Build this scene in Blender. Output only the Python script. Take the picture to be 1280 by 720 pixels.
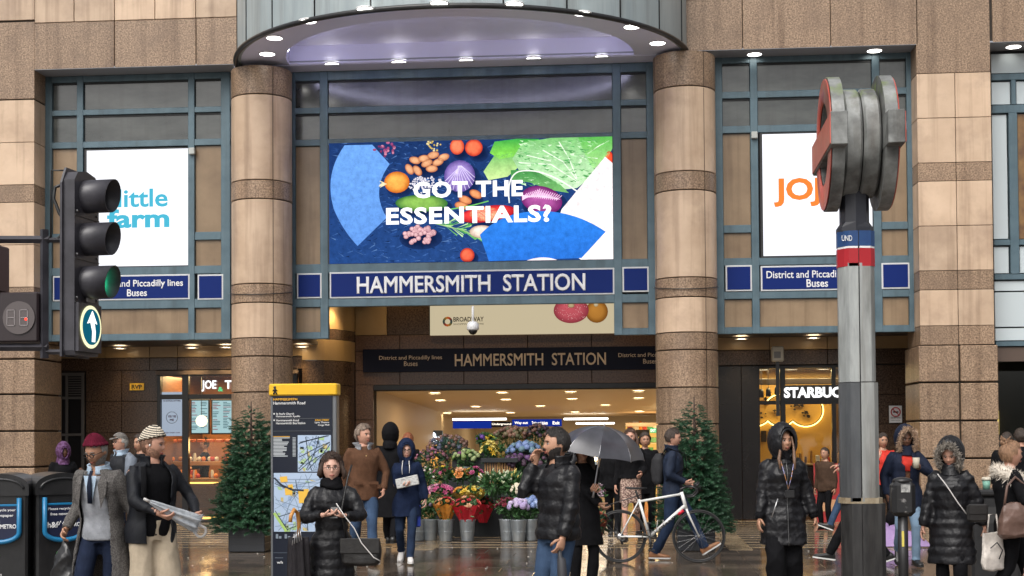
import bpy, bmesh, math, random
import numpy as np
from mathutils import Vector, Matrix, Euler
for _o in list(bpy.data.objects): bpy.data.objects.remove(_o)
S = bpy.context.scene
PI = math.pi; R = math.radians
random.seed(7); RS = np.random.RandomState(3)
# ------------------------------------------------------------------ camera
FPX, PPX, PPY = 1750.0, 640.0, 496.0
YAW, PITCH, ROLL, HC, DIST = 0.082, 0.0263, -0.0066, 1.7, 25.0
CAM = Vector((DIST*math.sin(YAW), -DIST*math.cos(YAW), HC))
CR = (Matrix.Rotation(YAW,3,'Z') @ Matrix.Rotation(PI/2+PITCH,3,'X') @ Matrix.Rotation(ROLL,3,'Z'))
cd = bpy.data.cameras.new('camera'); cam = bpy.data.objects.new('camera', cd); S.collection.objects.link(cam)
cam.matrix_world = Matrix.Translation(CAM) @ CR.to_4x4()
cd.sensor_width = 36; cd.lens = FPX/1280*36; cd.shift_y = (PPY-360)/1280; cd.shift_x = -(PPX-640)/1280
cd.clip_end = 2000; cd.clip_start = 0.1
S.camera = cam
def ray(px, py):
    return CR @ Vector(((px-PPX)/FPX, -(py-PPY)/FPX, -1))
def PT(px, py, Y):
    d = ray(px, py); t = (Y-CAM.y)/d.y; return CAM + d*t
def PZ(px, py, z):
    d = ray(px, py); t = (z-CAM.z)/d.z; return CAM + d*t
def PX(px, Y, py=542): return PT(px, py, Y).x
def PH(py, Y, px=640): return PT(px, py, Y).z
def YS(s, px):                       # world Y at which 1 m spans s pixels, seen in column px
    d = ray(px, 542); return CAM.y + d.y*(FPX/s)
# ------------------------------------------------------------------ world, sun, exposure
w = bpy.data.worlds.new('World'); S.world = w; w.use_nodes = True
nt = w.node_tree; nt.nodes.clear()
sky = nt.nodes.new('ShaderNodeTexSky'); sky.sky_type = 'NISHITA'; sky.sun_disc = False
SUN_EL, SUN_AZ = R(50), R(200)
sky.sun_elevation = SUN_EL; sky.sun_rotation = SUN_AZ; sky.air_density = 1.0; sky.dust_density = 7.0; sky.ozone_density = 1.0
hsv = nt.nodes.new('ShaderNodeHueSaturation'); hsv.inputs['Saturation'].default_value = 0.25
bg = nt.nodes.new('ShaderNodeBackground'); bg.inputs['Strength'].default_value = 0.15
wo = nt.nodes.new('ShaderNodeOutputWorld')
nt.links.new(sky.outputs[0], hsv.inputs['Color']); nt.links.new(hsv.outputs[0], bg.inputs['Color']); nt.links.new(bg.outputs[0], wo.inputs['Surface'])
sl = bpy.data.lights.new('sun', 'SUN'); sl.energy = 0.9; sl.angle = R(40); sl.color = (1, .97, .93)
so = bpy.data.objects.new('sun', sl); S.collection.objects.link(so)
so.rotation_euler = (R(90)-SUN_EL, 0, R(180)-SUN_AZ); so.location = (0, -20, 30)
vs = S.view_settings; vs.view_transform = 'Standard'; vs.look = 'None'; vs.gamma = 1; vs.exposure = 0.24
try: vs.use_curve_mapping = False
except Exception: pass
S.render.engine = 'CYCLES'; S.cycles.max_bounces = 6; S.cycles.diffuse_bounces = 3; S.cycles.glossy_bounces = 3
S.cycles.transparent_max_bounces = 10; S.cycles.transmission_bounces = 5
S.cycles.sample_clamp_indirect = 4; S.cycles.caustics_reflective = True; S.cycles.caustics_refractive = False
# ------------------------------------------------------------------ materials
MT = {}
def _n(t, ty, **kw):
    n = t.nodes.new(ty)
    for k, v in kw.items():
        if k in n.inputs.keys(): n.inputs[k].default_value = v
        else: setattr(n, k, v)
    return n
def C4(c): return (c[0], c[1], c[2], 1)
def mat(name, col, rough=.6, metal=0, col2=None, scale=8, detail=4, mixr=(.35,.65), bump=0, bscale=None, rnd=0, coat=0, spec=.5, stretch=None, kind='noise', col3=None, scale3=3, dirt=.5):
    if name in MT: return MT[name]
    m = bpy.data.materials.new(name); m.use_nodes = True; t = m.node_tree; t.nodes.clear(); L = t.links.new
    out = t.nodes.new('ShaderNodeOutputMaterial'); b = t.nodes.new('ShaderNodeBsdfPrincipled'); L(b.outputs[0], out.inputs[0])
    b.inputs['Base Color'].default_value = C4(col); b.inputs['Roughness'].default_value = rough; b.inputs['Metallic'].default_value = metal
    b.inputs['Coat Weight'].default_value = coat; b.inputs['Coat Roughness'].default_value = .12; b.inputs['Specular IOR Level'].default_value = spec
    tc = t.nodes.new('ShaderNodeTexCoord'); mp = t.nodes.new('ShaderNodeMapping'); 
    if rnd:                                   # pieces that share a mesh must not share their grain
        oi0 = t.nodes.new('ShaderNodeObjectInfo'); L(oi0.outputs['Location'], mp.inputs['Location'])
    L(tc.outputs['Object'], mp.inputs[0])
    if stretch: mp.inputs['Scale'].default_value = stretch
    src = None
    if col2 is not None:
        if kind == 'voronoi':
            nz = _n(t, 'ShaderNodeTexVoronoi', Scale=scale); L(mp.outputs[0], nz.inputs['Vector'])
            sp = t.nodes.new('ShaderNodeSeparateColor'); L(nz.outputs['Color'], sp.inputs[0]); fac = sp.outputs[0]
        else:
            nz = _n(t, 'ShaderNodeTexNoise', Scale=scale, Detail=detail, Roughness=.6); L(mp.outputs[0], nz.inputs['Vector']); fac = nz.outputs['Fac']
        rp = t.nodes.new('ShaderNodeValToRGB'); rp.color_ramp.elements[0].position = mixr[0]; rp.color_ramp.elements[1].position = mixr[1]
        rp.color_ramp.elements[0].color = C4(col); rp.color_ramp.elements[1].color = C4(col2); L(fac, rp.inputs[0]); src = rp.outputs[0]
        if col3 is not None:
            n3 = _n(t, 'ShaderNodeTexNoise', Scale=scale3, Detail=5, Roughness=.65); L(mp.outputs[0], n3.inputs['Vector'])
            r3 = t.nodes.new('ShaderNodeValToRGB'); r3.color_ramp.elements[0].position = .48; r3.color_ramp.elements[1].position = .72
            r3.color_ramp.elements[1].color = (dirt,dirt,dirt,1); r3.color_ramp.elements[0].color = (0,0,0,1); L(n3.outputs['Fac'], r3.inputs[0])
            mx = _n(t, 'ShaderNodeMixRGB', Color2=C4(col3)); L(r3.outputs[0], mx.inputs[0]); L(src, mx.inputs[1]); src = mx.outputs[0]
    if rnd:
        h = t.nodes.new('ShaderNodeHueSaturation'); mr = _n(t, 'ShaderNodeMapRange'); mr.inputs[3].default_value = 1-rnd; mr.inputs[4].default_value = 1+rnd
        L(oi0.outputs['Random'], mr.inputs[0]); L(mr.outputs[0], h.inputs['Value'])
        if src: L(src, h.inputs['Color'])
        else: h.inputs['Color'].default_value = C4(col)
        src = h.outputs[0]
    if src: L(src, b.inputs['Base Color'])
    if bump:
        nb = _n(t, 'ShaderNodeTexNoise', Scale=bscale or scale*2, Detail=4); L(mp.outputs[0], nb.inputs['Vector'])
        bp = _n(t, 'ShaderNodeBump', Strength=bump, Distance=.02); L(nb.outputs['Fac'], bp.inputs['Height']); L(bp.outputs[0], b.inputs['Normal'])
    MT[name] = m; return m
def emis(name, col, strength=1, attr=False, tex=0):
    if name in MT: return MT[name]
    m = bpy.data.materials.new(name); m.use_nodes = True; t = m.node_tree; t.nodes.clear()
    out = t.nodes.new('ShaderNodeOutputMaterial'); e = t.nodes.new('ShaderNodeEmission'); t.links.new(e.outputs[0], out.inputs[0])
    e.inputs[0].default_value = C4(col); e.inputs[1].default_value = strength
    if attr:
        a = t.nodes.new('ShaderNodeAttribute'); a.attribute_name = 'Col'; t.links.new(a.outputs['Color'], e.inputs[0])
        if tex:
            tc=t.nodes.new('ShaderNodeTexCoord'); nz=_n(t,'ShaderNodeTexNoise',Scale=9,Detail=9,Roughness=.75); t.links.new(tc.outputs['Object'],nz.inputs['Vector']); mr=_n(t,'ShaderNodeMapRange'); mr.inputs[1].default_value=.3; mr.inputs[2].default_value=.7; mr.inputs[3].default_value=strength*(1-tex); mr.inputs[4].default_value=strength*(1+tex); t.links.new(nz.outputs['Fac'],mr.inputs[0]); t.links.new(mr.outputs[0],e.inputs[1])
    MT[name] = m; return m
def attrmat(name, rough=.5, bump=0, bscale=60, sub=0, spec=.5):
    if name in MT: return MT[name]
    m = mat(name, (1,1,1), rough, bump=bump, bscale=bscale, spec=spec); t = m.node_tree
    a = t.nodes.new('ShaderNodeAttribute'); a.attribute_name = 'Col'
    b = [n for n in t.nodes if n.type == 'BSDF_PRINCIPLED'][0]; t.links.new(a.outputs['Color'], b.inputs['Base Color'])
    return m
def glass(name, col=(.9,.95,.95), alpha=.25, rough=.03):
    if name in MT: return MT[name]
    m = bpy.data.materials.new(name); m.use_nodes = True; t = m.node_tree; t.nodes.clear(); L = t.links.new
    out = t.nodes.new('ShaderNodeOutputMaterial'); g = _n(t, 'ShaderNodeBsdfGlossy', Roughness=rough); tr = t.nodes.new('ShaderNodeBsdfTransparent')
    tr.inputs[0].default_value = C4(col); fr = _n(t, 'ShaderNodeFresnel', IOR=1.5); mx = t.nodes.new('ShaderNodeMixShader')
    ad = _n(t, 'ShaderNodeMath', operation='MULTIPLY'); ad.inputs[1].default_value = 1.3; L(fr.outputs[0], ad.inputs[0])
    L(ad.outputs[0], mx.inputs[0]); L(tr.outputs[0], mx.inputs[1]); L(g.outputs[0], mx.inputs[2]); L(mx.outputs[0], out.inputs[0])
    MT[name] = m; return m
def s2l(c):
    if isinstance(c, str): c = tuple(int(c[i:i+2],16)/255 for i in (0,2,4))
    return tuple((x/12.92 if x <= .04045 else ((x+.055)/1.055)**2.4) for x in c)
# ------------------------------------------------------------------ mesh building
WM = {}
class MB:
    def __init__(s): s.v=[]; s.f=[]; s.m=[]; s.s=[]; s.c=[]
    def add(s, vs, fs, m=0, smooth=False, col=None):
        o=len(s.v); s.v.extend([tuple(v) for v in vs]); s.f.extend([tuple(i+o for i in f) for f in fs]); s.m.extend([m]*len(fs)); s.s.extend([smooth]*len(fs))
        if col is not None:
            s.c.extend([col]*len(vs) if not isinstance(col, list) else col)
        elif s.c: s.c.extend([(1,1,1)]*len(vs))
        return s
    def box(s, x0,x1,y0,y1,z0,z1, m=0, M=None, bev=0, col=None):
        if x0>x1: x0,x1=x1,x0
        if y0>y1: y0,y1=y1,y0
        if z0>z1: z0,z1=z1,z0
        if bev:
            b=min(bev,(x1-x0)/3,(y1-y0)/3,(z1-z0)/3); vs=[]
            for sx in (0,1):
                for sy in (0,1):
                    for sz in (0,1):
                        X=(x0,x1)[sx]; Y=(y0,y1)[sy]; Z=(z0,z1)[sz]; dx=b*(1-2*sx); dy=b*(1-2*sy); dz=b*(1-2*sz)
                        vs += [(X,Y+dy,Z+dz),(X+dx,Y,Z+dz),(X+dx,Y+dy,Z)]
            def I(a,b_,c,k): return (a*4+b_*2+c)*3+k
            F=[(I(0,0,0,0),I(0,0,1,0),I(0,1,1,0),I(0,1,0,0)),(I(1,0,0,0),I(1,1,0,0),I(1,1,1,0),I(1,0,1,0)),
               (I(0,0,0,1),I(1,0,0,1),I(1,0,1,1),I(0,0,1,1)),(I(0,1,0,1),I(0,1,1,1),I(1,1,1,1),I(1,1,0,1)),
               (I(0,0,0,2),I(0,1,0,2),I(1,1,0,2),I(1,0,0,2)),(I(0,0,1,2),I(1,0,1,2),I(1,1,1,2),I(0,1,1,2))]
            for a in (0,1):
                for c in (0,1):
                    F.append((I(a,c,0,0),I(a,c,1,0),I(a,c,1,1),I(a,c,0,1))); F.append((I(a,0,c,0),I(a,0,c,2),I(a,1,c,2),I(a,1,c,0)))
                    F.append((I(0,a,c,1),I(0,a,c,2),I(1,a,c,2),I(1,a,c,1)))
            for a in (0,1):
                for b_ in (0,1):
                    for c in (0,1): F.append((I(a,b_,c,0),I(a,b_,c,1),I(a,b_,c,2)))
        else:
            vs=[(x0,y0,z0),(x1,y0,z0),(x1,y1,z0),(x0,y1,z0),(x0,y0,z1),(x1,y0,z1),(x1,y1,z1),(x0,y1,z1)]
            F=[(0,3,2,1),(4,5,6,7),(0,1,5,4),(1,2,6,5),(2,3,7,6),(3,0,4,7)]
        if M is not None: vs=[tuple(M@Vector(v)) for v in vs]
        return s.add(vs,F,m,False,col)
    def rings(s, rs, m=0, smooth=True, caps=True, col=None, closed=True):
        n=len(rs[0]); vs=[p for r in rs for p in r]; F=[]
        for i in range(len(rs)-1):
            for j in range(n if closed else n-1):
                k=(j+1)%n; F.append((i*n+j,i*n+k,(i+1)*n+k,(i+1)*n+j))
        if caps: F.append(tuple(range(n-1,-1,-1))); F.append(tuple((len(rs)-1)*n+j for j in range(n)))
        return s.add(vs,F,m,smooth,col)
    def tube(s, pts, rad, seg=10, m=0, caps=True, smooth=True, col=None, flat=1.0, up=None):
        pts=[Vector(p) for p in pts]; n=len(pts)
        if not hasattr(rad,'__len__'): rad=[rad]*n
        T=[(pts[min(i+1,n-1)]-pts[max(i-1,0)]).normalized() for i in range(n)]
        u=Vector(up) if up else (Vector((0,0,1)) if abs(T[0].z)<.9 else Vector((1,0,0)))
        rs=[]
        for i in range(n):
            a=T[i].cross(u)
            if a.length<1e-5: a=T[i].orthogonal()
            a.normalize(); b=a.cross(T[i]); u=b
            r=rad[i]; ra,rb=(r if hasattr(r,'__len__') else (r,r*flat))
            rs.append([pts[i]+a*(ra*math.cos(2*PI*j/seg))+b*(rb*math.sin(2*PI*j/seg)) for j in range(seg)])
        return s.rings(rs,m,smooth,caps,col)
    def lathe(s, prof, seg=24, m=0, c=(0,0,0), smooth=True, a0=0, a1=2*PI, caps=True, sy=1, col=None):
        full=abs(a1-a0-2*PI)<1e-6; k=seg if full else seg+1
        rs=[[(c[0]+r*math.cos(a0+(a1-a0)*j/seg), c[1]+sy*r*math.sin(a0+(a1-a0)*j/seg), c[2]+z) for j in range(k)] for r,z in prof]
        return s.rings(rs,m,smooth,caps and full,col,closed=full)
    def ball(s, c, r, seg=12, rg=8, m=0, col=None, M=None):
        if not hasattr(r,'__len__'): r=(r,r,r)
        vs=[(0,0,1)]; 
        for i in range(1,rg):
            for j in range(seg):
                t=PI*i/rg; a=2*PI*j/seg; vs.append((math.sin(t)*math.cos(a),math.sin(t)*math.sin(a),math.cos(t)))
        vs.append((0,0,-1)); F=[(0,1+j,1+(j+1)%seg) for j in range(seg)]
        for i in range(rg-2):
            for j in range(seg):
                k=(j+1)%seg; F.append((1+i*seg+j,1+(i+1)*seg+j,1+(i+1)*seg+k,1+i*seg+k))
        o=len(vs)-1; F+=[(o,1+(rg-2)*seg+(j+1)%seg,1+(rg-2)*seg+j) for j in range(seg)]
        out=[]
        for v in vs:
            p=Vector((v[0]*r[0],v[1]*r[1],v[2]*r[2]))
            if M is not None: p=M@p
            out.append(p+Vector(c))
        return s.add(out,F,m,True,col)
    def prism(s, poly, y0, y1, m=0, M=None, smooth=False):       # polygon in x,z extruded along y
        n=len(poly); vs=[(p[0],y0,p[1]) for p in poly]+[(p[0],y1,p[1]) for p in poly]
        if M is not None: vs=[tuple(M@Vector(v)) for v in vs]
        F=[tuple(range(n)),tuple(range(2*n-1,n-1,-1))]+[(j,n+j,n+(j+1)%n,(j+1)%n) for j in range(n)]
        return s.add(vs,F,m,smooth)
    def mesh(s, name, mats):
        me=bpy.data.meshes.new(name); me.from_pydata(s.v,[],s.f); 
        for mm in (mats if isinstance(mats,(list,tuple)) else [mats]): me.materials.append(mm)
        me.polygons.foreach_set('material_index', s.m); me.polygons.foreach_set('use_smooth', s.s)
        if s.c:
            ca=me.color_attributes.new('Col','FLOAT_COLOR','POINT'); a=np.ones((len(s.v),4),dtype=np.float32); a[:,:3]=np.array(s.c)[:,:3]; ca.data.foreach_set('color',a.ravel())
        me.update(); return me
    def build(s, name, mats, parent=None, world=False, fix=True, loc=None, label=None, kind=None):
        if world and parent is not None and parent.name in WM:
            Mi=WM[parent.name].inverted(); s.v=[tuple(Mi@Vector(v)) for v in s.v]
        me=s.mesh(name,mats)
        if fix:
            bm=bmesh.new(); bm.from_mesh(me); bmesh.ops.recalc_face_normals(bm,faces=bm.faces); bm.to_mesh(me); bm.free()
        return link(name, me, parent, loc, label, kind)
def link(name, me, parent=None, loc=None, label=None, kind=None, rot=None, scale=None):
    o=bpy.data.objects.new(name,me); S.collection.objects.link(o)
    if parent is not None: o.parent=parent
    if loc is not None: o.location=loc
    if rot is not None: o.rotation_euler=rot
    if scale is not None: o.scale=scale
    if label: o['label']=label
    if kind: o['kind']=kind
    Lm=Matrix.Translation(o.location)@o.rotation_euler.to_matrix().to_4x4()@Matrix.Diagonal((*o.scale,1))
    WM[o.name]=(WM[parent.name]@Lm) if parent is not None and parent.name in WM else Lm
    return o
def tag(o, label, cat, group=None):
    o['label']=label; o['category']=cat
    if group: o['group']=group
    return o
def thing(name, label, cat, loc=(0,0,0), rotz=0, group=None, scale=1):
    o=bpy.data.objects.new(name,None); S.collection.objects.link(o); o.location=loc; o.rotation_euler=(0,0,rotz); o.scale=(scale,)*3; o.empty_display_size=.2
    WM[o.name]=Matrix.Translation(loc)@Matrix.Rotation(rotz,4,'Z')@Matrix.Scale(scale,4)
    return tag(o,label,cat,group)
def copy_tree(o, parent=None):
    c=o.copy(); S.collection.objects.link(c)
    if parent is not None: c.parent=parent
    for ch in [x for x in bpy.data.objects if x.parent==o]: copy_tree(ch,c)
    return c
_BB={}
def ubox(name, x0,x1,y0,y1,z0,z1, m, parent, bev=.004, label=None, gap=0):
    """one box piece, centred on its own origin so that alike pieces share mesh data"""
    if x0>x1: x0,x1=x1,x0
    if y0>y1: y0,y1=y1,y0
    if z0>z1: z0,z1=z1,z0
    a,b,c=(x1-x0-gap)/2,(y1-y0)/2,(z1-z0-gap)/2; k=(name,round(a,3),round(b,3),round(c,3),m.name,bev)
    if k not in _BB: _BB[k]=MB().box(-a,a,-b,b,-c,c,bev=bev).mesh(name,m)
    return link(name,_BB[k],parent,((x0+x1)/2,(y0+y1)/2,(z0+z1)/2),label)
# text as mesh fitted in a box (x0,x1,z0,z1) on the plane y (facing -y)
def text(s, x0, x1, z0, z1, y, m, parent=None, bold=0.0, depth=.002, name='lettering', fit='both', M=None, world=False, cx=None, space=1.0):
    cu=bpy.data.curves.new(name,'FONT'); cu.body=s; cu.bevel_depth=bold; cu.bevel_resolution=0; cu.extrude=0; cu.resolution_u=3; cu.align_x='CENTER'; cu.space_character=space; cu.space_line=.85
    tmp=bpy.data.objects.new('tmp',cu); S.collection.objects.link(tmp); bpy.context.view_layer.update()
    me=bpy.data.meshes.new_from_object(tmp.evaluated_get(bpy.context.evaluated_depsgraph_get())); bpy.data.objects.remove(tmp); bpy.data.curves.remove(cu)
    n=len(me.vertices); co=np.zeros(n*3,dtype=np.float32); me.vertices.foreach_get('co',co); co=co.reshape(-1,3)
    mn=co.min(0); mx=co.max(0); sz=mx-mn
    sx=(x1-x0)/sz[0]; sy_=(z1-z0)/sz[1]
    if fit=='h': sx=sy_
    if fit=='w': sy_=sx
    cxx=(x0+x1)/2; cz=(z0+z1)/2
    out=np.zeros_like(co); out[:,0]=(co[:,0]-(mn[0]+mx[0])/2)*sx+cxx; out[:,2]=(co[:,1]-(mn[1]+mx[1])/2)*sy_+cz; out[:,1]=y-(co[:,2]-(mn[2]+mx[2])/2)*min(sx,sy_)
    if M is not None: out=np.array([tuple(M@Vector(p)) for p in out],dtype=np.float32)
    if world and parent is not None:
        Mi=WM[parent.name].inverted(); out=np.array([tuple(Mi@Vector(p)) for p in out],dtype=np.float32)
    me.vertices.foreach_set('co',out.ravel().astype(np.float32)); me.materials.clear(); me.materials.append(m); me.update()
    return link(name,me,parent)
# flat print made of coloured shapes; (u,v) in the given unit, mapped to metres by fn
class Print:
    def __init__(s, fn, y=0, step=.0012): s.mb=MB(); s.fn=fn; s.y=y; s.k=0; s.step=step
    def layer(s): s.k+=1
    def poly(s, pts, col, col2=None):
        if s.mb.c or not s.mb.v: pass
        P=[s.fn(*p) for p in pts]; n=len(P); cs=[tuple(col)]*n if col2 is None else None
        if cs is None:
            vs=[p[1] for p in P]; a,b=min(vs),max(vs); cs=[tuple(col2[i]+(col[i]-col2[i])*((v-a)/(b-a+1e-9)) for i in range(3)) for v in vs]
        y=s.y-s.k*s.step
        bm=[ (p[0],y,p[1]) for p in P]
        cx=sum(p[0] for p in P)/n; cz=sum(p[1] for p in P)/n
        # fan from centroid when star-shaped, fine for the shapes used here
        cc=tuple(sum(c[i] for c in cs)/n for i in range(3))
        s.mb.add(bm+[(cx,y,cz)],[(i,(i+1)%n,n) for i in range(n)],0,False,cs+[cc]); return s
    def quad(s, u0,v0,u1,v1,col,col2=None): return s.poly([(u0,v0),(u1,v0),(u1,v1),(u0,v1)],col,col2)
    def ell(s, u,v,ru,rv,col,ang=0,n=20,edge=None,off=(-.3,-.3)):
        y=s.y-s.k*s.step; ca,sa=math.cos(ang),math.sin(ang); out=[]; cs=[]
        P0=s.fn(u+off[0]*ru,v+off[1]*rv); out.append((P0[0],y,P0[1])); cs.append(tuple(col))
        e=edge or tuple(c*.55 for c in col)
        for rr,cc in ((.6,tuple(col[i]*.75+e[i]*.25 for i in range(3))),(1,e)):
            for j in range(n):
                a=2*PI*j/n; du,dv=ru*rr*math.cos(a),rv*rr*math.sin(a); o=(1-rr)*.5
                p=s.fn(u+off[0]*ru*o+du*ca-dv*sa, v+off[1]*rv*o+du*sa+dv*ca); out.append((p[0],y,p[1])); cs.append(cc)
        F=[(0,1+j,1+(j+1)%n) for j in range(n)]+[(1+j,1+n+j,1+n+(j+1)%n,1+(j+1)%n) for j in range(n)]
        s.mb.add(out,F,0,False,cs); return s
    def line(s, pts, wd, col):
        for a,b in zip(pts[:-1],pts[1:]):
            dx,dy=b[0]-a[0],b[1]-a[1]; l=math.hypot(dx,dy)+1e-9; nx,ny=-dy/l*wd/2,dx/l*wd/2
            s.poly([(a[0]+nx,a[1]+ny),(b[0]+nx,b[1]+ny),(b[0]-nx,b[1]-ny),(a[0]-nx,a[1]-ny)],col)
        return s
    def build(s,name,m,parent=None,world=False): return s.mb.build(name,m,parent,world,fix=False)
# ================================================================== palette
STONE = mat('smooth_limestone', (.47,.335,.228), .45, col2=(.57,.42,.295), scale=1.6, detail=8, rnd=.12, col3=(.30,.205,.145), scale3=1.4, dirt=.6, bump=.03, bscale=30)
GRAN = mat('brown_granite', (.11,.068,.042), .40, col2=(.385,.265,.172), scale=38, detail=9, mixr=(.34,.64), rnd=.12, bump=.10, bscale=70, col3=(.16,.105,.07), scale3=2.2, dirt=.65)
DGRAN = mat('dark_granite', (.032,.020,.014), .24, col2=(.12,.075,.05), scale=34, detail=6, mixr=(.35,.65), rnd=.15, bump=.05, bscale=60)
JOINT = mat('dark_joint', (.035,.028,.022), .9)  # dark backing colour that shows in the stone joints
FRAME = mat('blue_grey_metal', (.075,.125,.155), .42, col2=(.10,.155,.185), scale=3, detail=5, metal=.15, col3=(.05,.085,.10), scale3=2)
DFRAME = mat('dark_frame_gap', (.012,.014,.016), .6)  # near-black of the bay backing, glazing bars and cladding joints
PANE = mat('dark_tinted_glass', (.030,.036,.034), .16, col2=(.075,.082,.076), scale=1.2, detail=4, spec=.9, stretch=(1,1,3), rnd=.25)
TANP = mat('tan_backed_panel', (.20,.135,.08), .28, col2=(.27,.19,.115), scale=1.5, detail=5, rnd=.12, spec=.5)
BLUEP = mat('blue_enamel', (.004,.018,.13), .55, spec=.15)
NAVYP = mat('navy_enamel', (.004,.006,.020), .5, spec=.2)
WHITEM = mat('white_enamel', (.78,.78,.78), .35)
BLACKM = mat('black_paint', (.012,.012,.013), .35, col2=(.02,.02,.021), scale=8)
SOFF = mat('soffit_white_panel', (.80,.79,.95), .5, col2=(.76,.75,.91), scale=.8, detail=5)
FASC = mat('grey_green_cladding', (.27,.32,.335), .42, col2=(.33,.38,.39), scale=1.5, detail=6, stretch=(3,3,.4), rnd=.05)
LAMP = emis('downlight_glow', (1,.97,.9), 9)
WLAMP = emis('warm_downlight_glow', (1,.80,.5), 14)
FROST = mat('frosted_white_panel', (.50,.56,.58), .35, rnd=.05)
def streaks(m, amt=.45):
    t=m.node_tree; b=t.nodes['Principled BSDF']; g=t.nodes.new('ShaderNodeNewGeometry'); mp=_n(t,'ShaderNodeMapping'); mp.inputs['Scale'].default_value=(3.2,3.2,.16); nz=_n(t,'ShaderNodeTexNoise',Scale=1.6,Detail=7,Roughness=.6)
    t.links.new(g.outputs['Position'],mp.inputs[0]); t.links.new(mp.outputs[0],nz.inputs['Vector']); r=_n(t,'ShaderNodeMapRange'); r.inputs[1].default_value=.50; r.inputs[2].default_value=.70; r.inputs[3].default_value=0; r.inputs[4].default_value=amt; t.links.new(nz.outputs['Fac'],r.inputs[0])
    mx=_n(t,'ShaderNodeMixRGB',blend_type='MULTIPLY',Color2=(.55,.50,.46,1)); t.links.new(r.outputs[0],mx.inputs[0]); t.links.new(b.inputs['Base Color'].links[0].from_socket,mx.inputs[1]); t.links.new(mx.outputs[0],b.inputs['Base Color'])
streaks(STONE,.75); streaks(GRAN,.8); streaks(FASC,.6); streaks(FRAME,.5); streaks(TANP,.7); streaks(PANE,.6)
YW, YF = -0.55, 0.0
B = thing('station_building', 'tan and brown stone station building with round columns and blue-grey window bays', 'building', (0,0,0))
MBx = {}
def blk(x0,x1,y0,y1,z0,z1,m,parent,name='stone_block',gap=.012,bev=.006): return ubox(name,x0,x1,y0,y1,z0,z1,m,parent,bev,gap=gap)
Z = lambda py, px, Y=YW: PT(px,py,Y).z
X = lambda px, py, Y=YW: PT(px,py,Y).x
# ---- upper wall
wl = MB(); 
zt = Z(-70,640); zl1 = Z(52,595); zl0 = Z(72,595)
zs = Z(25,170)                                   # joint between smooth stone and granite
zh = Z(84.2,165); zh2 = zh
xl=[X(p,50) for p in (42.5,143,245,345)]
xc0=X(303,50); xc1=X(858,50)
upper = wl.box(X(-170,50),X(1480,50),YW+.035,YW+.3,zh+.03,zt+.4).build('upper_wall',JOINT,B)
xs=[X(p,10) for p in (43,92.5,143,193.5,244.5,296,345)]
for a,b in zip(xs[:-1],xs[1:]): blk(a,b,YW,YW+.04,zs,zs+.80,STONE,upper,'stone_panel'); blk(a,b,YW,YW+.04,zs+.80,zt+.4,STONE,upper,'stone_panel')
for a,b in zip(xl[:-1],xl[1:]): blk(a,b,YW,YW+.04,zh,zs,GRAN,upper,'stone_panel')
xr=[X(p,20) for p in (800,928,1038,1147.5)]; xr2=[X(p,20) for p in (1240,1345,1450)]
zr1=zs+.045
for a,b in zip(xr[:-1]+xr2[:-1],xr[1:]+xr2[1:]): blk(a,b,YW,YW+.04,zh,zr1,GRAN,upper,'stone_panel')
xr3=[X(p,5) for p in (800,850,905,957,1010,1063,1115,1147.5)]
for a,b in zip(xr3[:-1],xr3[1:]): blk(a,b,YW,YW+.04,zr1,zr1+.8,STONE,upper,'stone_panel')
for a,b in zip(xr2[:-1],xr2[1:]): blk(a,b,YW,YW+.04,zr1,zr1+.8,STONE,upper,'stone_panel')
# lintel soffit over the bays
MB().box(X(43,90),X(1480,60),YW+.002,YF+.5,zh+.004,zh+.03).build('lintel_soffit',mat('lintel_grey',(.30,.31,.34),.5),B)
# ---- piers
def pier(pxl, pxr, pyx, rows, depth1, joints, px_ref):
    x0,x1=X(pxl,pyx),X(pxr,pyx)
    core=MB().box(x0+.03,x1-.03,YW+.03,depth1-.03,-.02,zt).build('pier',JOINT,B)
    for (pa,pb,m,kind) in rows:
        za,zb=Z(pa,px_ref),Z(pb,px_ref)
        ex=.05 if kind=='low' else 0
        cuts=[x0-ex]+[X(j,pyx) for j in joints if kind!='one']+[x1+ex]
        for i,(a,b) in enumerate(zip(cuts[:-1],cuts[1:])):
            blk(a,b,YW-ex,depth1+ex,zb,za,m,core,gap=.03 if kind=='low' else .01,bev=.012 if kind=='low' else .004)
    return core
LR=[(106,16,GRAN,'one'),(125,106,GRAN,'one'),(178,125,STONE,''),(231,178,STONE,''),(253,231,GRAN,''),(306,253,STONE,''),(359,306,STONE,''),(382,359,GRAN,''),(427,382,STONE,''),(449,427,GRAN,'low'),(493,449,GRAN,'low'),(539,493,GRAN,'low'),(584,539,GRAN,'low'),(629,584,GRAN,'low'),(668,629,GRAN,'low')]
LR[0]=(25.5,-80,STONE,''); LR[1]=(124,27.5,GRAN,'one')
pier(-62,43,200,LR,.55,[-9],20)
RR=[(91,-80,GRAN,'one'),(147,91,STONE,''),(203,147,STONE,''),(226,203,GRAN,''),(282,226,STONE,''),(338,282,STONE,''),(362,338,GRAN,''),(407,362,STONE,''),(431,407,GRAN,''),(478,431,GRAN,'low'),(526,478,GRAN,'low'),(573,526,GRAN,'low'),(620,573,GRAN,'low'),(668,620,GRAN,'low')]
pier(1147,1240,200,RR,.55,[1195],1193)
pier(1445,1545,200,RR,.55,[1495],1193)
pier(-390,-290,200,LR,.55,[-340],20)
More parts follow.
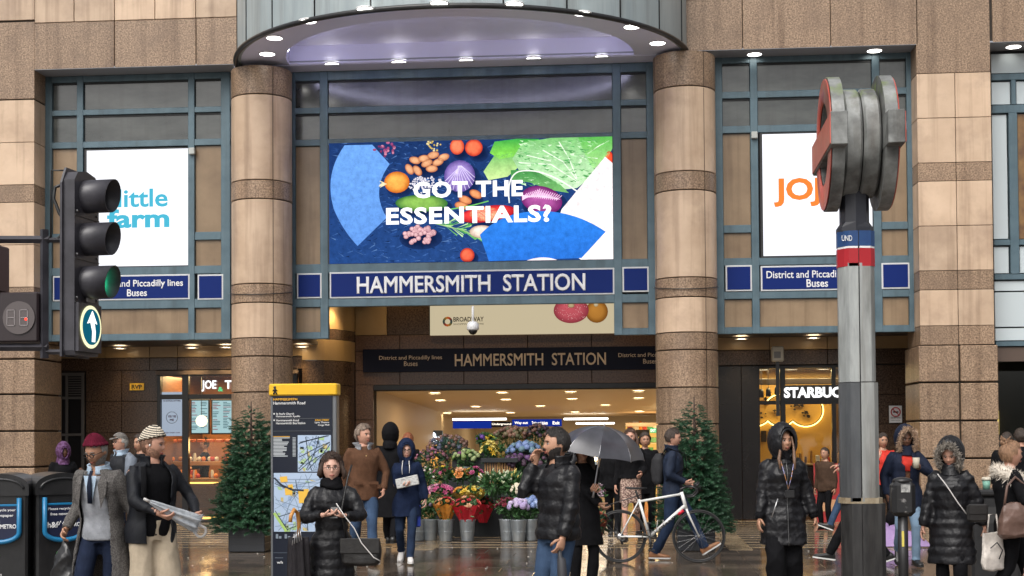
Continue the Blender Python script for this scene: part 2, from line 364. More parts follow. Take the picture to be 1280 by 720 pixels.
# ---- round columns
def column(pxc, ref, rows, rad=.535, yc=-.42):
    xc=PT(pxc,300,yc-rad*.3).x; core=MB().lathe([(rad-.03,-.02),(rad-.03,PT(pxc,rows[0][1],yc-rad).z-.02)],32,c=(xc,yc,0)).build('column',JOINT,B)
    vj=[-1.1,-.28,.75,2.3,4.0]     # drum split angles
    for pa,pb,m in rows:
        za,zb=PT(pxc,pa,yc-rad).z,PT(pxc,pb,yc-rad).z; g=.006 if m is STONE else .010
        splits=[R(200),R(305),R(340+20)] if m is STONE else [R(192),R(310),R(360)]
        splits=[R(197),R(306),R(377)]+[R(557)]
        for a,b in zip(splits[:-1],splits[1:]):
            n=max(6,int((b-a)/.17)); e=.006/rad; mb=MB(); H=(zb-za)/2
            rs=[]
            ro=rad+(.0 if m is STONE else .004)
            for (r,z) in ((ro-.05,-H+g),(ro-.008,-H+g),(ro,-H+g+.008),(ro,H-g-.008),(ro-.008,H-g),(ro-.05,H-g)):
                rs.append([(r*math.cos(a+e+(b-a-2*e)*j/n),r*math.sin(a+e+(b-a-2*e)*j/n),z) for j in range(n+1)])
            mb.rings(rs,0,True,False,closed=False)
            o=mb.build('stone_drum',m,core,loc=(xc,yc,(za+zb)/2))
            for p in o.data.polygons: p.use_smooth = True
            o.data.set_sharp_from_angle(angle=R(40))
    return xc
LC=[(117,80,GRAN),(224,117,STONE),(248,224,GRAN),(354,248,STONE),(378,354,GRAN),(422,378,STONE),(445,422,GRAN),(490,445,GRAN),(535,490,GRAN),(582,535,GRAN),(628,582,GRAN),(666,628,GRAN)]
RC=[(107,62,GRAN),(213,107,STONE),(237,213,GRAN),(346,237,STONE),(371,346,GRAN),(415,371,STONE),(437,415,GRAN),(484,437,GRAN),(530,484,GRAN),(577,530,GRAN),(624,577,GRAN),(666,624,GRAN)]
xcl=column(324.5,320,LC); xcr=column(857.5,857,RC)
for nm,xc,pxx,a in (('l',xcl,324,345),('r',xcr,857,385)):   # sagging cable strung round each column
    pts=[(xc+.56*math.cos(t),-.42+.56*math.sin(t),PT(pxx,362 if nm=='l' else 355,-.9).z-.09*math.sin(t+PI)) for t in [R(180+9*i) for i in range(21)]]
    MB().tube(pts,.008,5).build('cable',BLACKM,B)
# ---- window bays
def bay(vx, hy, ctr, extra=(), skipbot=None, pyx=260, vert_bot=None, glassfn=None):
    b=MB().box(X(vx[0][0],pyx,0)+.02,X(vx[-1][1],pyx,0)-.02,YF+.03,YF+.06,PT(ctr,hy[-1][1] if skipbot is None else skipbot,0).z+.02,PT(ctr,hy[0][0],0).z-.02).build('window_bay',DFRAME,B)
    VX=[(X(a,pyx,0),X(c,pyx,0)) for a,c in vx]; HZ=[(PT(ctr,c,0).z,PT(ctr,a,0).z) for a,c in hy]
    zb=HZ[-1][0]; zt_=HZ[0][1]
    for i,(a,c) in enumerate(VX):
        ubox('mullion',a,c,-.07,.045,zb,zt_,FRAME,b,.008)
    for k,(z0,z1) in enumerate(HZ):
        if skipbot is not None and k==len(HZ)-1:
            ubox('rail',VX[0][0],VX[1][1],-.062,.04,z0,z1,FRAME,b,.008); ubox('rail',VX[-2][0],VX[-1][1],-.062,.04,z0,z1,FRAME,b,.008)
        else: ubox('rail',VX[0][0],VX[-1][1],-.062,.04,z0,z1,FRAME,b,.008)
    for (ci,pa,pc) in extra:
        ubox('rail',VX[ci][1],VX[ci+1][0],-.058,.04,PT(ctr,pc,0).z,PT(ctr,pa,0).z,FRAME,b,.008)
    # raised centre bead on the wide members
    for ci in range(len(VX)-1):
        for k in range(len(HZ)-1):
            if skipbot is not None and ci==1 and k==len(HZ)-2: continue
            x0,x1=VX[ci][1],VX[ci+1][0]; z1,z0=HZ[k][0],HZ[k+1][1]
            top=k<2
            if k==len(HZ)-3: continue                     # the sign row
            if k==2 and ci==1: continue                   # the screen
            ubox('glass_pane' if top else 'infill_panel',x0+.004,x1-.004,-.012,.02,z0+.004,z1-.004,PANE if top else TANP,b,.003)
            if top: ubox('glazing_bar',x0,x1,-.03,0,z1-.035,z1,DFRAME,b,.002)
    return b,VX,HZ
LB=bay([(57,66.5),(97.5,105.5),(236.5,244.5),(277.5,289)],[(94,102),(136.5,143.5),(176.5,184.5),(334,344),(375,386.5),(417.5,426)],170,[(0,291,301),(2,292,302)])
CB=bay([(360,370),(401,411),(766.5,777),(809,821)],[(85,96.5),(130.5,138),(170.5,178.5),(327.5,339),(371,381.5),(413,421.5)],590,skipbot=382)
RB=bay([(894,904),(938.5,948),(1091,1101),(1134,1143)],[(69.5,77.5),(113,121.5),(156,165),(321.5,331),(363.5,373),(408,416.5)],1018,[(0,280,290),(2,279.5,289)])
# far right bay with frosted panels
def frb():
    c=1260; b=MB().box(X(1241,260,0),X(1446,260,0),.035,.06,PT(c,433,0).z,PT(c,60,0).z).build('window_bay',DFRAME,B)
    z=lambda p:PT(c,p,0).z; x=lambda p:X(p,260,0)
    for (a,d,p,q) in ((1241,1446,93,101),(1241,1446,132,142),(1241,1270,300,307),(1241,1446,343,350),(1241,1446,427,433),(1272,1446,300,307)): ubox('rail',x(a),x(d),-.06,.04,z(q),z(p),FRAME,b,.006)
    for (a,d,p,q) in ((1265,1271,101,132),(1261,1272,142,343),(1335,1345,101,343)): ubox('mullion',x(a),x(d),-.07,.045,z(q),z(p),FRAME,b,.006)
    for (a,d,p,q) in ((1241,1446,67,92),(1241,1265,102,131),(1272,1334,102,131),(1241,1260,143,299),(1241,1260,308,342),(1273,1334,308,342),(1241,1446,351,364),(1241,1446,365,409),(1241,1446,410,426)): ubox('frosted_panel',x(a),x(d),-.012,.02,z(q),z(p),FROST,b,.003,gap=.012)
    ubox('glass_pane',x(1273),x(1334),-.012,.02,z(299),z(143),mat('warm_lit_glass',(.25,.14,.05),.15,col2=(.10,.05,.03),scale=3),b,.003)
    ubox('lintel_panel',x(1241),x(1446),-.02,.1,z(452),z(434),mat('brown_lintel',(.09,.06,.045),.5),b,.003)
frb()
# ---- downlights
DLM=MB().lathe([(.0,-.006),(.125,-.006)],20,m=1,caps=True).lathe([(.125,-.012),(.14,-.012),(.14,.01),(.125,.01)],20,m=0,caps=False).mesh('downlight',[WHITEM,LAMP])
def downlight(p, parent, s=1.0): return link('downlight',DLM,parent,p,scale=(s,s,s))
zso=zh-.006
for px,py in ((943,67.5),(1093,63),(1267,58)):
    p=PZ(px,py,zh); downlight((p.x,p.y,zh-.002),B)
# ---- canopy
zc=PT(582,83.5,-.05).z
cx=(PT(303,60,-.3).x+PT(858,40,-.3).x)/2; rx=(PT(858,40,-.3).x-PT(303,60,-.3).x)/2; ry=3.55
ccy=-.12
CN=MB()
def half(rx_,ry_,n=36,y0=ccy): return [(cx+rx_*math.cos(PI+PI*i/n), y0+ry_*math.sin(PI+PI*i/n)) for i in range(n+1)]
outer=half(rx,ry); inner=half(rx-.92,ry-1.0,y0=ccy-.42)
rs=[[(x,y,zc) for x,y in outer],[(x,y,zc) for x,y in inner]]
CN.rings(rs,0,False,False,closed=False)
n=len(outer)
CN.add([(outer[0][0],outer[0][1],zc),(inner[0][0],inner[0][1],zc),(inner[-1][0],inner[-1][1],zc),(outer[-1][0],outer[-1][1],zc)],[(0,1,2,3)])
CN.rings([[(x,y,zc) for x,y in inner],[(x,y,zc+.33) for x,y in inner]],0,False,False,closed=True)
CN.add([(x,y,zc+.33) for x,y in inner],[tuple(range(n))])
canopy=CN.build('canopy',SOFF,B,fix=False)
MB().tube([(x*.995+cx*.005,y+.03,zc+.07) for x,y in inner[3:-3]],.022,6).build('added_glow_strip',emis('added_lavender_glow',(.74,.73,1),9),canopy)  # unseen glowing strip, added to brighten the canopy recess
# fascia panels
o2=half(rx+.02,ry+.02,48); 
for i in range(0,48,4):
    seg=o2[i:i+5]; g=.012
    mb=MB(); out=[]; 
    for zz in (zc-.02,zc+2.6): out.append([(x,y,zz) for x,y in seg])
    mb.rings(out,0,True,False,closed=False)
    nx=[((x-cx)*.985+cx,(y-ccy)*.985+ccy) for x,y in seg]
    mb.rings([[(x,y,zz) for x,y in nx] for zz in (zc-.02,zc+2.6)],0,True,False,closed=False)
    mb.rings([out[0],[(x,y,zc-.02) for x,y in nx]],0,True,False,closed=False)
    mb.build('fascia_panel',FASC,canopy,fix=False)
    x,y=o2[i]; MB().tube([(x,y,zc-.02),(x,y,zc+2.6)],.014,6).build('joint_strip',DFRAME,canopy)
MB().tube([(x,y,zc-.02) for x,y in half(rx+.05,ry+.05,60)],.045,8).build('edge_trim',BLACKM,canopy)
MB().box(cx-rx-.1,cx+rx+.1,YW+.05,ccy+.5,zc-.01,zc+.03).build('canopy_back_strip',SOFF,canopy)
for px,py in ((334,67),(343,47),(385,26),(457,11),(549,3.5),(643,5),(728,16.5),(790,33),(822,53.5),(415.5,80),(499,77.5),(583,75.5),(667,73),(752,71)):
    p=PZ(px,py,zc); downlight((p.x,p.y,zc-.002),canopy,1.05)
# ---- signs on the bays
def sign_panel(name, pxs, pys, ctr, m, label, txts=(), Y=-.075, group=None, thick=.05, border=True, pyx=360):
    x0,x1=PT(pxs[0],(pys[0]+pys[1])/2,Y).x,PT(pxs[1],(pys[0]+pys[1])/2,Y).x; z1,z0=PT(ctr,pys[0],Y).z,PT(ctr,pys[1],Y).z
    t=thing(name,label,'sign',((x0+x1)/2,Y,z0),group=group); cx_=(x0+x1)/2
    fb=MB().box(x0-cx_,x1-cx_,0,thick,0,z1-z0,bev=.004)
    if border: fb.build('border',mat('pale_grey_trim',(.55,.56,.57),.4),t); e=.028; MB().box(x0+e-cx_,x1-e-cx_,-.006,.01,e,z1-z0-e).build('face',m,t)
    else: fb.build('face',m,t)
    for s,a,b,p,q,bold,tm in txts:
        pm=(p+q)/2; c2=(a+b)/2
        xa,xb=PT(a,pm,Y).x-cx_,PT(b,pm,Y).x-cx_; za,zb=PT(c2,q,Y).z-z0,PT(c2,p,Y).z-z0
        text(s,xa,xb,za,zb,-.009 if border else -.004,tm,t,bold)
    return t
WT=mat('white_lettering',(.75,.75,.75),.4); GT=mat('bronze_lettering',(.62,.50,.38),.5); YT=mat('yellow_lettering',(.75,.45,.03),.4)
sign_panel('station_sign',(412,768),(337.5,370.5),590,BLUEP,'long blue sign with white capitals HAMMERSMITH STATION under the big screen',[('HAMMERSMITH  STATION',446,732,343.5,365.5,.028,WT)])
sign_panel('lines_sign',(105.5,237),(343.5,375),170,BLUEP,'blue sign reading District and Piccadilly lines Buses left of the left column',[('District and Piccadilly lines',111,229,350,361,.02,WT),('Buses',159,184,361.5,370.5,.02,WT)])
sign_panel('lines_sign',(951,1092),(331.5,363),1018,BLUEP,'blue sign reading District and Piccadilly lines Buses partly behind the roundel post',[('District and Piccadilly lines',958,1079,338,350,.014,WT),('Buses',1008,1035,349,359,.02,WT)])
for a,b,p,q,c,l in ((66,98,345,376.5,80,'small blank blue panel at the far left behind the traffic signal'),(247,279,343,374.5,262,'small blank blue panel just left of the left round column'),(371,402,341.5,373,386,'small blank blue panel just right of the left round column'),(778,811,333.5,365,794,'small blank blue panel just left of the right round column'),(907,940,331.5,364,924,'small blank blue panel just right of the right round column'),(1102,1137,328.5,361,1120,'small blank blue panel right of the roundel post')):
    sign_panel('blank_sign',(a,b),(p,q),c,BLUEP,l,group='blank blue sign panels')
# ---- light screens with shop names
def screen(pxs, pys, ctr, label, name='display_screen', Y=-.06):
    x0,x1=PT(pxs[0],(pys[0]+pys[1])/2,Y).x,PT(pxs[1],(pys[0]+pys[1])/2,Y).x; z1,z0=PT(ctr,pys[0],Y).z,PT(ctr,pys[1],Y).z
    t=thing(name,label,'screen',((x0+x1)/2,Y,z0)); W=x1-x0; H=z1-z0
    MB().box(-W/2-.05,W/2+.05,.0,.09,-.06,H+.03,bev=.006).build('bezel',BLACKM,t)
    return t,W,H
SW=emis('screen_white',(.93,.94,1),1.12); SCOL=emis('screen_print',(1,1,1),1.0,attr=True)
def ct(px,py,t,Y=-.06): 
    p=PT(px,py,Y); return p.x-t.location.x, p.z-t.location.z
def stext(s,a,b,p,q,t,m,bold,y=-.01):
    x0,z=ct(a,(p+q)/2,t); x1,_=ct(b,(p+q)/2,t); _,z0=ct((a+b)/2,q,t); _,z1=ct((a+b)/2,p,t); text(s,x0,x1,z0,z1,y,m,t,bold)
t,W,H=screen((108.5,235),(187,332.5),172,'bright white screen reading little farm in pale blue')
MB().box(-W/2,W/2,-.004,.01,0,H).build('lit_panel',SW,t)
CY=emis('screen_cyan_print',s2l('4cb4cf'),1.0)
stext('little',147.5,210,236,259,t,CY,.02); stext('farm',134,212,261,285,t,CY,.035)
t,W,H=screen((953.5,1090),(166.5,319),1018,'bright white screen reading in orange behind the roundel post')
MB().box(-W/2,W/2,-.004,.01,0,H).build('lit_panel',SW,t)
OR=emis('screen_orange_print',s2l('f0853a'),1.0)
stext('JOJO',967,1062,222,258,t,OR,.035)
# ---- the big advert screen
t,W,H=screen((411.5,766),(175,327),590,'wide bright advert screen of vegetables reading GOT THE ESSENTIALS?')
U0,U1,V0,V1=411,766,175,327
def fnc(u,v): return ((u-U0)/(U1-U0)-.5)*W, (1-(v-V0)/(V1-V0))*H
clip=lambda u,v:(min(max(u,U0),U1),min(max(v,V0),V1))
P=Print(lambda u,v: fnc(*clip(u,v)),-.006)
L_=lambda h: s2l(h)
rr=random.Random(5)
P.quad(U0,V0,U1,V1,L_('1c3566'),L_('24457f')); P.layer()
for i in range(900):      # chalky slate scratches
    u,v=rr.uniform(U0,700),rr.uniform(V0,V1); l=rr.uniform(2,11); a=rr.uniform(-.7,.9); c=rr.choice(['2f5596','41659f','16294f','5b7fb4','122347','3a5f9f'])
    P.poly([(u,v),(u+l*math.cos(a),v+l*math.sin(a)),(u+l*math.cos(a)+.5,v+l*math.sin(a)+rr.uniform(.5,1.8))],L_(c))
P.layer()
def bez(p0,p1,p2,n=14): return [((1-t_)**2*p0[0]+2*t_*(1-t_)*p1[0]+t_*t_*p2[0],(1-t_)**2*p0[1]+2*t_*(1-t_)*p1[1]+t_*t_*p2[1]) for t_ in [i/n for i in range(n+1)]]
# leaf shaped light blue plate
pl=bez((431,178),(404,214),(417,258))+bez((417,258),(428,285),(447,305))+[(484,270)]+bez((484,270),(463,236),(488,203))+[(466,178)]
P.poly(pl,L_('6ba0e6'),L_('5f92dc')); P.layer()
def cluster(cu,cv,n,sp,r,cols):
    for i in range(n):
        a=rr.uniform(0,6.28); d=sp*math.sqrt(rr.random()); P.ell(cu+d*math.cos(a)*1.5,cv+d*math.sin(a),r*rr.uniform(.7,1.1),r*rr.uniform(.7,1.1),L_(rr.choice(cols)),n=9)
for u,v,a_,b_ in ((578,189,12,11),(600,191,13,12),(501,231,18,14),(581,225,22,21),(532,258,35,12),(527,297,27,14),(536,206,28,16),(590,252,16,10),(682,258,28,18),(613,272,36,13),(589,323,10,9)):
    P.ell(u,v,a_,b_,L_('0b1736'),edge=L_('1a2f5c'),n=26)
P.layer()
cluster(482,184,22,9,2.2,['a04a78','c46a90','7c3366','d98aa8']); cluster(545,180,20,8,1.5,['d9b96a','b89a4a','e8d7a0'])
for u,v,a in ((520,199,.3),(531,197,-.1),(543,193,-.2),(513,210,1.0),(523,212,.9),(535,203,-.4),(549,202,-.4),(541,210,0),(556,196,-.3)): P.ell(u,v,7.5,4.5,L_('eeb184'),a,edge=L_('a85f3a'))
P.layer(); P.ell(573,183,9,10,L_('ff8a63'),edge=L_('c63d22')); P.ell(594,185,11,10.5,L_('ff7c55'),edge=L_('b83220'))
P.ell(497,226,16,13.5,L_('ffb757'),edge=L_('c8641c'))
for a in range(7): P.line([(484,228),(476+rr.uniform(-2,2),224+a*1.3)],.9,L_('f2e3b8'))
P.ell(576,220,19.5,20,L_('a78fd0'),edge=L_('5c4891')); P.layer()
for a in range(11): P.line([(576+2*math.cos(a*.57),207),(576+19*math.cos(a*.29+.0),222+17*math.sin(a*.29))],.8,L_('d9cdf0'))
for i in range(120): 
    a=rr.uniform(0,6.28); d=rr.random()**.6*1; P.ell(534+22*d*math.cos(a),230+11*d*math.sin(a),1.4,1.1,L_('e8e4f0'),n=6)
P.ell(528,253,33,10.5,L_('8fbf58'),.03,edge=L_('2f6a33'),n=28); P.layer()
for u,v,a in ((583,250,.4),(596,243,.5),(578,257,.2)): P.ell(u,v,8.5,5,L_('f0a26c'),a,edge=L_('a85a36'))
for i in range(46):
    a=rr.uniform(0,6.28); d=math.sqrt(rr.random()); P.ell(527+21*d*math.cos(a),293+11*d*math.sin(a),3.3,3,L_('efc2c4'),n=9,edge=L_('9a6472'))
for i in range(40):       # rosemary
    k=i/40; bx=545+70*k; by=280+26*k*k+4*k; a=rr.uniform(-1,1)
    P.poly([(bx,by),(bx+16+rr.uniform(-4,6),by+12*a),(bx+15,by+12*a+1.8)],L_(rr.choice(['8ccf7a','4f9d52','b9e29a','6db463'])))
P.line([(543,278),(580,288),(630,312)],1.4,L_('9fc87f')); P.layer()
P.ell(610,268,36,10,L_('ff4b45'),-.12,edge=L_('a31426')); P.ell(607,268,19,9,L_('f4c9a0'),edge=L_('c08a5c')); P.ell(603,290,15,8,L_('f7e6d8'),edge=L_('b89a84'))
P.ell(585,319,9,9,L_('ff7050'),edge=L_('a2281c')); P.line([(560,262),(592,257),(612,252)],1.5,L_('6fbf62')); P.layer()
P.poly([(620,178),(648,172),(676,176),(650,196),(626,200),(614,192)],L_('37a046'),L_('8fdd54'))
P.poly([(606,215),(620,195),(648,192),(655,206),(636,222),(612,226)],L_('5fae5a'),L_('cbe79a')); P.layer()
P.poly([(642,200),(655,180),(690,172),(732,175),(752,200),(744,222),(722,238),(700,240),(672,226),(650,214)],L_('7cc072'),L_('c9e8c0')); P.layer()
P.poly([(724,172),(766,172),(766,190),(758,205),(742,214),(732,196)],L_('58b04e'),L_('a6df8c'))
P.poly([(640,214),(668,214),(700,232),(712,244),(690,240),(664,230),(640,226)],L_('3f8a48'),L_('76b56a'))
for p_ in ([(650,205),(690,208),(722,230)],[(680,190),(705,205),(722,228)],[(700,180),(712,200),(722,226)],[(660,196),(690,204)],[(735,196),(750,186),(762,180)],[(735,200),(748,202)]): P.line(p_,1.3,L_('e6f6dd'))
for i in range(320):
    u,v=rr.uniform(646,748),rr.uniform(177,232); P.poly([(u,v),(u+rr.uniform(3,9),v+rr.uniform(-1,3)),(u+rr.uniform(2,6),v+rr.uniform(1,3))],L_(rr.choice(['5aa860','a5d79c','4b9450','8cc888','d4efca'])))
P.ell(762,202,5,9,L_('ff5b3a'),edge=L_('b02c18')); P.layer()
P.ell(678,252,26,17,L_('b0589e'),.25,edge=L_('6a1c62'),n=26); P.layer()
for i in range(17): P.line([(656+2.5*i,248+.3*i),(660+2.7*i,238+abs(i-6)*.9)],.9,L_('efc3e4'))
for i in range(14): P.line([(654,252-i*.5),(675+i*2,240+i*.9)],.5,L_('f3d5ee'))
P.layer(); pp=[(766,204),(766,327),(700,327),(690,262),(706,264)]
P.poly([(757,200),(766,208),(766,327),(726,327),(690,300),(703,264)],L_('f6e9ec'),L_('fdf6f4')); P.layer()
br=bez((601,294),(625,268),(668,266))+bez((668,266),(716,264),(757,293))+[(727,325),(612,327)]
P.poly(br,L_('2f7fe0'),L_('2a6fd0')); P.layer(); P.poly(bez((659,327),(679,320),(697,327)),L_('f6e9ec')); P.layer()
P.line(bez((638,255),(634,222),(650,216),8)+bez((650,216),(680,210),(723,243),10),1.6,L_('f4f6ee'))
P.build('lit_panel',emis('screen_advert',(1,1,1),1.1,attr=True,tex=.28),t)
WE=emis('screen_white_text',(1,1,1),1.25)
def atext(s,a,b,p,q):
    x0,z1=fnc(a,p); x1,z0=fnc(b,q); text(s,x0,x1,z0,z1,-.035,WE,t,.036,space=1.1)
atext('GOT THE',518,655,226.5,247); atext('ESSENTIALS?',483.5,690,258,279.5)
# ================================================================== ground
def wetmat(name, c1, c2, r0, r1, rnd=.15, bump=.06, bscale=5):
    m=mat(name,c1,.2,col2=c2,scale=2.2,detail=7,rnd=rnd,mixr=(.3,.7)); t=m.node_tree; b=[n for n in t.nodes if n.type=='BSDF_PRINCIPLED'][0]
    tc=t.nodes.new('ShaderNodeNewGeometry'); nz=_n(t,'ShaderNodeTexNoise',Scale=.9,Detail=6,Roughness=.62); t.links.new(tc.outputs['Position'],nz.inputs['Vector'])
    mr=_n(t,'ShaderNodeMapRange'); mr.inputs[1].default_value=.38; mr.inputs[2].default_value=.62; mr.inputs[3].default_value=r0; mr.inputs[4].default_value=r1
    t.links.new(nz.outputs['Fac'],mr.inputs[0]); t.links.new(mr.outputs[0],b.inputs['Roughness'])
    n2=_n(t,'ShaderNodeTexNoise',Scale=bscale,Detail=4,Roughness=.7); t.links.new(tc.outputs['Position'],n2.inputs['Vector'])
    n3=_n(t,'ShaderNodeTexNoise',Scale=bscale*14,Detail=2); t.links.new(tc.outputs['Position'],n3.inputs['Vector'])
    ad=_n(t,'ShaderNodeMath',operation='MULTIPLY_ADD'); ad.inputs[1].default_value=.16; t.links.new(n3.outputs['Fac'],ad.inputs[0]); t.links.new(n2.outputs['Fac'],ad.inputs[2])
    bp=_n(t,'ShaderNodeBump',Strength=bump,Distance=.05); t.links.new(ad.outputs[0],bp.inputs['Height']); t.links.new(bp.outputs[0],b.inputs['Normal'])
    b.inputs['Specular IOR Level'].default_value=.75
    return m
PAVE=wetmat('wet_paving_stone',(.06,.047,.036),(.125,.095,.07),.03,.17,bump=.045,rnd=.32)
PAVEL=wetmat('wet_pale_paving',(.20,.15,.085),(.28,.21,.13),.10,.30)
ROADM=wetmat('wet_asphalt',(.028,.027,.027),(.05,.048,.046),.18,.45,rnd=0)
KERB=wetmat('wet_granite_kerb',(.14,.13,.12),(.20,.19,.18),.2,.4)
def struct(name, mb, m, **k):
    o=mb.build(name,m,**k); o['kind']='structure'; return o
struct('ground',MB().box(-400,400,-400,400,-.5,-.32),mat('wet_concrete_ground',(.20,.19,.18),.5,col2=(.26,.25,.24),scale=.4))
struct('road',MB().box(-90,90,-23.6,-18,-.2,-.12),ROADM)
struct('kerb',MB().box(-90,90,-18,-17.7,-.3,.0),KERB); struct('kerb',MB().box(-90,90,-23.9,-23.6,-.3,.0),KERB)
struct('far_pavement',MB().box(-90,90,-60,-23.9,-.3,.0),PAVE)
pav=struct('pavement',MB().box(-90,90,-17.7,40,-.3,-.012),mat('wet_joint',(.03,.024,.02),.4))
MB().box(-90,90,-17.7,-8.2,-.02,.0).build('paving_sheet',PAVE,pav); MB().box(-90,-9,-8.2,2.0,-.02,.0).build('paving_sheet',PAVE,pav); MB().box(11.7,90,-8.2,2.0,-.02,.0).build('paving_sheet',PAVE,pav)
sx,sy=.9,.54; y=-8.2; k=0
while y<-4.5:
    x=-9-(k%2)*.45
    while x<11.7:
        ubox('paving_slab',x,x+sx,y,y+sy,-.03,random.uniform(-.0015,.0015),PAVE,pav,.003,gap=.007); x+=sx
    y+=sy; k+=1
ye=y; bands=[-6.4,-3.5,-1.15,1.2,3.5,5.8,8.2]
while y<1.9:
    for a,b in zip([-9]+[q+.34 for q in bands],bands+[11.7]):
        ubox('paving_strip',a,b,y,y+.40,-.03,0,PAVE,pav,.003,gap=.006); ubox('pale_paving_strip',a,b,y+.40,y+.50,-.03,.002,PAVEL,pav,.002,gap=.004)
    y+=.5
for q in bands: ubox('pale_band',q,q+.34,ye,y,-.03,.003,PAVEL,pav,.002,gap=.004)
FLI=wetmat('polished_hall_floor',(.30,.24,.16),(.36,.29,.2),.06,.16,bump=.015)
MB().box(-12,16,y,24,-.02,.001).build('hall_floor',FLI,pav)
_r=random.Random(31); _m=MB()
for i_ in range(110):
    x_,y_=_r.uniform(-7,9),_r.uniform(-8,-3.2); q_=_r.uniform(.006,.016); n_=5; _m.rings([[(x_+q_*(1 if zz_==0 else .6)*math.cos(2*PI*j/n_),y_+q_*1.4*(1 if zz_==0 else .6)*math.sin(2*PI*j/n_),.0025+zz_) for j in range(n_)] for zz_ in (0,.004)],0,False)
_o=_m.build('pale_specks',mat('speck_pale',(.55,.52,.46),.6)); _o['kind']='stuff'; _o['label']='tiny pale specks on the wet paving'  # small raised pale discs scattered at random over the paving
# ================================================================== portico walls
YS_,YC=2.0,3.2
def wallpanels(pxs, pys, Y, m, parent, ctr, name='stone_panel', d=.05, gap=.012):
    for a,b in zip(pxs[:-1],pxs[1:]):
        for p,q in zip(pys[:-1],pys[1:]):
            ubox(name,PT(a,500,Y).x,PT(b,500,Y).x,Y,Y+d,PT(ctr,q,Y).z,PT(ctr,p,Y).z,m,parent,.004,gap=gap)
TAN=mat('tan_portico_stone',(.30,.195,.09),.3,col2=(.36,.24,.12),scale=1.4,detail=6,rnd=.08)
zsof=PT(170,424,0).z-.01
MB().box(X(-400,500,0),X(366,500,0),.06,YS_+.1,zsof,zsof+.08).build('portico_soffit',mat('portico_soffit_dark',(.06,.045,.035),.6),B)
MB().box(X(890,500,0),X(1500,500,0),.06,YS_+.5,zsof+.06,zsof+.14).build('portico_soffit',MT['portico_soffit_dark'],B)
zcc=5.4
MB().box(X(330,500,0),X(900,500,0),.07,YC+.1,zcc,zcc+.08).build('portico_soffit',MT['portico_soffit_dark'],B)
lw=MB().box(PX(-380,YS_),PX(198,YS_),YS_+.04,YS_+.25,-.02,PT(170,415,YS_).z).box(PX(198,YS_),PX(378,YS_),YS_+.04,YS_+.25,PT(240,464,YS_).z,PT(170,415,YS_).z).build('portico_wall',JOINT,B)
wallpanels([-380,-250,-120,20,75,131,187,222,292,378],[417,447],YS_,TAN,lw,200)
wallpanels([-380,-250,-120,20,75,131,187,222,292,378],[447,463],YS_,DGRAN,lw,200)
wallpanels([-380,-250,-120,20,73],[463,502,541,580,620,655],YS_,DGRAN,lw,100)
wallpanels([107,152,197],[463,502,541,580,620,655],YS_,DGRAN,lw,150)
# louvred service door
t=thing('service_door','tall grey metal door with a louvre panel in the dark stone wall at far left','door',(PX(90,YS_-.03),YS_-.04,0))
x0,x1=PX(74,YS_)-t.location.x,PX(106,YS_)-t.location.x; zt2=PT(90,466,YS_).z
MB().box(x0,x1,.03,.08,0,zt2).build('leaf',mat('door_black',(.01,.01,.012),.3),t)
GM=mat('grey_steel',(.16,.15,.145),.4,metal=.5)
for a,b in ((x0,x0+.06),(x1-.06,x1),(x0+.14,x0+.19)): ubox('upright',a,b,0,.04,0,zt2,GM,t)
for zz in (PT(90,499,YS_).z,PT(90,545,YS_).z,zt2-.05): ubox('crossbar',x0,x1,-.005,.035,zz,zz+.05,GM,t)
for i in range(9):
    zz=PT(90,499,YS_).z+.08+i*.047; ubox('slat',x0+.2,x1-.06,.0,.03,zz,zz+.022,GM,t,.002)
s_=sign_panel('hydrant_sign',(162,180),(479,488),171,YT,'small yellow plate lettered RVP on the dark stone wall',[('RVP',164.5,177.5,481,486.3,.03,BLACKM)],Y=YS_-.02,thick=.015,border=False,pyx=483)
# curved wall into the entrance
def arcwall(y0z,y1z,m,name,parent,r=1.0):
    xa,xb=PX(378,YS_),PX(444,YC); n=12; hx,hy=xb-xa,YC-YS_
    pts=[(xa+hx*math.sin(PI/2*i/n), YS_+hy*(1-math.cos(PI/2*i/n))) for i in range(n+1)]
    for k in range(0,n,4):
        sg=pts[k:k+5]; mb=MB(); mb.rings([[(x,y,z) for x,y in sg] for z in (y0z+.006,y1z-.006)],0,True,False,closed=False)
        mb.rings([[(x,y+.06,z) for x,y in sg] for z in (y0z+.006,y1z-.006)],0,True,False,closed=False); mb.build(name,m,parent,fix=False)
cw=MB().box(PX(378,YS_),PX(444,YC),YC+.08,YC+.2,0,zcc).build('entrance_wall',JOINT,B)
za,zb_,zc_,zd=PT(400,482,2.5).z,PT(400,452,2.6).z,PT(400,415,2.5).z,zcc
arcwall(0,1.3,DGRAN,'stone_panel',cw); arcwall(1.3,za,DGRAN,'stone_panel',cw); arcwall(za,zb_,DGRAN,'stone_panel',cw); arcwall(zb_,zb_+.42,TAN,'stone_panel',cw); arcwall(zb_+.42,zb_+.62,DGRAN,'stone_panel',cw); arcwall(zb_+.62,zd,TAN,'stone_panel',cw)
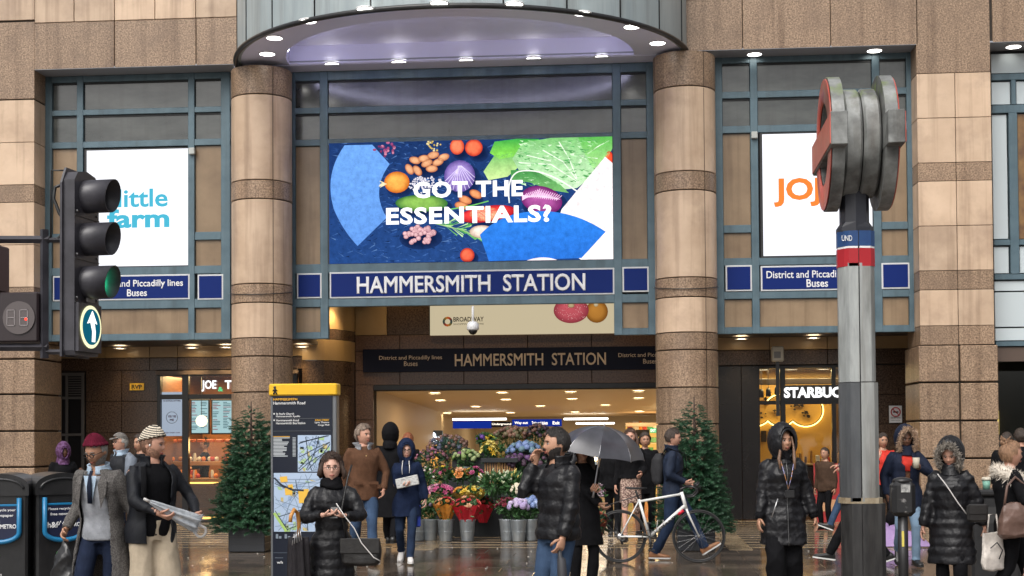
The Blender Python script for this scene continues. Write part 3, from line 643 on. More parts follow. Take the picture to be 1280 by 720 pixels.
# centre entrance front
z=lambda p,c=640,Y=YC: PT(c,p,Y).z
fw=MB().box(PX(444,YC),PX(930,YC),YC+.05,YC+.35,z(487),zcc).box(PX(444,YC),PX(467,YC),YC+.05,YC+.35,-.02,z(487)).box(PX(880,YC),PX(930,YC),YC+.05,YC+.35,-.02,z(487)).build('entrance_front',JOINT,B)
wallpanels([444,484],[380,417],YC,TAN,fw,640); wallpanels([444,484],[340,380],YC,TAN,fw,640)
wallpanels([770,850,930],[340,380,417],YC,TAN,fw,640)
wallpanels([484,537],[340,417],YC,DGRAN,fw,640)
wallpanels([537,770],[340,379],YC,TAN,fw,640)
BG=mat('red_brown_granite',(.07,.035,.022),.3,col2=(.17,.095,.06),scale=30,detail=6,rnd=.12)
wallpanels([444,500,580,660,740,820,930],[417,437],YC,BG,fw,640); wallpanels([444,500,580,660,740,820,930],[461,480],YC,BG,fw,640)
wallpanels([444,467],[480,525,570,615,655],YC,BG,fw,460,gap=.012); wallpanels([444,455],[437,461],YC,BG,fw,640)
MB().box(PX(467,YC),PX(930,YC),YC+.01,YC+.5,z(486),z(480)).build('door_track',BLACKM,fw)
sign_panel('station_sign',(453.5,905),(434.5,463.5),640,NAVYP,'long dark navy sign with bronze capitals HAMMERSMITH STATION over the entrance',[('HAMMERSMITH  STATION',568.5,757.5,441.5,457,.012,GT),('District and Piccadilly lines',474,552.5,444.5,451,.004,GT),('Buses',505,522,451.5,457.5,.004,GT),('District and Piccadilly lines',773,851,441,447.5,.004,GT),('Buses',804,821,448.5,454.5,.004,GT)],Y=YC-.07,thick=.06,border=False,pyx=450)
# poster above
t=thing('advert_lightbox','cream lit advert panel with two doughnuts above the entrance','poster',(PX(654,YC),YC-.05,z(418,654)))
cx0=t.location.x; Wp=PX(770,YC)-PX(538,YC); Hp=z(340,654)-z(419,654)
CR_=emis('cream_lightbox',s2l('d2c3a2'),.75)
MB().box(-Wp/2,Wp/2,0,.05,0,Hp).build('lit_panel',CR_,t)
Pz=Print(lambda u,v:(PT(u,v,YC-.05).x-cx0,PT(640,v,YC-.05).z-t.location.z),-.003)
Pz.ell(746,391,14,14,s2l('c98a3c'),edge=s2l('7a4a1a')); Pz.layer(); Pz.ell(745,382,3,3,s2l('d2c3a2'),edge=s2l('a48a60')); Pz.ell(714,389,22,16,s2l('d3606a'),edge=s2l('8e3540'),n=30); Pz.layer()
rr=random.Random(3)
for i in range(150):
    a=rr.uniform(0,6.28); d=rr.uniform(.25,.95); u,v=714+21*d*math.cos(a),389+15*d*math.sin(a); Pz.poly([(u,v),(u+1.1,v+.3),(u+.8,v+1)],s2l(rr.choice(['e9a0a4','b84450','f2c6c4','a53a44'])))
Pz.layer(); Pz.ell(714,383,4.5,3,s2l('cdb98e'),edge=s2l('8a5a40'))
for j in range(12):
    a0,a1=2*PI*j/12,2*PI*(j+1)/12; c=s2l(['3d4a40','6b5a2a','a86a2c','b04a28','7a3324','41423f'][j%6])
    Pz.poly([(559.5+6.3*math.cos(a0),401+6.3*math.sin(a0)),(559.5+6.3*math.cos(a1),401+6.3*math.sin(a1)),(559.5+3.4*math.cos(a1),401+3.4*math.sin(a1)),(559.5+3.4*math.cos(a0),401+3.4*math.sin(a0))],c)
Pz.build('print',emis('lightbox_print',(1,1,1),.75,attr=True),t)
DT=mat('dark_print',(.03,.025,.02),.5)
xa=PX(568,YC)-cx0; xb=PX(606,YC)-cx0; text('BROADWAY',xa,xb,PT(590,402,YC-.05).z-t.location.z,PT(590,396,YC-.05).z-t.location.z,-.012,DT,t,.02)
text('SHOPPING CENTRE',xa,xb,PT(590,406,YC-.05).z-t.location.z,PT(590,404,YC-.05).z-t.location.z,-.012,DT,t,.0)
# dome camera under the blue sign
p=PT(591,384,-.02); t=thing('dome_camera','white dome security camera hanging below the long blue station sign','camera',(p.x,-.02,PT(591,415,-.02).z))
h=p.z-t.location.z
MB().tube([(0,0,.16),(0,0,h+.02)],.022,10).build('stem',WHITEM,t); MB().lathe([(.0,.19),(.07,.185),(.105,.14),(.11,.05),(.09,.03)],20).build('housing',WHITEM,t); MB().lathe([(.085,.045),(.075,.0),(.045,-.04),(0,-.052)],20).build('dome',mat('smoked_dome',(.01,.01,.01),.05),t)
# ================================================================== concourse
YB=16.5
zf,zbk=z(486,640,YC+.5),PT(640,521,YB).z
CEIL=mat('cream_ceiling',(.62,.52,.38),.6); CREAM=mat('cream_wall',(.50,.40,.27),.5,rnd=.05)
xL,xR=PX(467,YC),PX(925,YC)+.4
MB().add([(xL,YC+.4,zf),(xR,YC+.4,zf),(xR,YB,zbk),(xL,YB,zbk)],[(0,1,2,3)]).build('concourse_ceiling',CEIL,B)
hall=MB().add([(xL,YC+.3,0),(xL,YB+6,0),(xL,YB+6,3.4),(xL,YC+.3,3.4)],[(0,1,2,3)]).add([(xR,YC+.3,0),(xR,YB+6,0),(xR,YB+6,3.4),(xR,YC+.3,3.4)],[(0,1,2,3)]).build('concourse_wall',CREAM,B)
MB().box(xL,xR,YB+5.9,YB+6,0,3.4).build('concourse_back_wall',CREAM,B)
MB().add([(xL,YB,zbk+.5),(xR,YB,zbk+.5),(xR,YB+6,zbk+.5),(xL,YB+6,zbk+.5)],[(0,1,2,3)]).build('dark_ceiling',BLACKM,B)
MB().box(xL,xR,YB,YB+.1,zbk,zbk+.5).build('bulkhead',BLACKM,B)
WDL=emis('warm_hall_lamp',(1,.78,.48),22)
DLW=MB().lathe([(0,0),(.11,0)],16,m=1).lathe([(.11,-.01),(.135,-.01),(.135,.01)],16,m=0,caps=False).mesh('downlight',[WHITEM,WDL])
def ceilpt(px,py):
    n=Vector((0,-(zbk-zf),YB-YC-.4)).normalized(); d=ray(px,py); tt=(Vector((0,YC+.4,zf))-CAM).dot(n)/d.dot(n); return CAM+d*tt
for xs_,yy in (((395,665,938,1210,1400),(388,386,383,379,377)),((418,680,944,1211,1400),(417,414,411,408,406)),((303,560,818,1078,1330),(444,442,440,436,434)),((445,698,956,1214,1440),(468,467,464,461,459))):
    for a,b in zip(xs_,yy):
        p=ceilpt(420+a/3.2,370+b/3.2)
        if p.y<YB-.2 and p.x<xR: o=link('downlight',DLW,B,(p.x,p.y,p.z-.012))
def light(kind,name,loc,e,col=(1,.75,.45),size=.3,rot=None,sz2=None,blend=.6,spot=None):
    l=bpy.data.lights.new(name,kind); l.energy=e; l.color=col
    if kind=='AREA': l.size=size; 
    if kind=='AREA' and sz2: l.shape='RECTANGLE'; l.size_y=sz2
    if kind in('POINT','SPOT'): l.shadow_soft_size=size
    if kind=='SPOT': l.spot_size=spot or R(60); l.spot_blend=blend
    o=bpy.data.objects.new(name,l); S.collection.objects.link(o); o.location=loc
    if rot: o.rotation_euler=rot
    return o
for y_ in (6,10,14):
    light('AREA','hall_lamp',(2.0 if y_>8 else 0.5,y_,(zf+(zbk-zf)*(y_-3.6)/13)-.08),88,size=6,sz2=1.2,col=(1,.72,.42))
light('AREA','hall_lamp',(1,YB+3,2.3),110,size=7,sz2=2,col=(1,.8,.55))
# strip lights, boards and kiosks at the back
for (a,b,yy,Y,lab_) in ((566,633,524.5,13,'long white strip light above the blue departure board'),(705,760,524,15,'white strip light directly above the open umbrella'),(720,768,529.5,19,'lower white strip light touching the top of the umbrella'),(786,822,531,19,'white strip light above the yellow corner store')):
    p,q=PT(a,yy,Y),PT(b,yy-.4,Y); t=thing('strip_light',lab_,'light',((p.x+q.x)/2,Y,p.z),group='strip lights in the concourse'); MB().box(-(q.x-p.x)/2,(q.x-p.x)/2,-.05,.05,-.02,.03).build('tube',emis('strip_glow',(1,.95,.85),6),t)
def litbox(name,label,cat,px0,px1,py0,py1,Y,m,d=.15,parts=(),group=None,frame=None):
    pc=(px0+px1)/2; p=PT(pc,py1,Y); w_=PT(px1,py1,Y).x-PT(px0,py1,Y).x; h_=PT(pc,py0,Y).z-p.z
    t=thing(name,label,cat,(p.x,Y,p.z),group=group); MB().box(-w_/2,w_/2,0,d,0,h_,bev=.004).build('case' if frame else 'panel',frame or m,t)
    if frame: MB().box(-w_/2+.03,w_/2-.03,-.004,.01,.03,h_-.03).build('panel',m,t)
    return t,w_,h_
BLS=emis('departure_blue',(.01,.04,.40),.6); TX=emis('board_text',(1,.9,.75),1.6)
t,w_,h_=litbox('departure_board','blue electronic departure board hanging over the flower stall','board',566,614,526.5,535.5,11,BLS)
t,w_,h_=litbox('departure_board','blue electronic board with pale lines of text behind the umbrella','board',640,702,524,533,12,BLS)
for i,(s,a,b) in enumerate((('Way out',-.45,-.18),('Trains and tickets',-.1,.22),('Exit',.32,.46))): text(s,w_*a,w_*b,h_*.25,h_*.7,-.01,TX,t,.02)
t,w_,h_=litbox('ticket_sign','white lit strip of station lettering beside the departure board','sign',614,640,527,534,11,NAVYP)
text('Underground',-w_*.46,w_*.46,h_*.3,h_*.75,-.01,TX,t,.02)
t,w_,h_=litbox('shop_sign','blue and white lit shop sign on the far left concourse wall','sign',536,553,538,562,12,mat('slate_blue',(.10,.16,.24),.4))
text('Pr',-w_*.35,w_*.35,h_*.1,h_*.9,-.01,emis('shop_white',(.9,.97,1),2.5),t,.05)
for a,b,lab_ in ((528.5,534,'small square white light panel left of the far shop sign'),(555.5,560,'small square white light panel right of the far shop sign')): litbox('light_panel',lab_,'light',a,b,543,549,12,emis('shop_white2',(1,.95,.8),2.5),group='white light panels by the shop sign')
litbox('kiosk','orange lit kiosk front at the far left of the concourse','kiosk',526,548,556,582,11.5,emis('orange_kiosk',(1,.45,.1),.9))
litbox('kiosk','cream kiosk with dark doorway left of the flower stall','kiosk',478,524,536,640,13.5,CREAM,d=2)
litbox('doorway','dark doorway in the concourse left wall','door',493,508,548,640,13,BLACKM)
t,w_,h_=litbox('ticket_machine','white ticket machine with small screen behind the umbrella','machine',713,748,566,640,12,mat('white_machine',(.6,.56,.5),.3),d=.8)
MB().box(-w_*.2,w_*.45,-.02,.01,h_*.55,h_*.85).build('screen',emis('dim_screen',(.35,.4,.42),.8),t); MB().box(-w_*.2,w_*.45,-.03,.0,h_*.88,h_*.92).build('light_bar',WDL,t)
t,w_,h_=litbox('poster','poster of a person on the cream concourse wall behind the umbrella','poster',712,733,556,600,11,mat('poster_cream',(.6,.52,.42),.5),d=.03)
q=MB().ball((0,-.01,h_*.62),(w_*.16,.012,h_*.13),m=0); q.build('face_print',mat('poster_skin',(.5,.28,.18),.6),t); MB().prism([(-w_*.36,0),(w_*.36,0),(w_*.22,h_*.48),(-w_*.22,h_*.48)],-.012,0).build('body_print',mat('poster_navy',(.06,.05,.05),.6),t)
# yellow lit store at the back right
t=thing('corner_store','brightly lit yellow shop interior at the back right of the concourse','shop',(PX(830,14),14,0))
xa,xb=PX(782,14)-t.location.x,PX(905,14)-t.location.x; ht=PT(800,533,14).z
MB().box(xa,xb,2.2,2.3,0,ht).build('back_wall',emis('store_yellow',(1,.55,.12),.8),t)
MB().box(xa,xb,0,2.3,ht,ht+.1).build('ceiling',CREAM,t)
rr=random.Random(9)
for i in range(5):
    zz=.3+i*.36; ubox('shelf',xa,xb,1.7,2.2,zz,zz+.03,MT['cream_wall'],t)
cols=[mat('pack_%s'%n_,c,.4) for n_,c in (('red',(.5,.03,.02)),('white',(.6,.55,.5)),('green',(.06,.25,.08)),('orange',(.7,.22,.03)),('brown',(.12,.05,.03)))]
for i in range(5):
    x=xa+.05
    while x<xb-.2:
        w2=rr.uniform(.08,.22); ubox('package',x,x+w2-.015,1.72,1.95,.335+i*.36,.335+i*.36+rr.choice((.15,.22,.27)),rr.choice(cols),t,.01); x+=w2
light('POINT','store_lamp',(t.location.x,14.8,ht-.2),60,col=(1,.72,.35),size=.3)
t,w_,h_=litbox('monitor','black hanging monitor in front of the yellow lit shop','monitor',795,812,537,546,13.4,BLACKM,d=.06)
t,w_,h_=litbox('exit_sign','small green lit exit sign right of the hanging monitor','sign',812.5,820.5,535,541,13.3,emis('exit_green',(.03,.45,.15),1.3),d=.05)
text('EXIT',-w_*.4,w_*.4,h_*.2,h_*.8,-.01,TX,t,.02)
# ================================================================== portico lamps (warm wall washers, some over the entrance added to brighten it)
for px,Y,e,zz,pw in ((240,YS_-.32,60,zsof-.06,0),(283,YS_-.32,55,zsof-.06,0),(378,YS_-.25,60,zsof-.06,0),(421,2.15,110,4.35,0),(505,YC-.55,60,zcc-.02,0),(700,YC-.55,60,zcc-.02,0),(600,YC-.5,60,zcc-.02,0),(800,YC-.5,50,zcc-.02,0),(928,YS_-.1,75,zsof-.0,0),(1018,YS_-.1,75,zsof-.0,0),(150,YS_-.4,22,zsof-.06,0)):
    x=PX(px,Y); light('SPOT','wall_washer_lamp',(x,Y,zz),e,size=.04,spot=R(95),blend=.8,col=(1,.72,.36)); link('downlight',DLW,B,(x,Y,zz+.012))
# ================================================================== left shop
YL=YS_+.02
t=thing('juice_bar','warm lit juice bar behind black framed glass left of the left column','shop',(PX(280,YL),YL,0)); bx=t.location.x
lx=lambda px,Y=YL: PX(px,Y)-bx
zt3=PT(240,469,YL).z
WB=mat('dark_wood',(.10,.04,.018),.4,col2=(.16,.07,.03),scale=4,stretch=(1,1,8)); ORW=mat('orange_brown_wall',(.38,.15,.05),.5,rnd=.1)
MB().box(lx(190),lx(372),3.2,3.3,0,zt3+.2).build('back_wall',ORW,t); MB().box(lx(190),lx(192),.1,3.3,0,zt3+.2).build('side_wall',WB,t); MB().box(lx(370),lx(372),.1,3.3,0,zt3+.2).build('side_wall',WB,t); MB().box(lx(190),lx(372),.1,3.3,zt3+.1,zt3+.2).build('ceiling',mat('copper_ceiling',(.30,.12,.06),.4),t)
MB().box(lx(190),lx(372),.0,3.3,.0,.015).build('floor',WB,t)
FB=mat('black_frame',(.008,.008,.009),.3)
for a,b in ((197.5,201.5),(228.5,236.5),(300,306),(366,372)): ubox('mullion',lx(a),lx(b),-.05,.05,0,zt3,FB,t)
z_=lambda p,px=240: PT(px,p,YL).z
for p,q in ((466.5,470),(493,499),(650,655)): ubox('rail',lx(197.5),lx(372),-.045,.045,max(.0,z_(q)),z_(p),FB,t)
ubox('fascia_ledge',lx(196),lx(374),-.10,-.05,z_(468.5),z_(463.5),mat('brown_ledge',(.12,.085,.065),.5),t)
GL=glass('clear_shop_glass'); 
for a,b in ((201.5,228.5),(236.5,300),(306,366)): MB().box(lx(a),lx(b),-.004,.004,.03,z_(499)).build('glass_pane',GL,t); MB().box(lx(a),lx(b),-.004,.004,z_(493),z_(470)).build('glass_pane',GL,t)
SWH=emis('sign_white',(1,1,1),1.3)
xt=lambda a: lx(a,YL-.06)
text('JOE',xt(252),xt(270.5),PT(260,489.5,YL).z,PT(260,475.5,YL).z,-.06,SWH,t,.03); text('&',xt(272.5),xt(279),PT(260,489.5,YL).z,PT(260,484,YL).z,-.06,emis('sign_green',(.1,.6,.25),1.2),t,.02); text('THE JUICE',xt(281),xt(344),PT(280,489.5,YL).z,PT(280,475.5,YL).z,-.06,SWH,t,.03)
t2,w_,h_=litbox('window_poster','white poster with a hanging sign drawing in the juice bar window','poster',202,228,490,545,YL+.1,emis('poster_lit',s2l('c3c8dc'),.75),d=.02)
PR=mat('plum_print',(.16,.04,.09),.5)
MB().tube([(w_*.27*math.cos(a),-.006,h_*.42+w_*.27*math.sin(a)) for a in [2*PI*i/24 for i in range(25)]],.006,5).build('ring_print',mat('grey_print',(.3,.3,.33),.5),t2)
text('YES YES',-w_*.2,w_*.2,h_*.42,h_*.47,-.006,PR,t2,.04); text('ME',-w_*.1,w_*.1,h_*.34,h_*.39,-.006,PR,t2,.04); text('NO ARTIFICIAL ANYTHING',-w_*.42,w_*.42,h_*.78,h_*.82,-.006,PR,t2,.03); text('FRESH EVERY DAY',-w_*.4,w_*.4,h_*.06,h_*.09,-.006,PR,t2,.02)
for a,b,l in ((238,262,'pale lit menu screen left of the pair over the juice counter'),(264,292,'pale lit menu screen right of the pair over the juice counter')):
    t2,w_,h_=litbox('menu_screen',l,'screen',a,b,499,543,YL+1.6,emis('menu_lit',s2l('bcd8dc'),.9),d=.06,frame=FB)
    q=Print(lambda u,v:(u*w_,v*h_),-.008); rr=random.Random(a)
    for c_ in (-.42,.04):
        v=.9
        while v>.1:
            if rr.random()<.85: 
                l2=rr.uniform(.15,.36); q.quad(c_,v,c_+l2,v+.02,s2l('4f6f78' if rr.random()<.7 else 'a03a50'))
            v-=.045
    q.build('menu_lines',emis('menu_print',(1,1,1),.8,attr=True),t2)
t2=thing('pendant_lamp','round glowing pendant lamp hanging over the juice bar counter','lamp',(PX(252,YL+1.1),YL+1.1,PT(252,533.5,YL+1.1).z)); MB().ball((0,0,.12),.115,20,14).build('globe',emis('globe_glow',(1,.80,.42),3),t2); MB().tube([(0,0,.23),(0,0,zt3-t2.location.z)],.006,6).build('cord',BLACKM,t2)
t2=thing('juice_counter','wooden juice bar counter with glowing edges','counter',(PX(270,YL+.9),YL+.9,0)); L2=lambda px: PX(px,YL+.9)-t2.location.x
zq=lambda p: PT(260,p,YL+.9).z
MB().box(L2(200),L2(365),0,.7,0,zq(603)).build('cabinet',WB,t2); ubox('worktop',L2(200),L2(365),-.05,.75,zq(603),zq(598),mat('pale_wood',(.4,.2,.08),.35),t2); ubox('back_shelf',L2(200),L2(365),.2,.5,zq(582),zq(577),MT['pale_wood'],t2)
GLW=emis('warm_edge_glow',(1,.5,.12),2.6)
ubox('light_strip',L2(200),L2(365),-.06,-.05,zq(604.5),zq(602.5),GLW,t2,0); ubox('light_strip',L2(200),L2(365),-.02,-.01,zq(649),zq(646),GLW,t2,0)
rr=random.Random(4)
fr=[mat('fruit_orange',(.65,.2,.03),.45),mat('fruit_red',(.4,.03,.02),.4),cols[1],mat('jar_amber',(.4,.16,.03),.2),cols[3]]
for i in range(34):
    px=rr.uniform(202,300); up=i%2; zz=zq(577 if up else 598); y0=.25 if up else .05
    m_=rr.choice(fr)
    if rr.random()<.5: MB().ball((0,0,.05),.05,10,8).build('fruit',m_,t2,loc=(L2(px),y0+.05,zz))
    else: MB().lathe([(.0,0),(.035,0),(.04,.02),(.04,.12),(.025,.15),(.025,.17),(0,.17)],12).build('jar',m_,t2,loc=(L2(px),y0+.05,zz))
for i in range(13):
    px=204+i*12; t3=ubox('hanging_pan',L2(px),L2(px+8),.3,.5,zq(553),zq(549),mat('terracotta',(.4,.10,.05),.5),t2,.015)
light('AREA','bar_lamp',(PX(280,YL+1.5),YL+1.4,zt3+.02),150,size=2.2,sz2=1.2,col=(1,.62,.28)); light('POINT','bar_glow_lamp',(PX(262,YL+.7),YL+.6,1.5),14,col=(1,.55,.2),size=.15)
# ================================================================== right shop
YR=2.35
rw=MB().box(PX(1088,YR),PX(1560,YR),YR+.04,YR+.25,-.02,zsof+.3).box(PX(890,YR),PX(1088,YR),YR+.04,YR+.25,PT(1000,457,YR).z,zsof+.3).build('portico_wall',JOINT,B)
wallpanels([890,963,1035,1090,1142],[405,437],YR,TAN,rw,1000); wallpanels([890,963,1035,1090,1142],[437,456],YR,DGRAN,rw,1000)
wallpanels([1090,1142],[456,493,530,567,604,652],YR,DGRAN,rw,1100)
t=thing('coffee_shop','coffee shop with black frames and a yellow lit interior right of the right column','shop',(PX(1000,YR),YR,0)); bx=t.location.x
lx=lambda px,Y=YR: PX(px,Y)-bx
z_=lambda p,px=1000: PT(px,p,YR).z
zt3=z_(457)
BLK=mat('black_gloss_panel',(.010,.009,.010),.25,col2=(.016,.014,.015),scale=3)
for a,b in ((898,927),(927.5,950)): ubox('black_panel',lx(a),lx(b),-.02,.06,.02,zt3,BLK,t,.004)
YI=2.0
YEL=mat('ochre_wall',(.62,.34,.07),.5,col2=(.68,.39,.09),scale=1.5)
MB().box(lx(930),lx(1100),YI,YI+.1,0,zt3+.1).build('back_wall',YEL,t); MB().box(lx(930),lx(932),.1,YI,0,zt3).build('side_wall',WB,t); MB().box(lx(1096),lx(1099),.1,YI,0,zt3).build('side_wall',WB,t)
MB().box(lx(930),lx(1099),.06,YI,zt3,zt3+.1).build('ceiling',mat('dim_ceiling',(.1,.08,.06),.6),t); MB().box(lx(930),lx(1099),.0,YI,.0,.015).build('floor',WB,t)
for a,b in ((975.5,982),(1040,1045),(1086,1091)): ubox('mullion',lx(a),lx(b),-.05,.05,0,zt3,FB,t)
for p,q in ((457,460),(500.5,505.5),(650,655)): ubox('rail',lx(950),lx(1091),-.045,.045,max(0,z_(q)),z_(p),FB,t)
ubox('sign_band',lx(977),lx(1091),-.055,-.02,z_(501.5),z_(481.5),FB,t,.003)
text('STARBUCKS',lx(980.5,YR-.09),lx(1071,YR-.09),z_(497.5),z_(484),-.09,SWH,t,.045,depth=.01)
for a,b in ((950,975.5),(982,1040),(1045,1086)): MB().box(lx(a),lx(b),-.004,.004,.03,z_(506)).build('glass_pane',GL,t); MB().box(lx(a),lx(b),-.004,.004,z_(500),z_(460)).build('glass_pane',GL,t)
NEON=emis('ring_glow',(1,.66,.18),6)
t2=thing('halo_light','scalloped line of glowing light round a dark world map in the coffee shop','light',(PX(990,YR+YI-.08),YR+YI-.08,PT(990,535,YR+YI-.08).z))
def Q(u,v): p=PT(u,v,YR+YI-.08); return (p.x-t2.location.x,0,p.z-t2.location.z)
for cx_,a0,a1,r_ in ((1007,-70,140,22),(975.5,40,140,21.5),(944,40,150,21.5),(977,215,300,22)):
    MB().tube([Q(cx_+r_*math.cos(R(a)),513+r_*math.sin(R(a))*.92) for a in np.linspace(a0,a1,24)],.014,6).build('tube',NEON,t2); MB().tube([(q_[0],-.02,q_[2]) for q_ in [Q(cx_+(r_-1.3)*math.cos(R(a)),513+(r_-1.3)*math.sin(R(a))*.92) for a in np.linspace(a0,a1,24)]],.012,6).build('rim',FB,t2)
rr=random.Random(12); q=MB()
for (cu,cv,sx_,sy_,n_) in ((996,507,9,4,16),(1006,515,6,3,10),(1011,519,5,2.5,6),(958,500,4,5,8),(953,519,5,4,7),(970,514,5,5,8)):
    for i in range(n_):
        u,v=cu+rr.gauss(0,sx_*.5),cv+rr.gauss(0,sy_*.5); r1=rr.uniform(.8,2.2); pts=[Q(u+r1*math.cos(a)*rr.uniform(.6,1.3),v+r1*.7*math.sin(a)*rr.uniform(.6,1.3)) for a in (0,1,2,3,4,5)]
        q.prism([(p[0],p[2]) for p in pts],0.02,.045)
q.build('world_map',mat('map_brown',(.03,.02,.015),.6),t2,kind='stuff')
t2=thing('spot_lamp_cluster','cluster of dark track lamps hanging inside the coffee shop window','lamp',(PX(961,YR+1),YR+1,PT(961,497,YR+1).z))
for dx,dz in ((-.14,0),(0,.02),(.17,.05),(.3,.01)): MB().lathe([(.0,0),(.05,0),(.05,.12),(.03,.17),(0,.17)],10,c=(dx,0,dz)).tube([(dx,0,dz+.16),(dx,0,.75)],.006,5).build('lamp_head',FB,t2)
light('AREA','coffee_shop_lamp',(PX(1010,YR+1.2),YR+1.1,zt3-.05),52,size=1.8,sz2=.8,col=(1,.70,.30))
for px in (955,990,1030,1060): link('downlight',DLW,t,(PX(px,YR+1.3)-bx,1.3,zt3-.01))
DKW=mat('cafe_dark_wood',(.035,.02,.012),.4)
ubox('ceiling_beam',lx(930),lx(1096),1.2,1.4,zt3-.32,zt3-.2,DKW,t,.01); ubox('cafe_counter',lx(984),lx(1095),1.25,1.8,.015,1.02,DKW,t,.02); ubox('counter_top',lx(983),lx(1096),1.2,1.85,1.02,1.06,mat('pale_cafe_wood',(.35,.18,.07),.4),t,.01)
for a_,b_,p_,q_ in ((951,958,538,552),(961,973,536,550),(1048,1060,512,528),(1063,1078,510,530),(1050,1058,533,545)): ubox('picture_frame',lx(a_,YR+YI-.05),lx(b_,YR+YI-.05),YI-.06,YI-.03,PT(1000,q_,YR+YI-.05).z,PT(1000,p_,YR+YI-.05).z,DKW,t,.005)
_r=random.Random(77)
for i_ in range(14): ubox('counter_item',lx(988+i_*7.2),lx(988+i_*7.2+_r.uniform(2,5)),1.3,1.45,1.06,1.06+_r.uniform(.08,.3),_r.choice([DKW,cols[0],cols[1],cols[4],MT['pale_cafe_wood']]),t,.01)
ubox('wall_panel_dark',lx(1062),lx(1096),YI-.03,YI-.01,1.06,zt3,mat('cafe_brown_wall',(.16,.08,.03),.5),t,.004)
t2=thing('promotion_board','red promotion board with pale cups standing in the coffee shop doorway','sign',(PX(1036,YR-.5),YR-.5,0)); MM=Matrix.Rotation(R(-6),3,'X')
MB().box(-.28,.28,-.02,.02,0,1.1,M=MM).build('board',mat('board_red',(.35,.02,.02),.4),t2)
for i in range(2):
    for j in range(2): MB().prism([(-.15+i*.18,.2+j*.42),(-.07+i*.18,.2+j*.42),(-.05+i*.18,.42+j*.42),(-.17+i*.18,.42+j*.42)],-.03,-.02,M=MM).build('cup_print',mat('cup_cream',(.55,.3,.15),.5),t2)
s_=sign_panel('no_smoking_sign',(1111.5,1127.5),(507,528.5),1119,WHITEM,'white no smoking sign on the dark wall right of the roundel post',[('NO SMOKING',1113.5,1125.5,521.5,523,.02,BLACKM),('against the law',1114,1125,525,526.3,.0,BLACKM)],Y=YR-.03,thick=.02,border=False)
RD=mat('sign_red',(.5,.02,.03),.4)
c_=(0,PT(1119,515,YR).z-s_.location.z); MB().tube([(.085*math.cos(a),-.012,c_[1]+.085*math.sin(a)) for a in [2*PI*i/24 for i in range(25)]],.011,6).build('ring_mark',RD,s_); MB().tube([(-.06,-.012,c_[1]+.06),(.06,-.012,c_[1]-.06)],.009,6).build('bar_mark',RD,s_); MB().box(-.05,.05,-.009,-.003,c_[1]-.012,c_[1]+.012).build('cigarette_mark',BLACKM,s_)
t2=thing('speaker_box','small cream alarm box on a black post below the right window bay','alarm box',(PX(973,1.1),1.1,PT(973,452,1.1).z)); MB().box(-.11,.11,-.08,.08,0,.28,bev=.02).build('box',mat('cream_plastic',(.5,.45,.35),.4),t2); MB().box(-.07,.05,-.085,-.07,.06,.18,bev=.004).build('grille',mat('grey_plastic',(.2,.19,.18),.5),t2); MB().box(-.03,.03,0,.06,-1.0,.0).build('bracket',BLACKM,t2)
# far right shop
t=thing('gift_shop','dim shop front with rows of red jars at the right edge','shop',(PX(1290,YS_),YS_,0)); bx=t.location.x; lx=lambda px: PX(px,YS_)-bx
MB().box(lx(1235),lx(1445),1.6,1.7,0,3.2).build('back_wall',mat('dim_brown_wall',(.12,.055,.035),.5),t); MB().box(lx(1235),lx(1445),0,1.6,3.1,3.2).build('ceiling',BLACKM,t)
zq=lambda p: PT(1262,p,YS_+1.5).z
for p in (497,513,530,552,575): ubox('shelf',lx(1262),lx(1420),1.3,1.6,zq(p)-.02,zq(p),FB,t)
rr=random.Random(8)
for p in (497,513,530,552,575):
    for i in range(22): ubox('jar',lx(1264+i*6.5),lx(1264+i*6.5+5),1.32,1.45,zq(p),zq(p-9),rr.choice([mat('jar_red',(.45,.02,.02),.3),MT['jar_red'],mat('jar_dark',(.05,.02,.02),.3),cols[1]]),t,.02)
MB().box(lx(1241),lx(1246),-.05,.05,0,3.1).build('mullion',FB,t); ubox('lit_panel',lx(1247),lx(1254.5),.3,.34,PT(1250,543,YS_).z,PT(1250,513,YS_).z,emis('yellow_lit_panel',(1,.68,.2),.8),t)
for i in range(3): ubox('candle_lamp',lx(1268+8*i),lx(1269.4+8*i),1.2,1.23,zq(495),zq(484),emis('candle_glow',(1,.6,.15),5),t,0)
MB().box(lx(1246),lx(1440),-.004,.004,0,3.0).build('glass_pane',GL,t)
light('POINT','gift_shop_lamp',(bx+.3,YS_+.9,2.8),18,col=(1,.7,.4),size=.1)
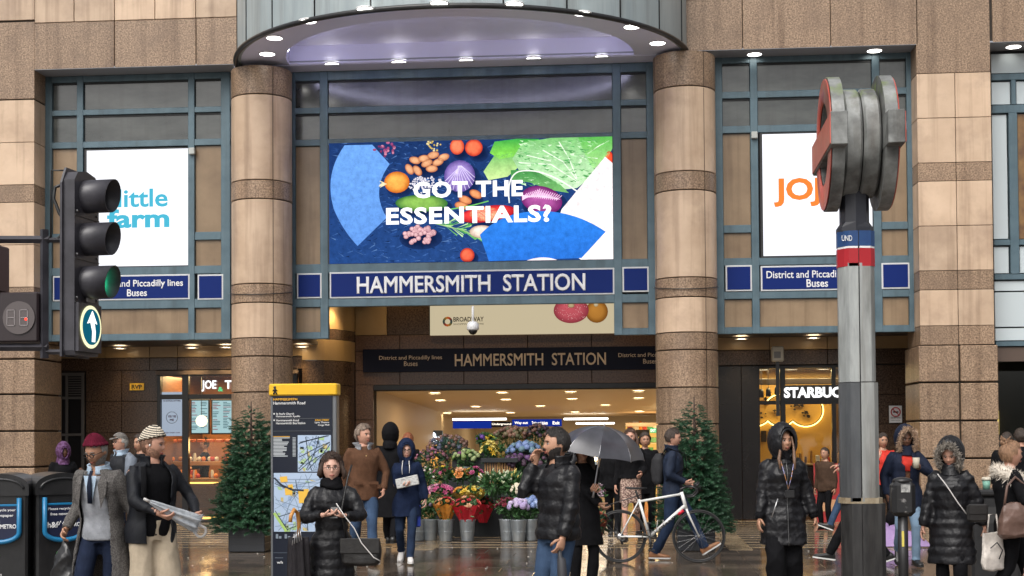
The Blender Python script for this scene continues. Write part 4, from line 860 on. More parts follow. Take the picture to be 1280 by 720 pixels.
# ================================================================== people
def V(*a): return Vector(a)
def ik(a,t,l1,l2,pole):
    a=Vector(a); t=Vector(t); d=t-a; D=max(.05,min(d.length,(l1+l2)*.995)); u=d.normalized(); t=a+u*D
    x=(l1*l1-l2*l2+D*D)/(2*D); h=math.sqrt(max(l1*l1-x*x,0)); p=Vector(pole); p=p-u*p.dot(u)
    if p.length<1e-4: p=u.orthogonal()
    return a+u*x+p.normalized()*h, t
def remesh(mb, vox, it=4, disp=None, name='body'):
    me=mb.mesh('tmp',[BLACKM]); bm=bmesh.new(); bm.from_mesh(me); bmesh.ops.recalc_face_normals(bm,faces=bm.faces); bm.to_mesh(me); bm.free()
    o=bpy.data.objects.new('tmp',me); S.collection.objects.link(o)
    r=o.modifiers.new('r','REMESH'); r.mode='VOXEL'; r.voxel_size=vox
    if it: s_=o.modifiers.new('s','SMOOTH'); s_.factor=.5; s_.iterations=it
    out=bpy.data.meshes.new_from_object(o.evaluated_get(bpy.context.evaluated_depsgraph_get())); bpy.data.objects.remove(o); bpy.data.meshes.remove(me)
    n=len(out.vertices); co=np.zeros(n*3,np.float32); out.vertices.foreach_get('co',co); co=co.reshape(-1,3)
    if disp is not None:
        no=np.zeros(n*3,np.float32); out.vertices.foreach_get('normal',no); no=no.reshape(-1,3); co=co+no*disp(co)[:,None]
        out.vertices.foreach_set('co',co.ravel().astype(np.float32))
    out.polygons.foreach_set('use_smooth',[True]*len(out.polygons)); out.materials.clear(); out.name=name
    return out
def folds(seed, amp=.005, f=16, horiz=1.6):
    r=np.random.RandomState(seed); D=[(r.normal(size=3)*np.array([1,1,horiz]),r.uniform(0,6.28)) for _ in range(7)]
    D2=[(r.normal(size=3)*np.array([1.2,1.2,.8]),r.uniform(0,6.28)) for _ in range(6)]
    def fn(co):
        s=np.zeros(len(co))
        q=co+.03*np.sin(co[:,[1,2,0]]*11+r.uniform(0,6))
        for d,p in D:
            d=d/np.linalg.norm(d); s+=1-2*np.abs(np.sin((q@d)*f*.5+p))
        s2=np.zeros(len(co))
        for d,p in D2:
            d=d/np.linalg.norm(d); s2+=1-2*np.sqrt(np.abs(np.sin((q@d)*f*1.3+p)))
        return s/len(D)*amp*2.2+s2/len(D2)*amp*1.3
    return fn
def fabric(name,col,rough=.85,v=.70,scale=14,bump=.35,bscale=160,sheen=0,spec=.12):
    return mat(name,col,rough,col2=tuple(min(1,c*(1/v)) for c in col),scale=scale,detail=6,bump=bump,bscale=bscale,spec=spec)
def se(n,rx,ry,e=2.15):
    o=[]
    for j in range(n):
        a=2*PI*j/n; c,s=math.cos(a),math.sin(a); o.append((rx*math.copysign(abs(c)**(2/e),c), ry*math.copysign(abs(s)**(2/e),s)))
    return o
MPROF=[(.80,.165,.118),(.92,.172,.122),(1.05,.152,.108),(1.20,.160,.120),(1.31,.172,.124),(1.37,.174,.108),(1.42,.140,.088),(1.455,.100,.070),(1.485,.072,.062),(1.52,.060,.060)]
FPROF=[(.80,.172,.120),(.92,.176,.122),(1.05,.136,.100),(1.20,.146,.116),(1.30,.158,.132),(1.37,.156,.106),(1.42,.122,.082),(1.455,.086,.064),(1.485,.062,.056),(1.52,.053,.053)]
def prof(P,z):
    if z<=P[0][0]: return P[0][1:]
    for a,b in zip(P[:-1],P[1:]):
        if z<=b[0]:
            t=(z-a[0])/(b[0]-a[0]); t=t*t*(3-2*t); return (a[1]+(b[1]-a[1])*t, a[2]+(b[2]-a[2])*t)
    return P[-1][1:]
def head_pts(nu=52,nv=40,fem=False,off=0.0,mask=None):
    """grid of the head surface, local: centre at mid head, -y forward. returns verts, unit dirs"""
    vs=[]; us=[]
    for i in range(nv+1):
        ph=PI*i/nv
        for j in range(nu):
            a=2*PI*j/nu; x,y,z=math.sin(ph)*math.cos(a),math.sin(ph)*math.sin(a),math.cos(ph)
            us.append((x,y,z)); X_,Y_,Z_=x,y,z
            if z<0:
                X_*=1-(.30 if fem else .22)*(-z)**1.3
                if y>0: Y_*=1-.34*(-z)
            elif y>0: Y_*=1.06
            px_,py_,pz_=X_*.081,Y_*.101,Z_*.124
            g=lambda cx_,cz_,sx_,sz_: math.exp(-((x-cx_)/sx_)**2-((z-cz_)/sz_)**2)
            if y<0:
                py_*=.95; f=0
                nz=0
                if -.30<z<.22: t=(.22-z)/.52; nz=.030*(t**1.4 if t<.82 else max(0,(1-t)/.18)*.757)
                f+=nz*math.exp(-(x/(.10+.10*max(0,(.22-z))))**2)
                f+=-.011*(g(.37,.06,.20,.13)+g(-.37,.06,.20,.13)); f+=.005*(g(.33,.27,.3,.10)+g(-.33,.27,.3,.10))
                f+=.006*(g(0,-.47,.24,.055)+g(0,-.60,.2,.05)); f+=-.004*g(0,-.535,.28,.03); f+=.010*g(0,-.85,.28,.14); f+=.004*(g(.55,-.15,.2,.2)+g(-.55,-.15,.2,.2))
                py_-=f
            l=math.sqrt(px_**2+py_**2+pz_**2); k=(l+off)/l; vs.append((px_*k,py_*k,pz_*k))
    F=[(i*nu+j,(i+1)*nu+j,(i+1)*nu+(j+1)%nu,i*nu+(j+1)%nu) for i in range(nv) for j in range(nu)]
    return vs,us,F
HEADC={}
def shell(maskfn, offfn, M, nu=52, nv=40):
    """surface over the head where maskfn(x,y,z)>0, pushed out by offfn"""
    vs,us,F=head_pts(nu,nv); out=[]
    for v,u in zip(vs,us):
        l=math.sqrt(sum(c*c for c in v)); o=offfn(*u); k=(l+o)/l; out.append(tuple(M@Vector((v[0]*k,v[1]*k,v[2]*k))))
    keep=[f for f in F if all(maskfn(*us[i])>0 for i in f)]
    used=sorted({i for f in keep for i in f}); mp={i:n for n,i in enumerate(used)}
    return [out[i] for i in used],[tuple(mp[i] for i in f) for f in keep]
def fur(path, r, n, L, seed, m, name, parent, droop=.0, w=.004):
    rr=random.Random(seed); mb=MB(); P=[Vector(p) for p in path]; k=len(P)
    for i in range(n):
        t=rr.random()*(k-1); a=int(t); c=P[a].lerp(P[min(a+1,k-1)],t-a); d=Vector((rr.gauss(0,1),rr.gauss(0,1),rr.gauss(0,1))).normalized()
        b=c+d*r; e=c+d*(r+L*rr.uniform(.35,1.15))+Vector((rr.gauss(0,1),rr.gauss(0,1),rr.gauss(0,1)))*L*.3-Vector((0,0,droop)); s_=d.cross(Vector((rr.gauss(0,1),rr.gauss(0,1),rr.gauss(0,1)))).normalized()*w
        mb.add([c+s_*2,c-s_*2,e],[(0,1,2)])
    mb.tube(P,[r]*k,8)
    o=mb.build(name,m,parent,fix=False,kind='stuff'); return o
NP=[0]
class Person: pass
def person(label, px, s, top=None, H=None, rot=0, fem=False, skin='light', lean=0, head=(0,0,0), hairc=None, hair='short', feet=None, hands=None, poles=((.22,.9,-.3),(-.22,.9,-.3)),
           coat=None, trou=None, shoes=None, hat=None, hood=None, beard=None, glasses=False, near=True, fingers=(.5,.5), handdir=(None,None), Y=None, bulk=.02, kz=0, furhood=None, collar=None, scarf=None, group=None, drop=.02, legs=True, ftp=(0,0), hip=(0,0), lipc=None, inner=None, gauge=1.0):
    NP[0]+=1; sd=NP[0]*17; rr=random.Random(sd)
    if H is None: H=1.7+(542-top)/s
    Y_=YS(s,px) if Y is None else Y
    x=PX(px,Y_); k=H/1.75; va=math.degrees(YAW-math.atan((px-640)/FPX)); rot=rot+va; rz=R(rot)
    t=thing('person',label,'person',(x,Y_,kz),rz,group)
    P=Person(); P.t=t; P.k=k; prf=FPROF if fem else MPROF
    zp=.93-drop; ln=R(lean)
    def TF(p):
        p=Vector(p); a=ln*max(0,min(1,(p.z-zp)/.2))
        if a: q=p-Vector((0,0,zp)); q=Matrix.Rotation(a,3,'X')@q; p=q+Vector((0,0,zp))
        return p*k
    P.TF=TF
    sk={'light':(.50,.27,.19),'pale':(.56,.33,.25),'tan':(.36,.19,.12),'olive':(.42,.23,.15),'brown':(.13,.06,.035),'dark':(.07,.032,.02)}[skin]
    SK=mat('skin_'+skin,sk,.45,col2=tuple(c*1.18 for c in sk),scale=9,detail=5,spec=.4,bump=.05,bscale=90)
    LP=mat('lips_'+skin,(sk[0]*.75,sk[1]*.42,sk[2]*.45),.4); EW=mat('eye_white',(.55,.52,.5),.2); EI=mat('eye_iris',(.02,.012,.008),.1)
    HC=hairc or (.02,.013,.009); HM=mat('hair_%02x%02x%02x'%tuple(int(c*255) for c in HC),HC,.5,col2=tuple(min(1,c*2.2+.01) for c in HC),scale=30,detail=4,stretch=(3,3,.6),bump=.5,bscale=90,spec=.4)
    # --- joints
    sw=.155 if fem else .175
    SH=[TF((sw,0,1.405)),TF((-sw,0,1.405))]; l1,l2=.285*k,.255*k
    hands=hands or ((.24,-.02,.82),(-.24,-.02,.82))
    EL=[];WR=[]
    for i in (0,1):
        e,w_=ik(SH[i],Vector(hands[i])*k,l1,l2,poles[i]); EL.append(e);WR.append(w_)
    P.wr=WR; P.el=EL
    feet=feet or ((.10,0,.08),(-.10,0,.08)); HP=[Vector((.09+hip[0],hip[1],zp))*k,Vector((-.09+hip[0],hip[1],zp))*k]; KN=[];AN=[]
    for i in (0,1):
        e,a=ik(HP[i],Vector(feet[i])*k,.43*k,.42*k,(0.05*(1-2*i),-1,0)); KN.append(e);AN.append(a)
    # --- head frame
    nk=TF((0,.005,1.49)); hc_=TF((0,-.012,1.62)); HMx=Matrix.Translation(hc_)@(Euler((R(head[1]),R(head[2]),R(head[0])),'XYZ').to_matrix().to_4x4())@Matrix.Scale(k if H>1.6 else k*1.05,4)
    HMx=HMx@Matrix.Translation((0,0,0)); P.hm=HMx
    mb=MB()
    core=MB(); core.rings([[TF((a,b,z)) for a,b in se(18,q[0]*.86,q[1]*.86)] for z in np.arange(.84,1.50,.06) for q in [prof(prf,z)]])
    core.tube([TF((0,.012,1.44)),nk,hc_+Vector((0,.02*k,-.03*k))],[.058*k,.052*k,.054*k],12)
    for i in (0,1):
        core.tube([SH[i],EL[i],WR[i]],[.048*k,.038*k,.027*k],10); 
        if legs: core.tube([HP[i],KN[i],AN[i]],[.078*k,.05*k,.036*k],10)
    bodym=remesh(core,.018 if near else .026,2)
    mb.v=[tuple(v.co) for v in bodym.vertices]; mb.f=[tuple(p.vertices) for p in bodym.polygons]; mb.m=[0]*len(mb.f); mb.s=[True]*len(mb.f)
    q=(52,40) if near else (30,24)
    vs,us,F=head_pts(*q,fem=fem); mb.add([HMx@Vector(v) for v in vs],F,0,True)
    HR=HMx.to_3x3()
    for sx_ in (-1,1):
        mb.ball(HMx@V(sx_*.0775,.012,-.008),(.010*k,.019*k,.030*k),10,8,0,M=HR.normalized())
        mb.ball(HMx@V(sx_*.0285,-.0795,.006),(.0135*k,.007*k,.0065*k),10,6,2,M=HR.normalized()); mb.ball(HMx@V(sx_*.0285,-.0845,.006),(.0062*k,.0045*k,.0062*k),8,6,3,M=HR.normalized())
        mb.tube([HMx@V(sx_*.012,-.0955,.0265),HMx@V(sx_*.030,-.0935,.031),HMx@V(sx_*.049,-.080,.025)],[.0028*k,.0042*k,.002*k],6,4,flat=.8)
        mb.tube([HMx@V(sx_*.015,-.086,.012),HMx@V(sx_*.028,-.0885,.0145),HMx@V(sx_*.043,-.078,.010)],.0022*k,5,4)
    mb.tube([HMx@V(-.024,-.083,-.0615),HMx@V(-.011,-.0965,-.0590),HMx@V(0,-.0985,-.0605),HMx@V(.011,-.0965,-.0590),HMx@V(.024,-.083,-.0615)],[.002*k,.0045*k,.0045*k,.0045*k,.002*k],6,1)
    mb.tube([HMx@V(-.022,-.083,-.064),HMx@V(0,-.0965,-.0685),HMx@V(.022,-.083,-.064)],[.002*k,.0052*k,.002*k],6,1)
    # --- hands
    for i in (0,1):
        d=(WR[i]-EL[i]).normalized() if handdir[i] is None else Vector(handdir[i]).normalized(); sd_=1 if i==0 else -1
        side=Vector((0,-1,0)) - d*d.dot(Vector((0,-1,0)))      # thumb side forward
        if side.length<.3: side=Vector((-sd_,0,0))-d*d.dot(Vector((-sd_,0,0)))
        side.normalize(); nrm=d.cross(side).normalized()*sd_   # towards the palm (inwards)
        if nrm.dot(Vector((-sd_,0,0)))<0 and abs(d.z)>.5: nrm=-nrm
        w_=WR[i]-d*.01*k; pl=.085*k
        mb.rings([[w_+d*u*pl+side*(a)+nrm*(b) for a,b in se(12,wd*k,th*k,2.6)] for u,wd,th in ((-.15,.024,.020),(.1,.028,.019),(.45,.038,.016),(.85,.041,.014),(1.02,.036,.010))],0,True)
        cu=fingers[i]; 
        for f_,(o,L_f) in enumerate(((.030,.070),(.0105,.078),(-.0095,.073),(-.028,.058))):
            p=w_+d*pl*.97+side*o*k; pts=[p-d*.015*k]; dd=d.copy(); pts.append(p)
            for g_,fr in enumerate((.45,.32,.23)):
                ang=cu*(.75+.2*g_)*(1+.08*f_); dd=(dd*math.cos(ang)+nrm*math.sin(ang)).normalized(); nn=(nrm*math.cos(ang)-d*math.sin(ang)); p=p+dd*L_f*fr*k; pts.append(p)
            mb.tube(pts,[.0095*k,.0092*k,.0085*k,.0078*k,.0062*k],7,0)
        p=w_+d*pl*.28+side*.024*k; mb.tube([p,p+(d*.35+side*.8+nrm*.25).normalized()*.034*k,p+(d*.75+side*.75+nrm*.5).normalized()*.064*k,p+(d*.95+side*.5+nrm*(.5+cu*.5)).normalized()*.082*k],[.013*k,.0115*k,.010*k,.0075*k],8,0)
        P.__dict__.setdefault('hand',[]).append(w_+d*pl*.8+nrm*.02*k)
    o=mb.build('body',[SK,LP,EW,EI,HM],t,fix=False)
    P.body=o
    # --- beard
    if beard:
        bc,th,lowz=beard; BM=mat('beard_%02x%02x%02x'%tuple(int(c*255) for c in bc),bc,.7,col2=tuple(min(1,c*2+.01) for c in bc),scale=60,bump=.6,bscale=150)
        def mk(x_,y_,z_):
            if y_>.15 or z_>-.12: return -1
            if abs(x_)<.27 and -.63<z_<-.45 and y_<0: return -1
            if abs(x_)<.30 and -.47<z_<-.36: return 1
            return 1 if z_<-.50+.55*max(0,abs(x_)-.30) else -1
        v_,f_=shell(mk,lambda x_,y_,z_: th*(1.0+.5*max(0,-z_-.5))+rr.uniform(0,.0015),HMx,64,52)
        if f_: MB().add(v_,f_,0,True).build('beard',BM,t,fix=False)
    # --- hair
    if hair and hair!='none':
        def hm(x_,y_,z_):
            fl=.50 if hair!='receding' else .66           # front hairline
            if y_<-.25: return z_-(fl+.1*(abs(x_)<.3)-.25*max(0,abs(x_)-.4))
            if y_<.12: return z_-(-.05 if abs(x_)>.5 else .3)
            return z_+(.62 if hair!='short' else .52)
        th={'short':.012,'receding':.011,'thick':.024,'bob':.034,'long':.026,'tied':.012,'hidden':.006}[hair]
        def ho(x_,y_,z_):
            m_=hm(x_,y_,z_); return th*min(1,.35+m_*3)*(1+.25*math.sin(x_*23+z_*5)*math.sin(y_*19))+rr.uniform(0,.0025)
        v_,f_=shell(hm,ho,HMx); hb=MB().add(v_,f_,0,True)
        if hair in('bob','long'):
            for sx_ in (-1,1):
                lz=-.10 if hair=='bob' else -.30
                for q_ in range(9):
                    a=.35+q_*.16; xx,yy=sx_*(.086*math.cos(a-.35)+.008),-.028+.11*math.sin(a-.35)
                    mid=V(xx*1.14+rr.uniform(-.006,.006),yy,-.03); end=V(xx*(1.05 if hair=='bob' else 1.15)+rr.uniform(-.01,.01),yy-(.03 if hair=='long' else 0)+rr.uniform(-.01,.01),lz+rr.uniform(-.03,.03)+.02*q_)
                    hb.tube([HMx@V(xx*.8,yy*.9,.07),HMx@mid,HMx@((mid+end)/2+V(sx_*.012*rr.random(),0,0)),HMx@end],[.018*k,.026*k,.023*k,.008*k],7)
        if hair=='tied': hb.ball(HMx@V(0,.075,.105),(.042*k,.042*k,.038*k),12,9); [hb.tube([HMx@V(0,.075,.105)+Vector((rr.gauss(0,.02),rr.gauss(0,.02),rr.gauss(0,.02))),HMx@V(0,.075,.125)+Vector((rr.gauss(0,.04),rr.gauss(0,.04),rr.uniform(.0,.05)))],[.008,.003],5) for _ in range(16)]
        if near and th>.007:
            Mh=HMx.translation; n0=len(v_)
            for q_ in range(520):
                p_=Vector(v_[rr.randrange(n0)]); o_=(p_-Mh).normalized(); dn=Vector((rr.gauss(0,.35),rr.gauss(0,.35),-1)); tg=(dn-o_*dn.dot(o_)).normalized(); sd2=tg.cross(o_)*.0016; L2=rr.uniform(.02,.05)*(1.4 if th>.02 else .7)
                hb.add([p_+o_*.001-sd2,p_+o_*.001+sd2,p_+tg*L2+o_*rr.uniform(.001,.009)],[(0,1,2)])
        hb.build('hair',HM,t,fix=False)
    if glasses:
        g=MB()
        for sx_ in (-1,1):
            g.tube([HMx@V(sx_*.031+.021*math.cos(a),-.103,.004+.017*math.sin(a)) for a in [2*PI*i/14 for i in range(15)]],.0021*k*gauge,5); g.tube([HMx@V(sx_*.052,-.102,.008),HMx@V(sx_*.080,-.05,.010),HMx@V(sx_*.082,.012,.004)],.0019*k*gauge,5)
        g.tube([HMx@V(-.010,-.104,.006),HMx@V(.010,-.104,.006)],.002*k*gauge,5); g.build('glasses',mat('glasses_black',(.01,.01,.01),.2),t,fix=False)
    # --- clothes
    vox=.0115 if near else .018
    def torso(mb_,z0,z1,b,flare=0,baf=None,n=28,front=None,thick=.014,dz=None,bb=0,vneck=0):
        zs_=list(np.arange(z0,z1,(dz or (baf[0]/7 if baf else .035))))+[z1]; rs=[]; 
        for z in zs_:
            q_=prof(prf,z); fl=flare*max(0,(.93-z)); e=b
            if z>1.36: e=b*max(.30,1-(z-1.36)*6)
            if baf: e+=baf[1]*(math.sqrt(abs(math.sin(PI*(z-z0)/baf[0])))-.6)*.75
            rx_,ry_=q_[0]+e+fl,q_[1]+e+fl+bb
            zz=z
            if front is None: rs.append([TF((a,b_,zz)) for a,b_ in se(n,rx_,ry_)])
            else:
                gp=front(z); a0,a1=-PI/2+gp,-PI/2+2*PI-gp; m=n; ring=[]
                for j in range(m+1):
                    a=a0+(a1-a0)*j/m; c,s_=math.cos(a),math.sin(a); ring.append(TF((rx_*math.copysign(abs(c)**.83,c),ry_*math.copysign(abs(s_)**.83,s_),zz)))
                for j in range(m,-1,-1):
                    a=a0+(a1-a0)*j/m; c,s_=math.cos(a),math.sin(a); ring.append(TF(((rx_-thick)*math.copysign(abs(c)**.83,c),(ry_-thick)*math.copysign(abs(s_)**.83,s_),zz)))
                rs.append(ring)
        mb_.rings(rs)
    def sleeve(mb_,i,b,baf=None,end=.0,r=(.054,.047,.042,.034)):
        A,E,W=SH[i],EL[i],WR[i]-(WR[i]-EL[i]).normalized()*(end*k); n=9 if not baf else max(8,int(.27/baf[0]*6)); pts=[];rad=[]
        ins=A+(TF((0,0,1.36))-A)*.22
        pts.append(ins); rad.append((r[0]+b*.8)*k)
        L=0; 
        for seg,(a_,b_,ra,rb) in enumerate(((A,E,r[0],r[1]),(E,W,r[2]+.006,r[3]))):
            for j in range(n+1):
                if seg==1 and j==0: continue
                u=j/n; p=a_.lerp(b_,u)
                rr_=ra+(rb-ra)*u+b*(1 if not(seg==1 and u>.93) else .75)
                if baf:
                    s0=(u+seg)*.27; rr_+=baf[1]*(math.sqrt(abs(math.sin(PI*s0/baf[0])))-.6)*.7
                pts.append(p); rad.append(rr_*k)
        # round the elbow a little
        ei=n+1; pts[ei]=pts[ei]*.6+(pts[ei-1]+pts[ei+1])*.2
        mb_.tube(pts,rad,16)
    if inner:
        g=MB(); torso(g,inner.get('z0',.90),inner.get('z1',1.475),inner.get('b',.010)); me=remesh(g,vox,3,folds(sd+5,.003)); me.materials.append(inner['m']); link(inner.get('name','waistcoat'),me,t)
    if coat:
        g=MB(); b=coat.get('b',bulk); baf=coat.get('baf'); torso(g,coat.get('z0',.84),coat.get('z1',1.485),b,coat.get('flare',0),baf,front=coat.get('front'),bb=coat.get('bb',0))
        for i in (0,1): sleeve(g,i,b*.60,(baf[0]*.8,baf[1]*.8) if baf else None,coat.get('cuff',0))
        me=remesh(g,vox,3 if baf else 4,folds(sd,coat.get('fold',.006)*(2.0 if baf else 1.25),coat.get('ff',24 if baf else 15))); me.materials.append(coat['m']); P.coat=link(coat.get('name','coat'),me,t)
        if coat.get('quilt'):
            pass
        if coat.get('zip',False):
            zz=np.arange(coat.get('z0',.84)+.01,1.47,.04); pts=[]
            for z in zz:
                q_=prof(prf,z); pts.append(TF((0,-(q_[1]+b+coat.get('flare',0)*max(0,.93-z)+coat.get('bb',0)+(baf[1]*.5 if baf else 0)+.001)*(1 if z<1.44 else .93),z)))
            MB().tube(pts,.0045*k,5).build('zip',mat('zip_metal',(.12,.12,.12),.35,metal=.6),t,fix=False)
        if coat.get('ribcuff'):
            for i in (0,1):
                d=(WR[i]-EL[i]).normalized(); MB().tube([WR[i]-d*.05*k,WR[i]-d*.025*k,WR[i]+d*.005*k],[.044*k,.042*k,.036*k],14).build('cuff',coat['ribcuff'],t,fix=False)
    if trou and legs:
        g=MB(); b=trou.get('b',.012); g.rings([[TF((a,b_,z)) for a,b_ in se(20,q_[0]*.96+b,q_[1]*.96+b)] for z in (zp-.08,zp-.02,zp+.05,zp+.10) for q_ in [prof(prf,z)]])
        for i in (0,1):
            h0=HP[i]+Vector((0,0,.02*k)); an=AN[i]+(KN[i]-AN[i]).normalized()*trou.get('up',-.01)*k; w1,w2,w3=trou.get('r',(.094,.066,.056)); pts=[];rad=[]
            for u in (0,.25,.5,.75,1): pts.append(h0.lerp(KN[i],u)); rad.append((w1+(w2-w1)*u+b)*k)
            for u in (.12,.3,.5,.7,.88,1): pts.append(KN[i].lerp(an,u)); rad.append((w2+(w3-w2)*u+b+(.004*math.sin(u*20) if u>.6 else 0))*k)
            g.tube(pts,rad,16)
        if trou.get('skirt'):
            z1_,fl=trou['skirt']; g.rings([[TF((a,b_+hy*(1-(z-z1_)/(.95-z1_)),z)) for a,b_ in se(22,.165+fl*(.95-z),.12+fl*(.95-z)*.9)] for hy in [0] for z in np.linspace(z1_,.98,8)])
        me=remesh(g,vox*1.1,4,folds(sd+3,trou.get('fold',.007),14)); me.materials.append(trou['m']); link(trou.get('name','trousers'),me,t)
    if shoes and legs:
        ms,mso=shoes
        for i in (0,1):
            a=AN[i]; d=Vector((.12*(1-2*i),-1,0)).normalized(); pt=R(ftp[i]); d=Vector((d.x,d.y*math.cos(pt),-math.sin(pt)*1)); d.normalize(); up_=Vector((0,0,1))-d*d.z; up_.normalize(); sd_=d.cross(up_); base=a-up_*.075*k
            g=MB(); 
            prof_=((-.075,.022,.055),(-.06,.036,.085),(-.02,.037,.095),(.03,.038,.08),(.09,.044,.055),(.15,.045,.045),(.185,.036,.036),(.205,.018,.022))
            g.rings([[base+d*u*k+sd_*a_*k+up_*((b_+1)*.5*hh*k+.012*k) for a_,b_ in [(w_*math.cos(q_),max(-1,min(1,1.25*math.sin(q_)))) for q_ in [2*PI*j/14 for j in range(14)]]] for u,w_,hh in prof_])
            sh=g.build('shoe',ms,t,fix=False)
            g=MB(); g.rings([[base+d*u*k+sd_*a_*k+up_*b_*k for a_,b_ in ((-w_,0),(w_,0),(w_,.018),(-w_,.018))] for u,w_ in ((-.08,.02),(-.065,.037),(0,.036),(.09,.045),(.15,.047),(.195,.034),(.212,.014))],0,False)
            g.build('sole',mso,sh,fix=False)
            if len(shoes)>2: pass
    # --- headgear
    if hat:
        kind,hm1=hat[0],hat[1]; col=hat[2] if len(hat)>2 else None
        if kind=='beanie':
            tilt=lambda x_,y_,z_: z_-(.30-.28*y_)
            v_,f_=shell(tilt,lambda x_,y_,z_: .016+.022*max(0,z_)**3+(.006 if tilt(x_,y_,z_)<.2 else 0)+.0025*math.sin(math.atan2(y_,x_)*26),HMx,104,40); me=MB().add(v_,f_,0,True); q_=me.build('hat',hm1,t,fix=False); sm=q_.modifiers.new('thick','SOLIDIFY'); sm.thickness=.008
        if kind=='flatcap':
            v_,f_=shell(lambda x_,y_,z_: z_-(.38-.22*y_),lambda x_,y_,z_: .02+.012*max(0,-y_),HMx); mbh=MB().add(v_,f_,0,True)
            mbh.tube([HMx@V(0,-.07,.062),HMx@V(0,-.12,.058),HMx@V(0,-.15,.045)],[(.075*k,.010*k),(.068*k,.008*k),(.035*k,.004*k)],14); mbh.build('hat',hm1,t,fix=False)
    if hood:
        hm1=hood['m']; op=hood.get('open',.62); sc=hood.get('sc',1.0)
        def hmask(x_,y_,z_):
            # opening around the face
            return -1 if (y_<-.05 and (x_/.66)**2+((z_+.12)/.80)**2 < op/.62) else (1 if z_>-.93 else -1)
        rr2=random.Random(sd+9)
        v_,f_=shell(hmask,lambda x_,y_,z_: (.030+.012*max(0,y_)+.014*max(0,z_)+.012*max(0,-z_)+.003*math.sin(x_*17+z_*11)*math.sin(y_*13))*sc,HMx,60,46); hd=MB().add(v_,f_,0,True).build('hood',hm1,t,fix=False); sm=hd.modifiers.new('thick','SOLIDIFY'); sm.thickness=.014; sm.offset=1
        rim=[HMx@V(.072*math.cos(a)*(1 if math.sin(a)>0 else .9),-.058-.018*abs(math.sin(a)),-.012+.118*math.sin(a)*(1 if math.sin(a)>0 else .95)) for a in [R(-85+350*i/30*360/350+0) for i in range(31)]]
        rim=[]; q0=math.sqrt(op/.62)
        for i in range(33):
            a=2*PI*i/32-PI/2; ux_,uz_=.66*q0*math.cos(a),max(-.9,-.12+.80*q0*math.sin(a)); uz_=min(.93,uz_); uy_=-math.sqrt(max(.03,1-ux_**2-uz_**2)); e_=.036*sc+(.020 if hood.get('fur') else 0); rim.append(HMx@V(ux_*(.081+e_),uy_*(.101+e_),uz_*(.124+e_)))
        if hood.get('fur'): fur([p_ for p_ in rim],.017*k,hood.get('nf',1500),.034*k,sd,hood['fur'],'fur_trim',hd)
        else: MB().tube(rim,.012*k,8).build('hood_edge',hm1,hd,fix=False)
        g=MB().tube([TF((0,.02,1.40)),TF((0,.02,1.46)),TF((0,.0,1.53)),TF((0,-.01,1.56))],[(.16*k,.11*k),(.14*k,.11*k),(.108*k,.100*k),(.085*k,.09*k)],20); me=remesh(g,.015,3,folds(sd+2,.006,20)); me.materials.append(hm1); link('hood_neck',me,hd)
    if collar:
        cm,h_,w_=collar[:3]; g=MB(); rs=[]
        for z,e in ((1.455,.045),(1.485,.030),(1.485+h_*.6,.026+w_*.4),(1.485+h_,.030+w_),(1.485+h_-.004,.018+w_),(1.48,.012),(1.455,.02)):
            ring=[]
            for j in range(25):
                a=-PI/2+R(collar[3] if len(collar)>3 else 18)+(2*PI-2*R(collar[3] if len(collar)>3 else 18))*j/24; ring.append(TF(((.062+e)*math.cos(a)*1.05,(.062+e)*math.sin(a)+.008,z-.02*(1-math.sin(a))*.5)))
            rs.append(ring)
        g.rings(rs,0,True,False,closed=False); c_=g.build('collar',cm,t,fix=False); sm=c_.modifiers.new('thick','SOLIDIFY'); sm.thickness=.008
    if scarf:
        g=MB(); r2=random.Random(sd)
        for q_ in range(3):
            z=1.47+.032*q_; rd=.088-.008*q_; g.tube([TF((rd*math.cos(a)*1.1,rd*math.sin(a)-.004,z+.014*math.sin(a*2+q_*2)-.014*(1-math.sin(a))*.5)) for a in [2*PI*i/18 for i in range(19)]],(.030+r2.uniform(-.003,.004))*k,9)
        me=remesh(g,.012,3,folds(sd+8,.006,40)); me.materials.append(scarf); link('scarf',me,t)
    return P
def wpt(P,p): return WM[P.t.name]@Vector(p)
PUF=mat('black_puffer_nylon',(.006,.006,.0075),.42,col2=(.010,.010,.012),scale=10,spec=.32,bump=.4,bscale=26)
PUN=mat('navy_puffer_nylon',(.011,.013,.022),.40,col2=(.018,.021,.034),scale=10,spec=.5,bump=.08,bscale=60)
BKF=fabric('black_cloth',(.005,.005,.006)); BKN=fabric('black_jacket_nylon',(.007,.008,.011),.5,spec=.25); NVY=fabric('navy_cloth',(.010,.015,.032)); NVD=fabric('dark_navy_cloth',(.010,.014,.028),.6)
GRYC=mat('grey_herringbone_wool',(.055,.050,.048),.9,col2=(.12,.112,.105),scale=90,detail=3,stretch=(1,1,1),mixr=(.42,.58),bump=.3,bscale=200)
WST=fabric('pale_grey_wool',(.22,.23,.25)); CHI=fabric('cream_chino',(.42,.35,.26),.85,.85); JNS=fabric('blue_jeans',(.03,.052,.095),.85,.62,scale=5); JND=fabric('dark_jeans',(.013,.022,.045),.85,.6,scale=5); JNL=fabric('light_jeans',(.13,.19,.26),.85,.7,scale=5)
BRN=fabric('brown_suede',(.085,.042,.024),.85,.7); MRN=fabric('maroon_knit',(.085,.008,.020),.95,.7,bscale=120); GRH=fabric('grey_hoodie',(.28,.29,.31)); RED=fabric('red_nylon',(.42,.03,.02),.5); PNK=mat('pink_puffer_nylon',(.42,.23,.19),.5,col2=(.5,.29,.24),scale=6)
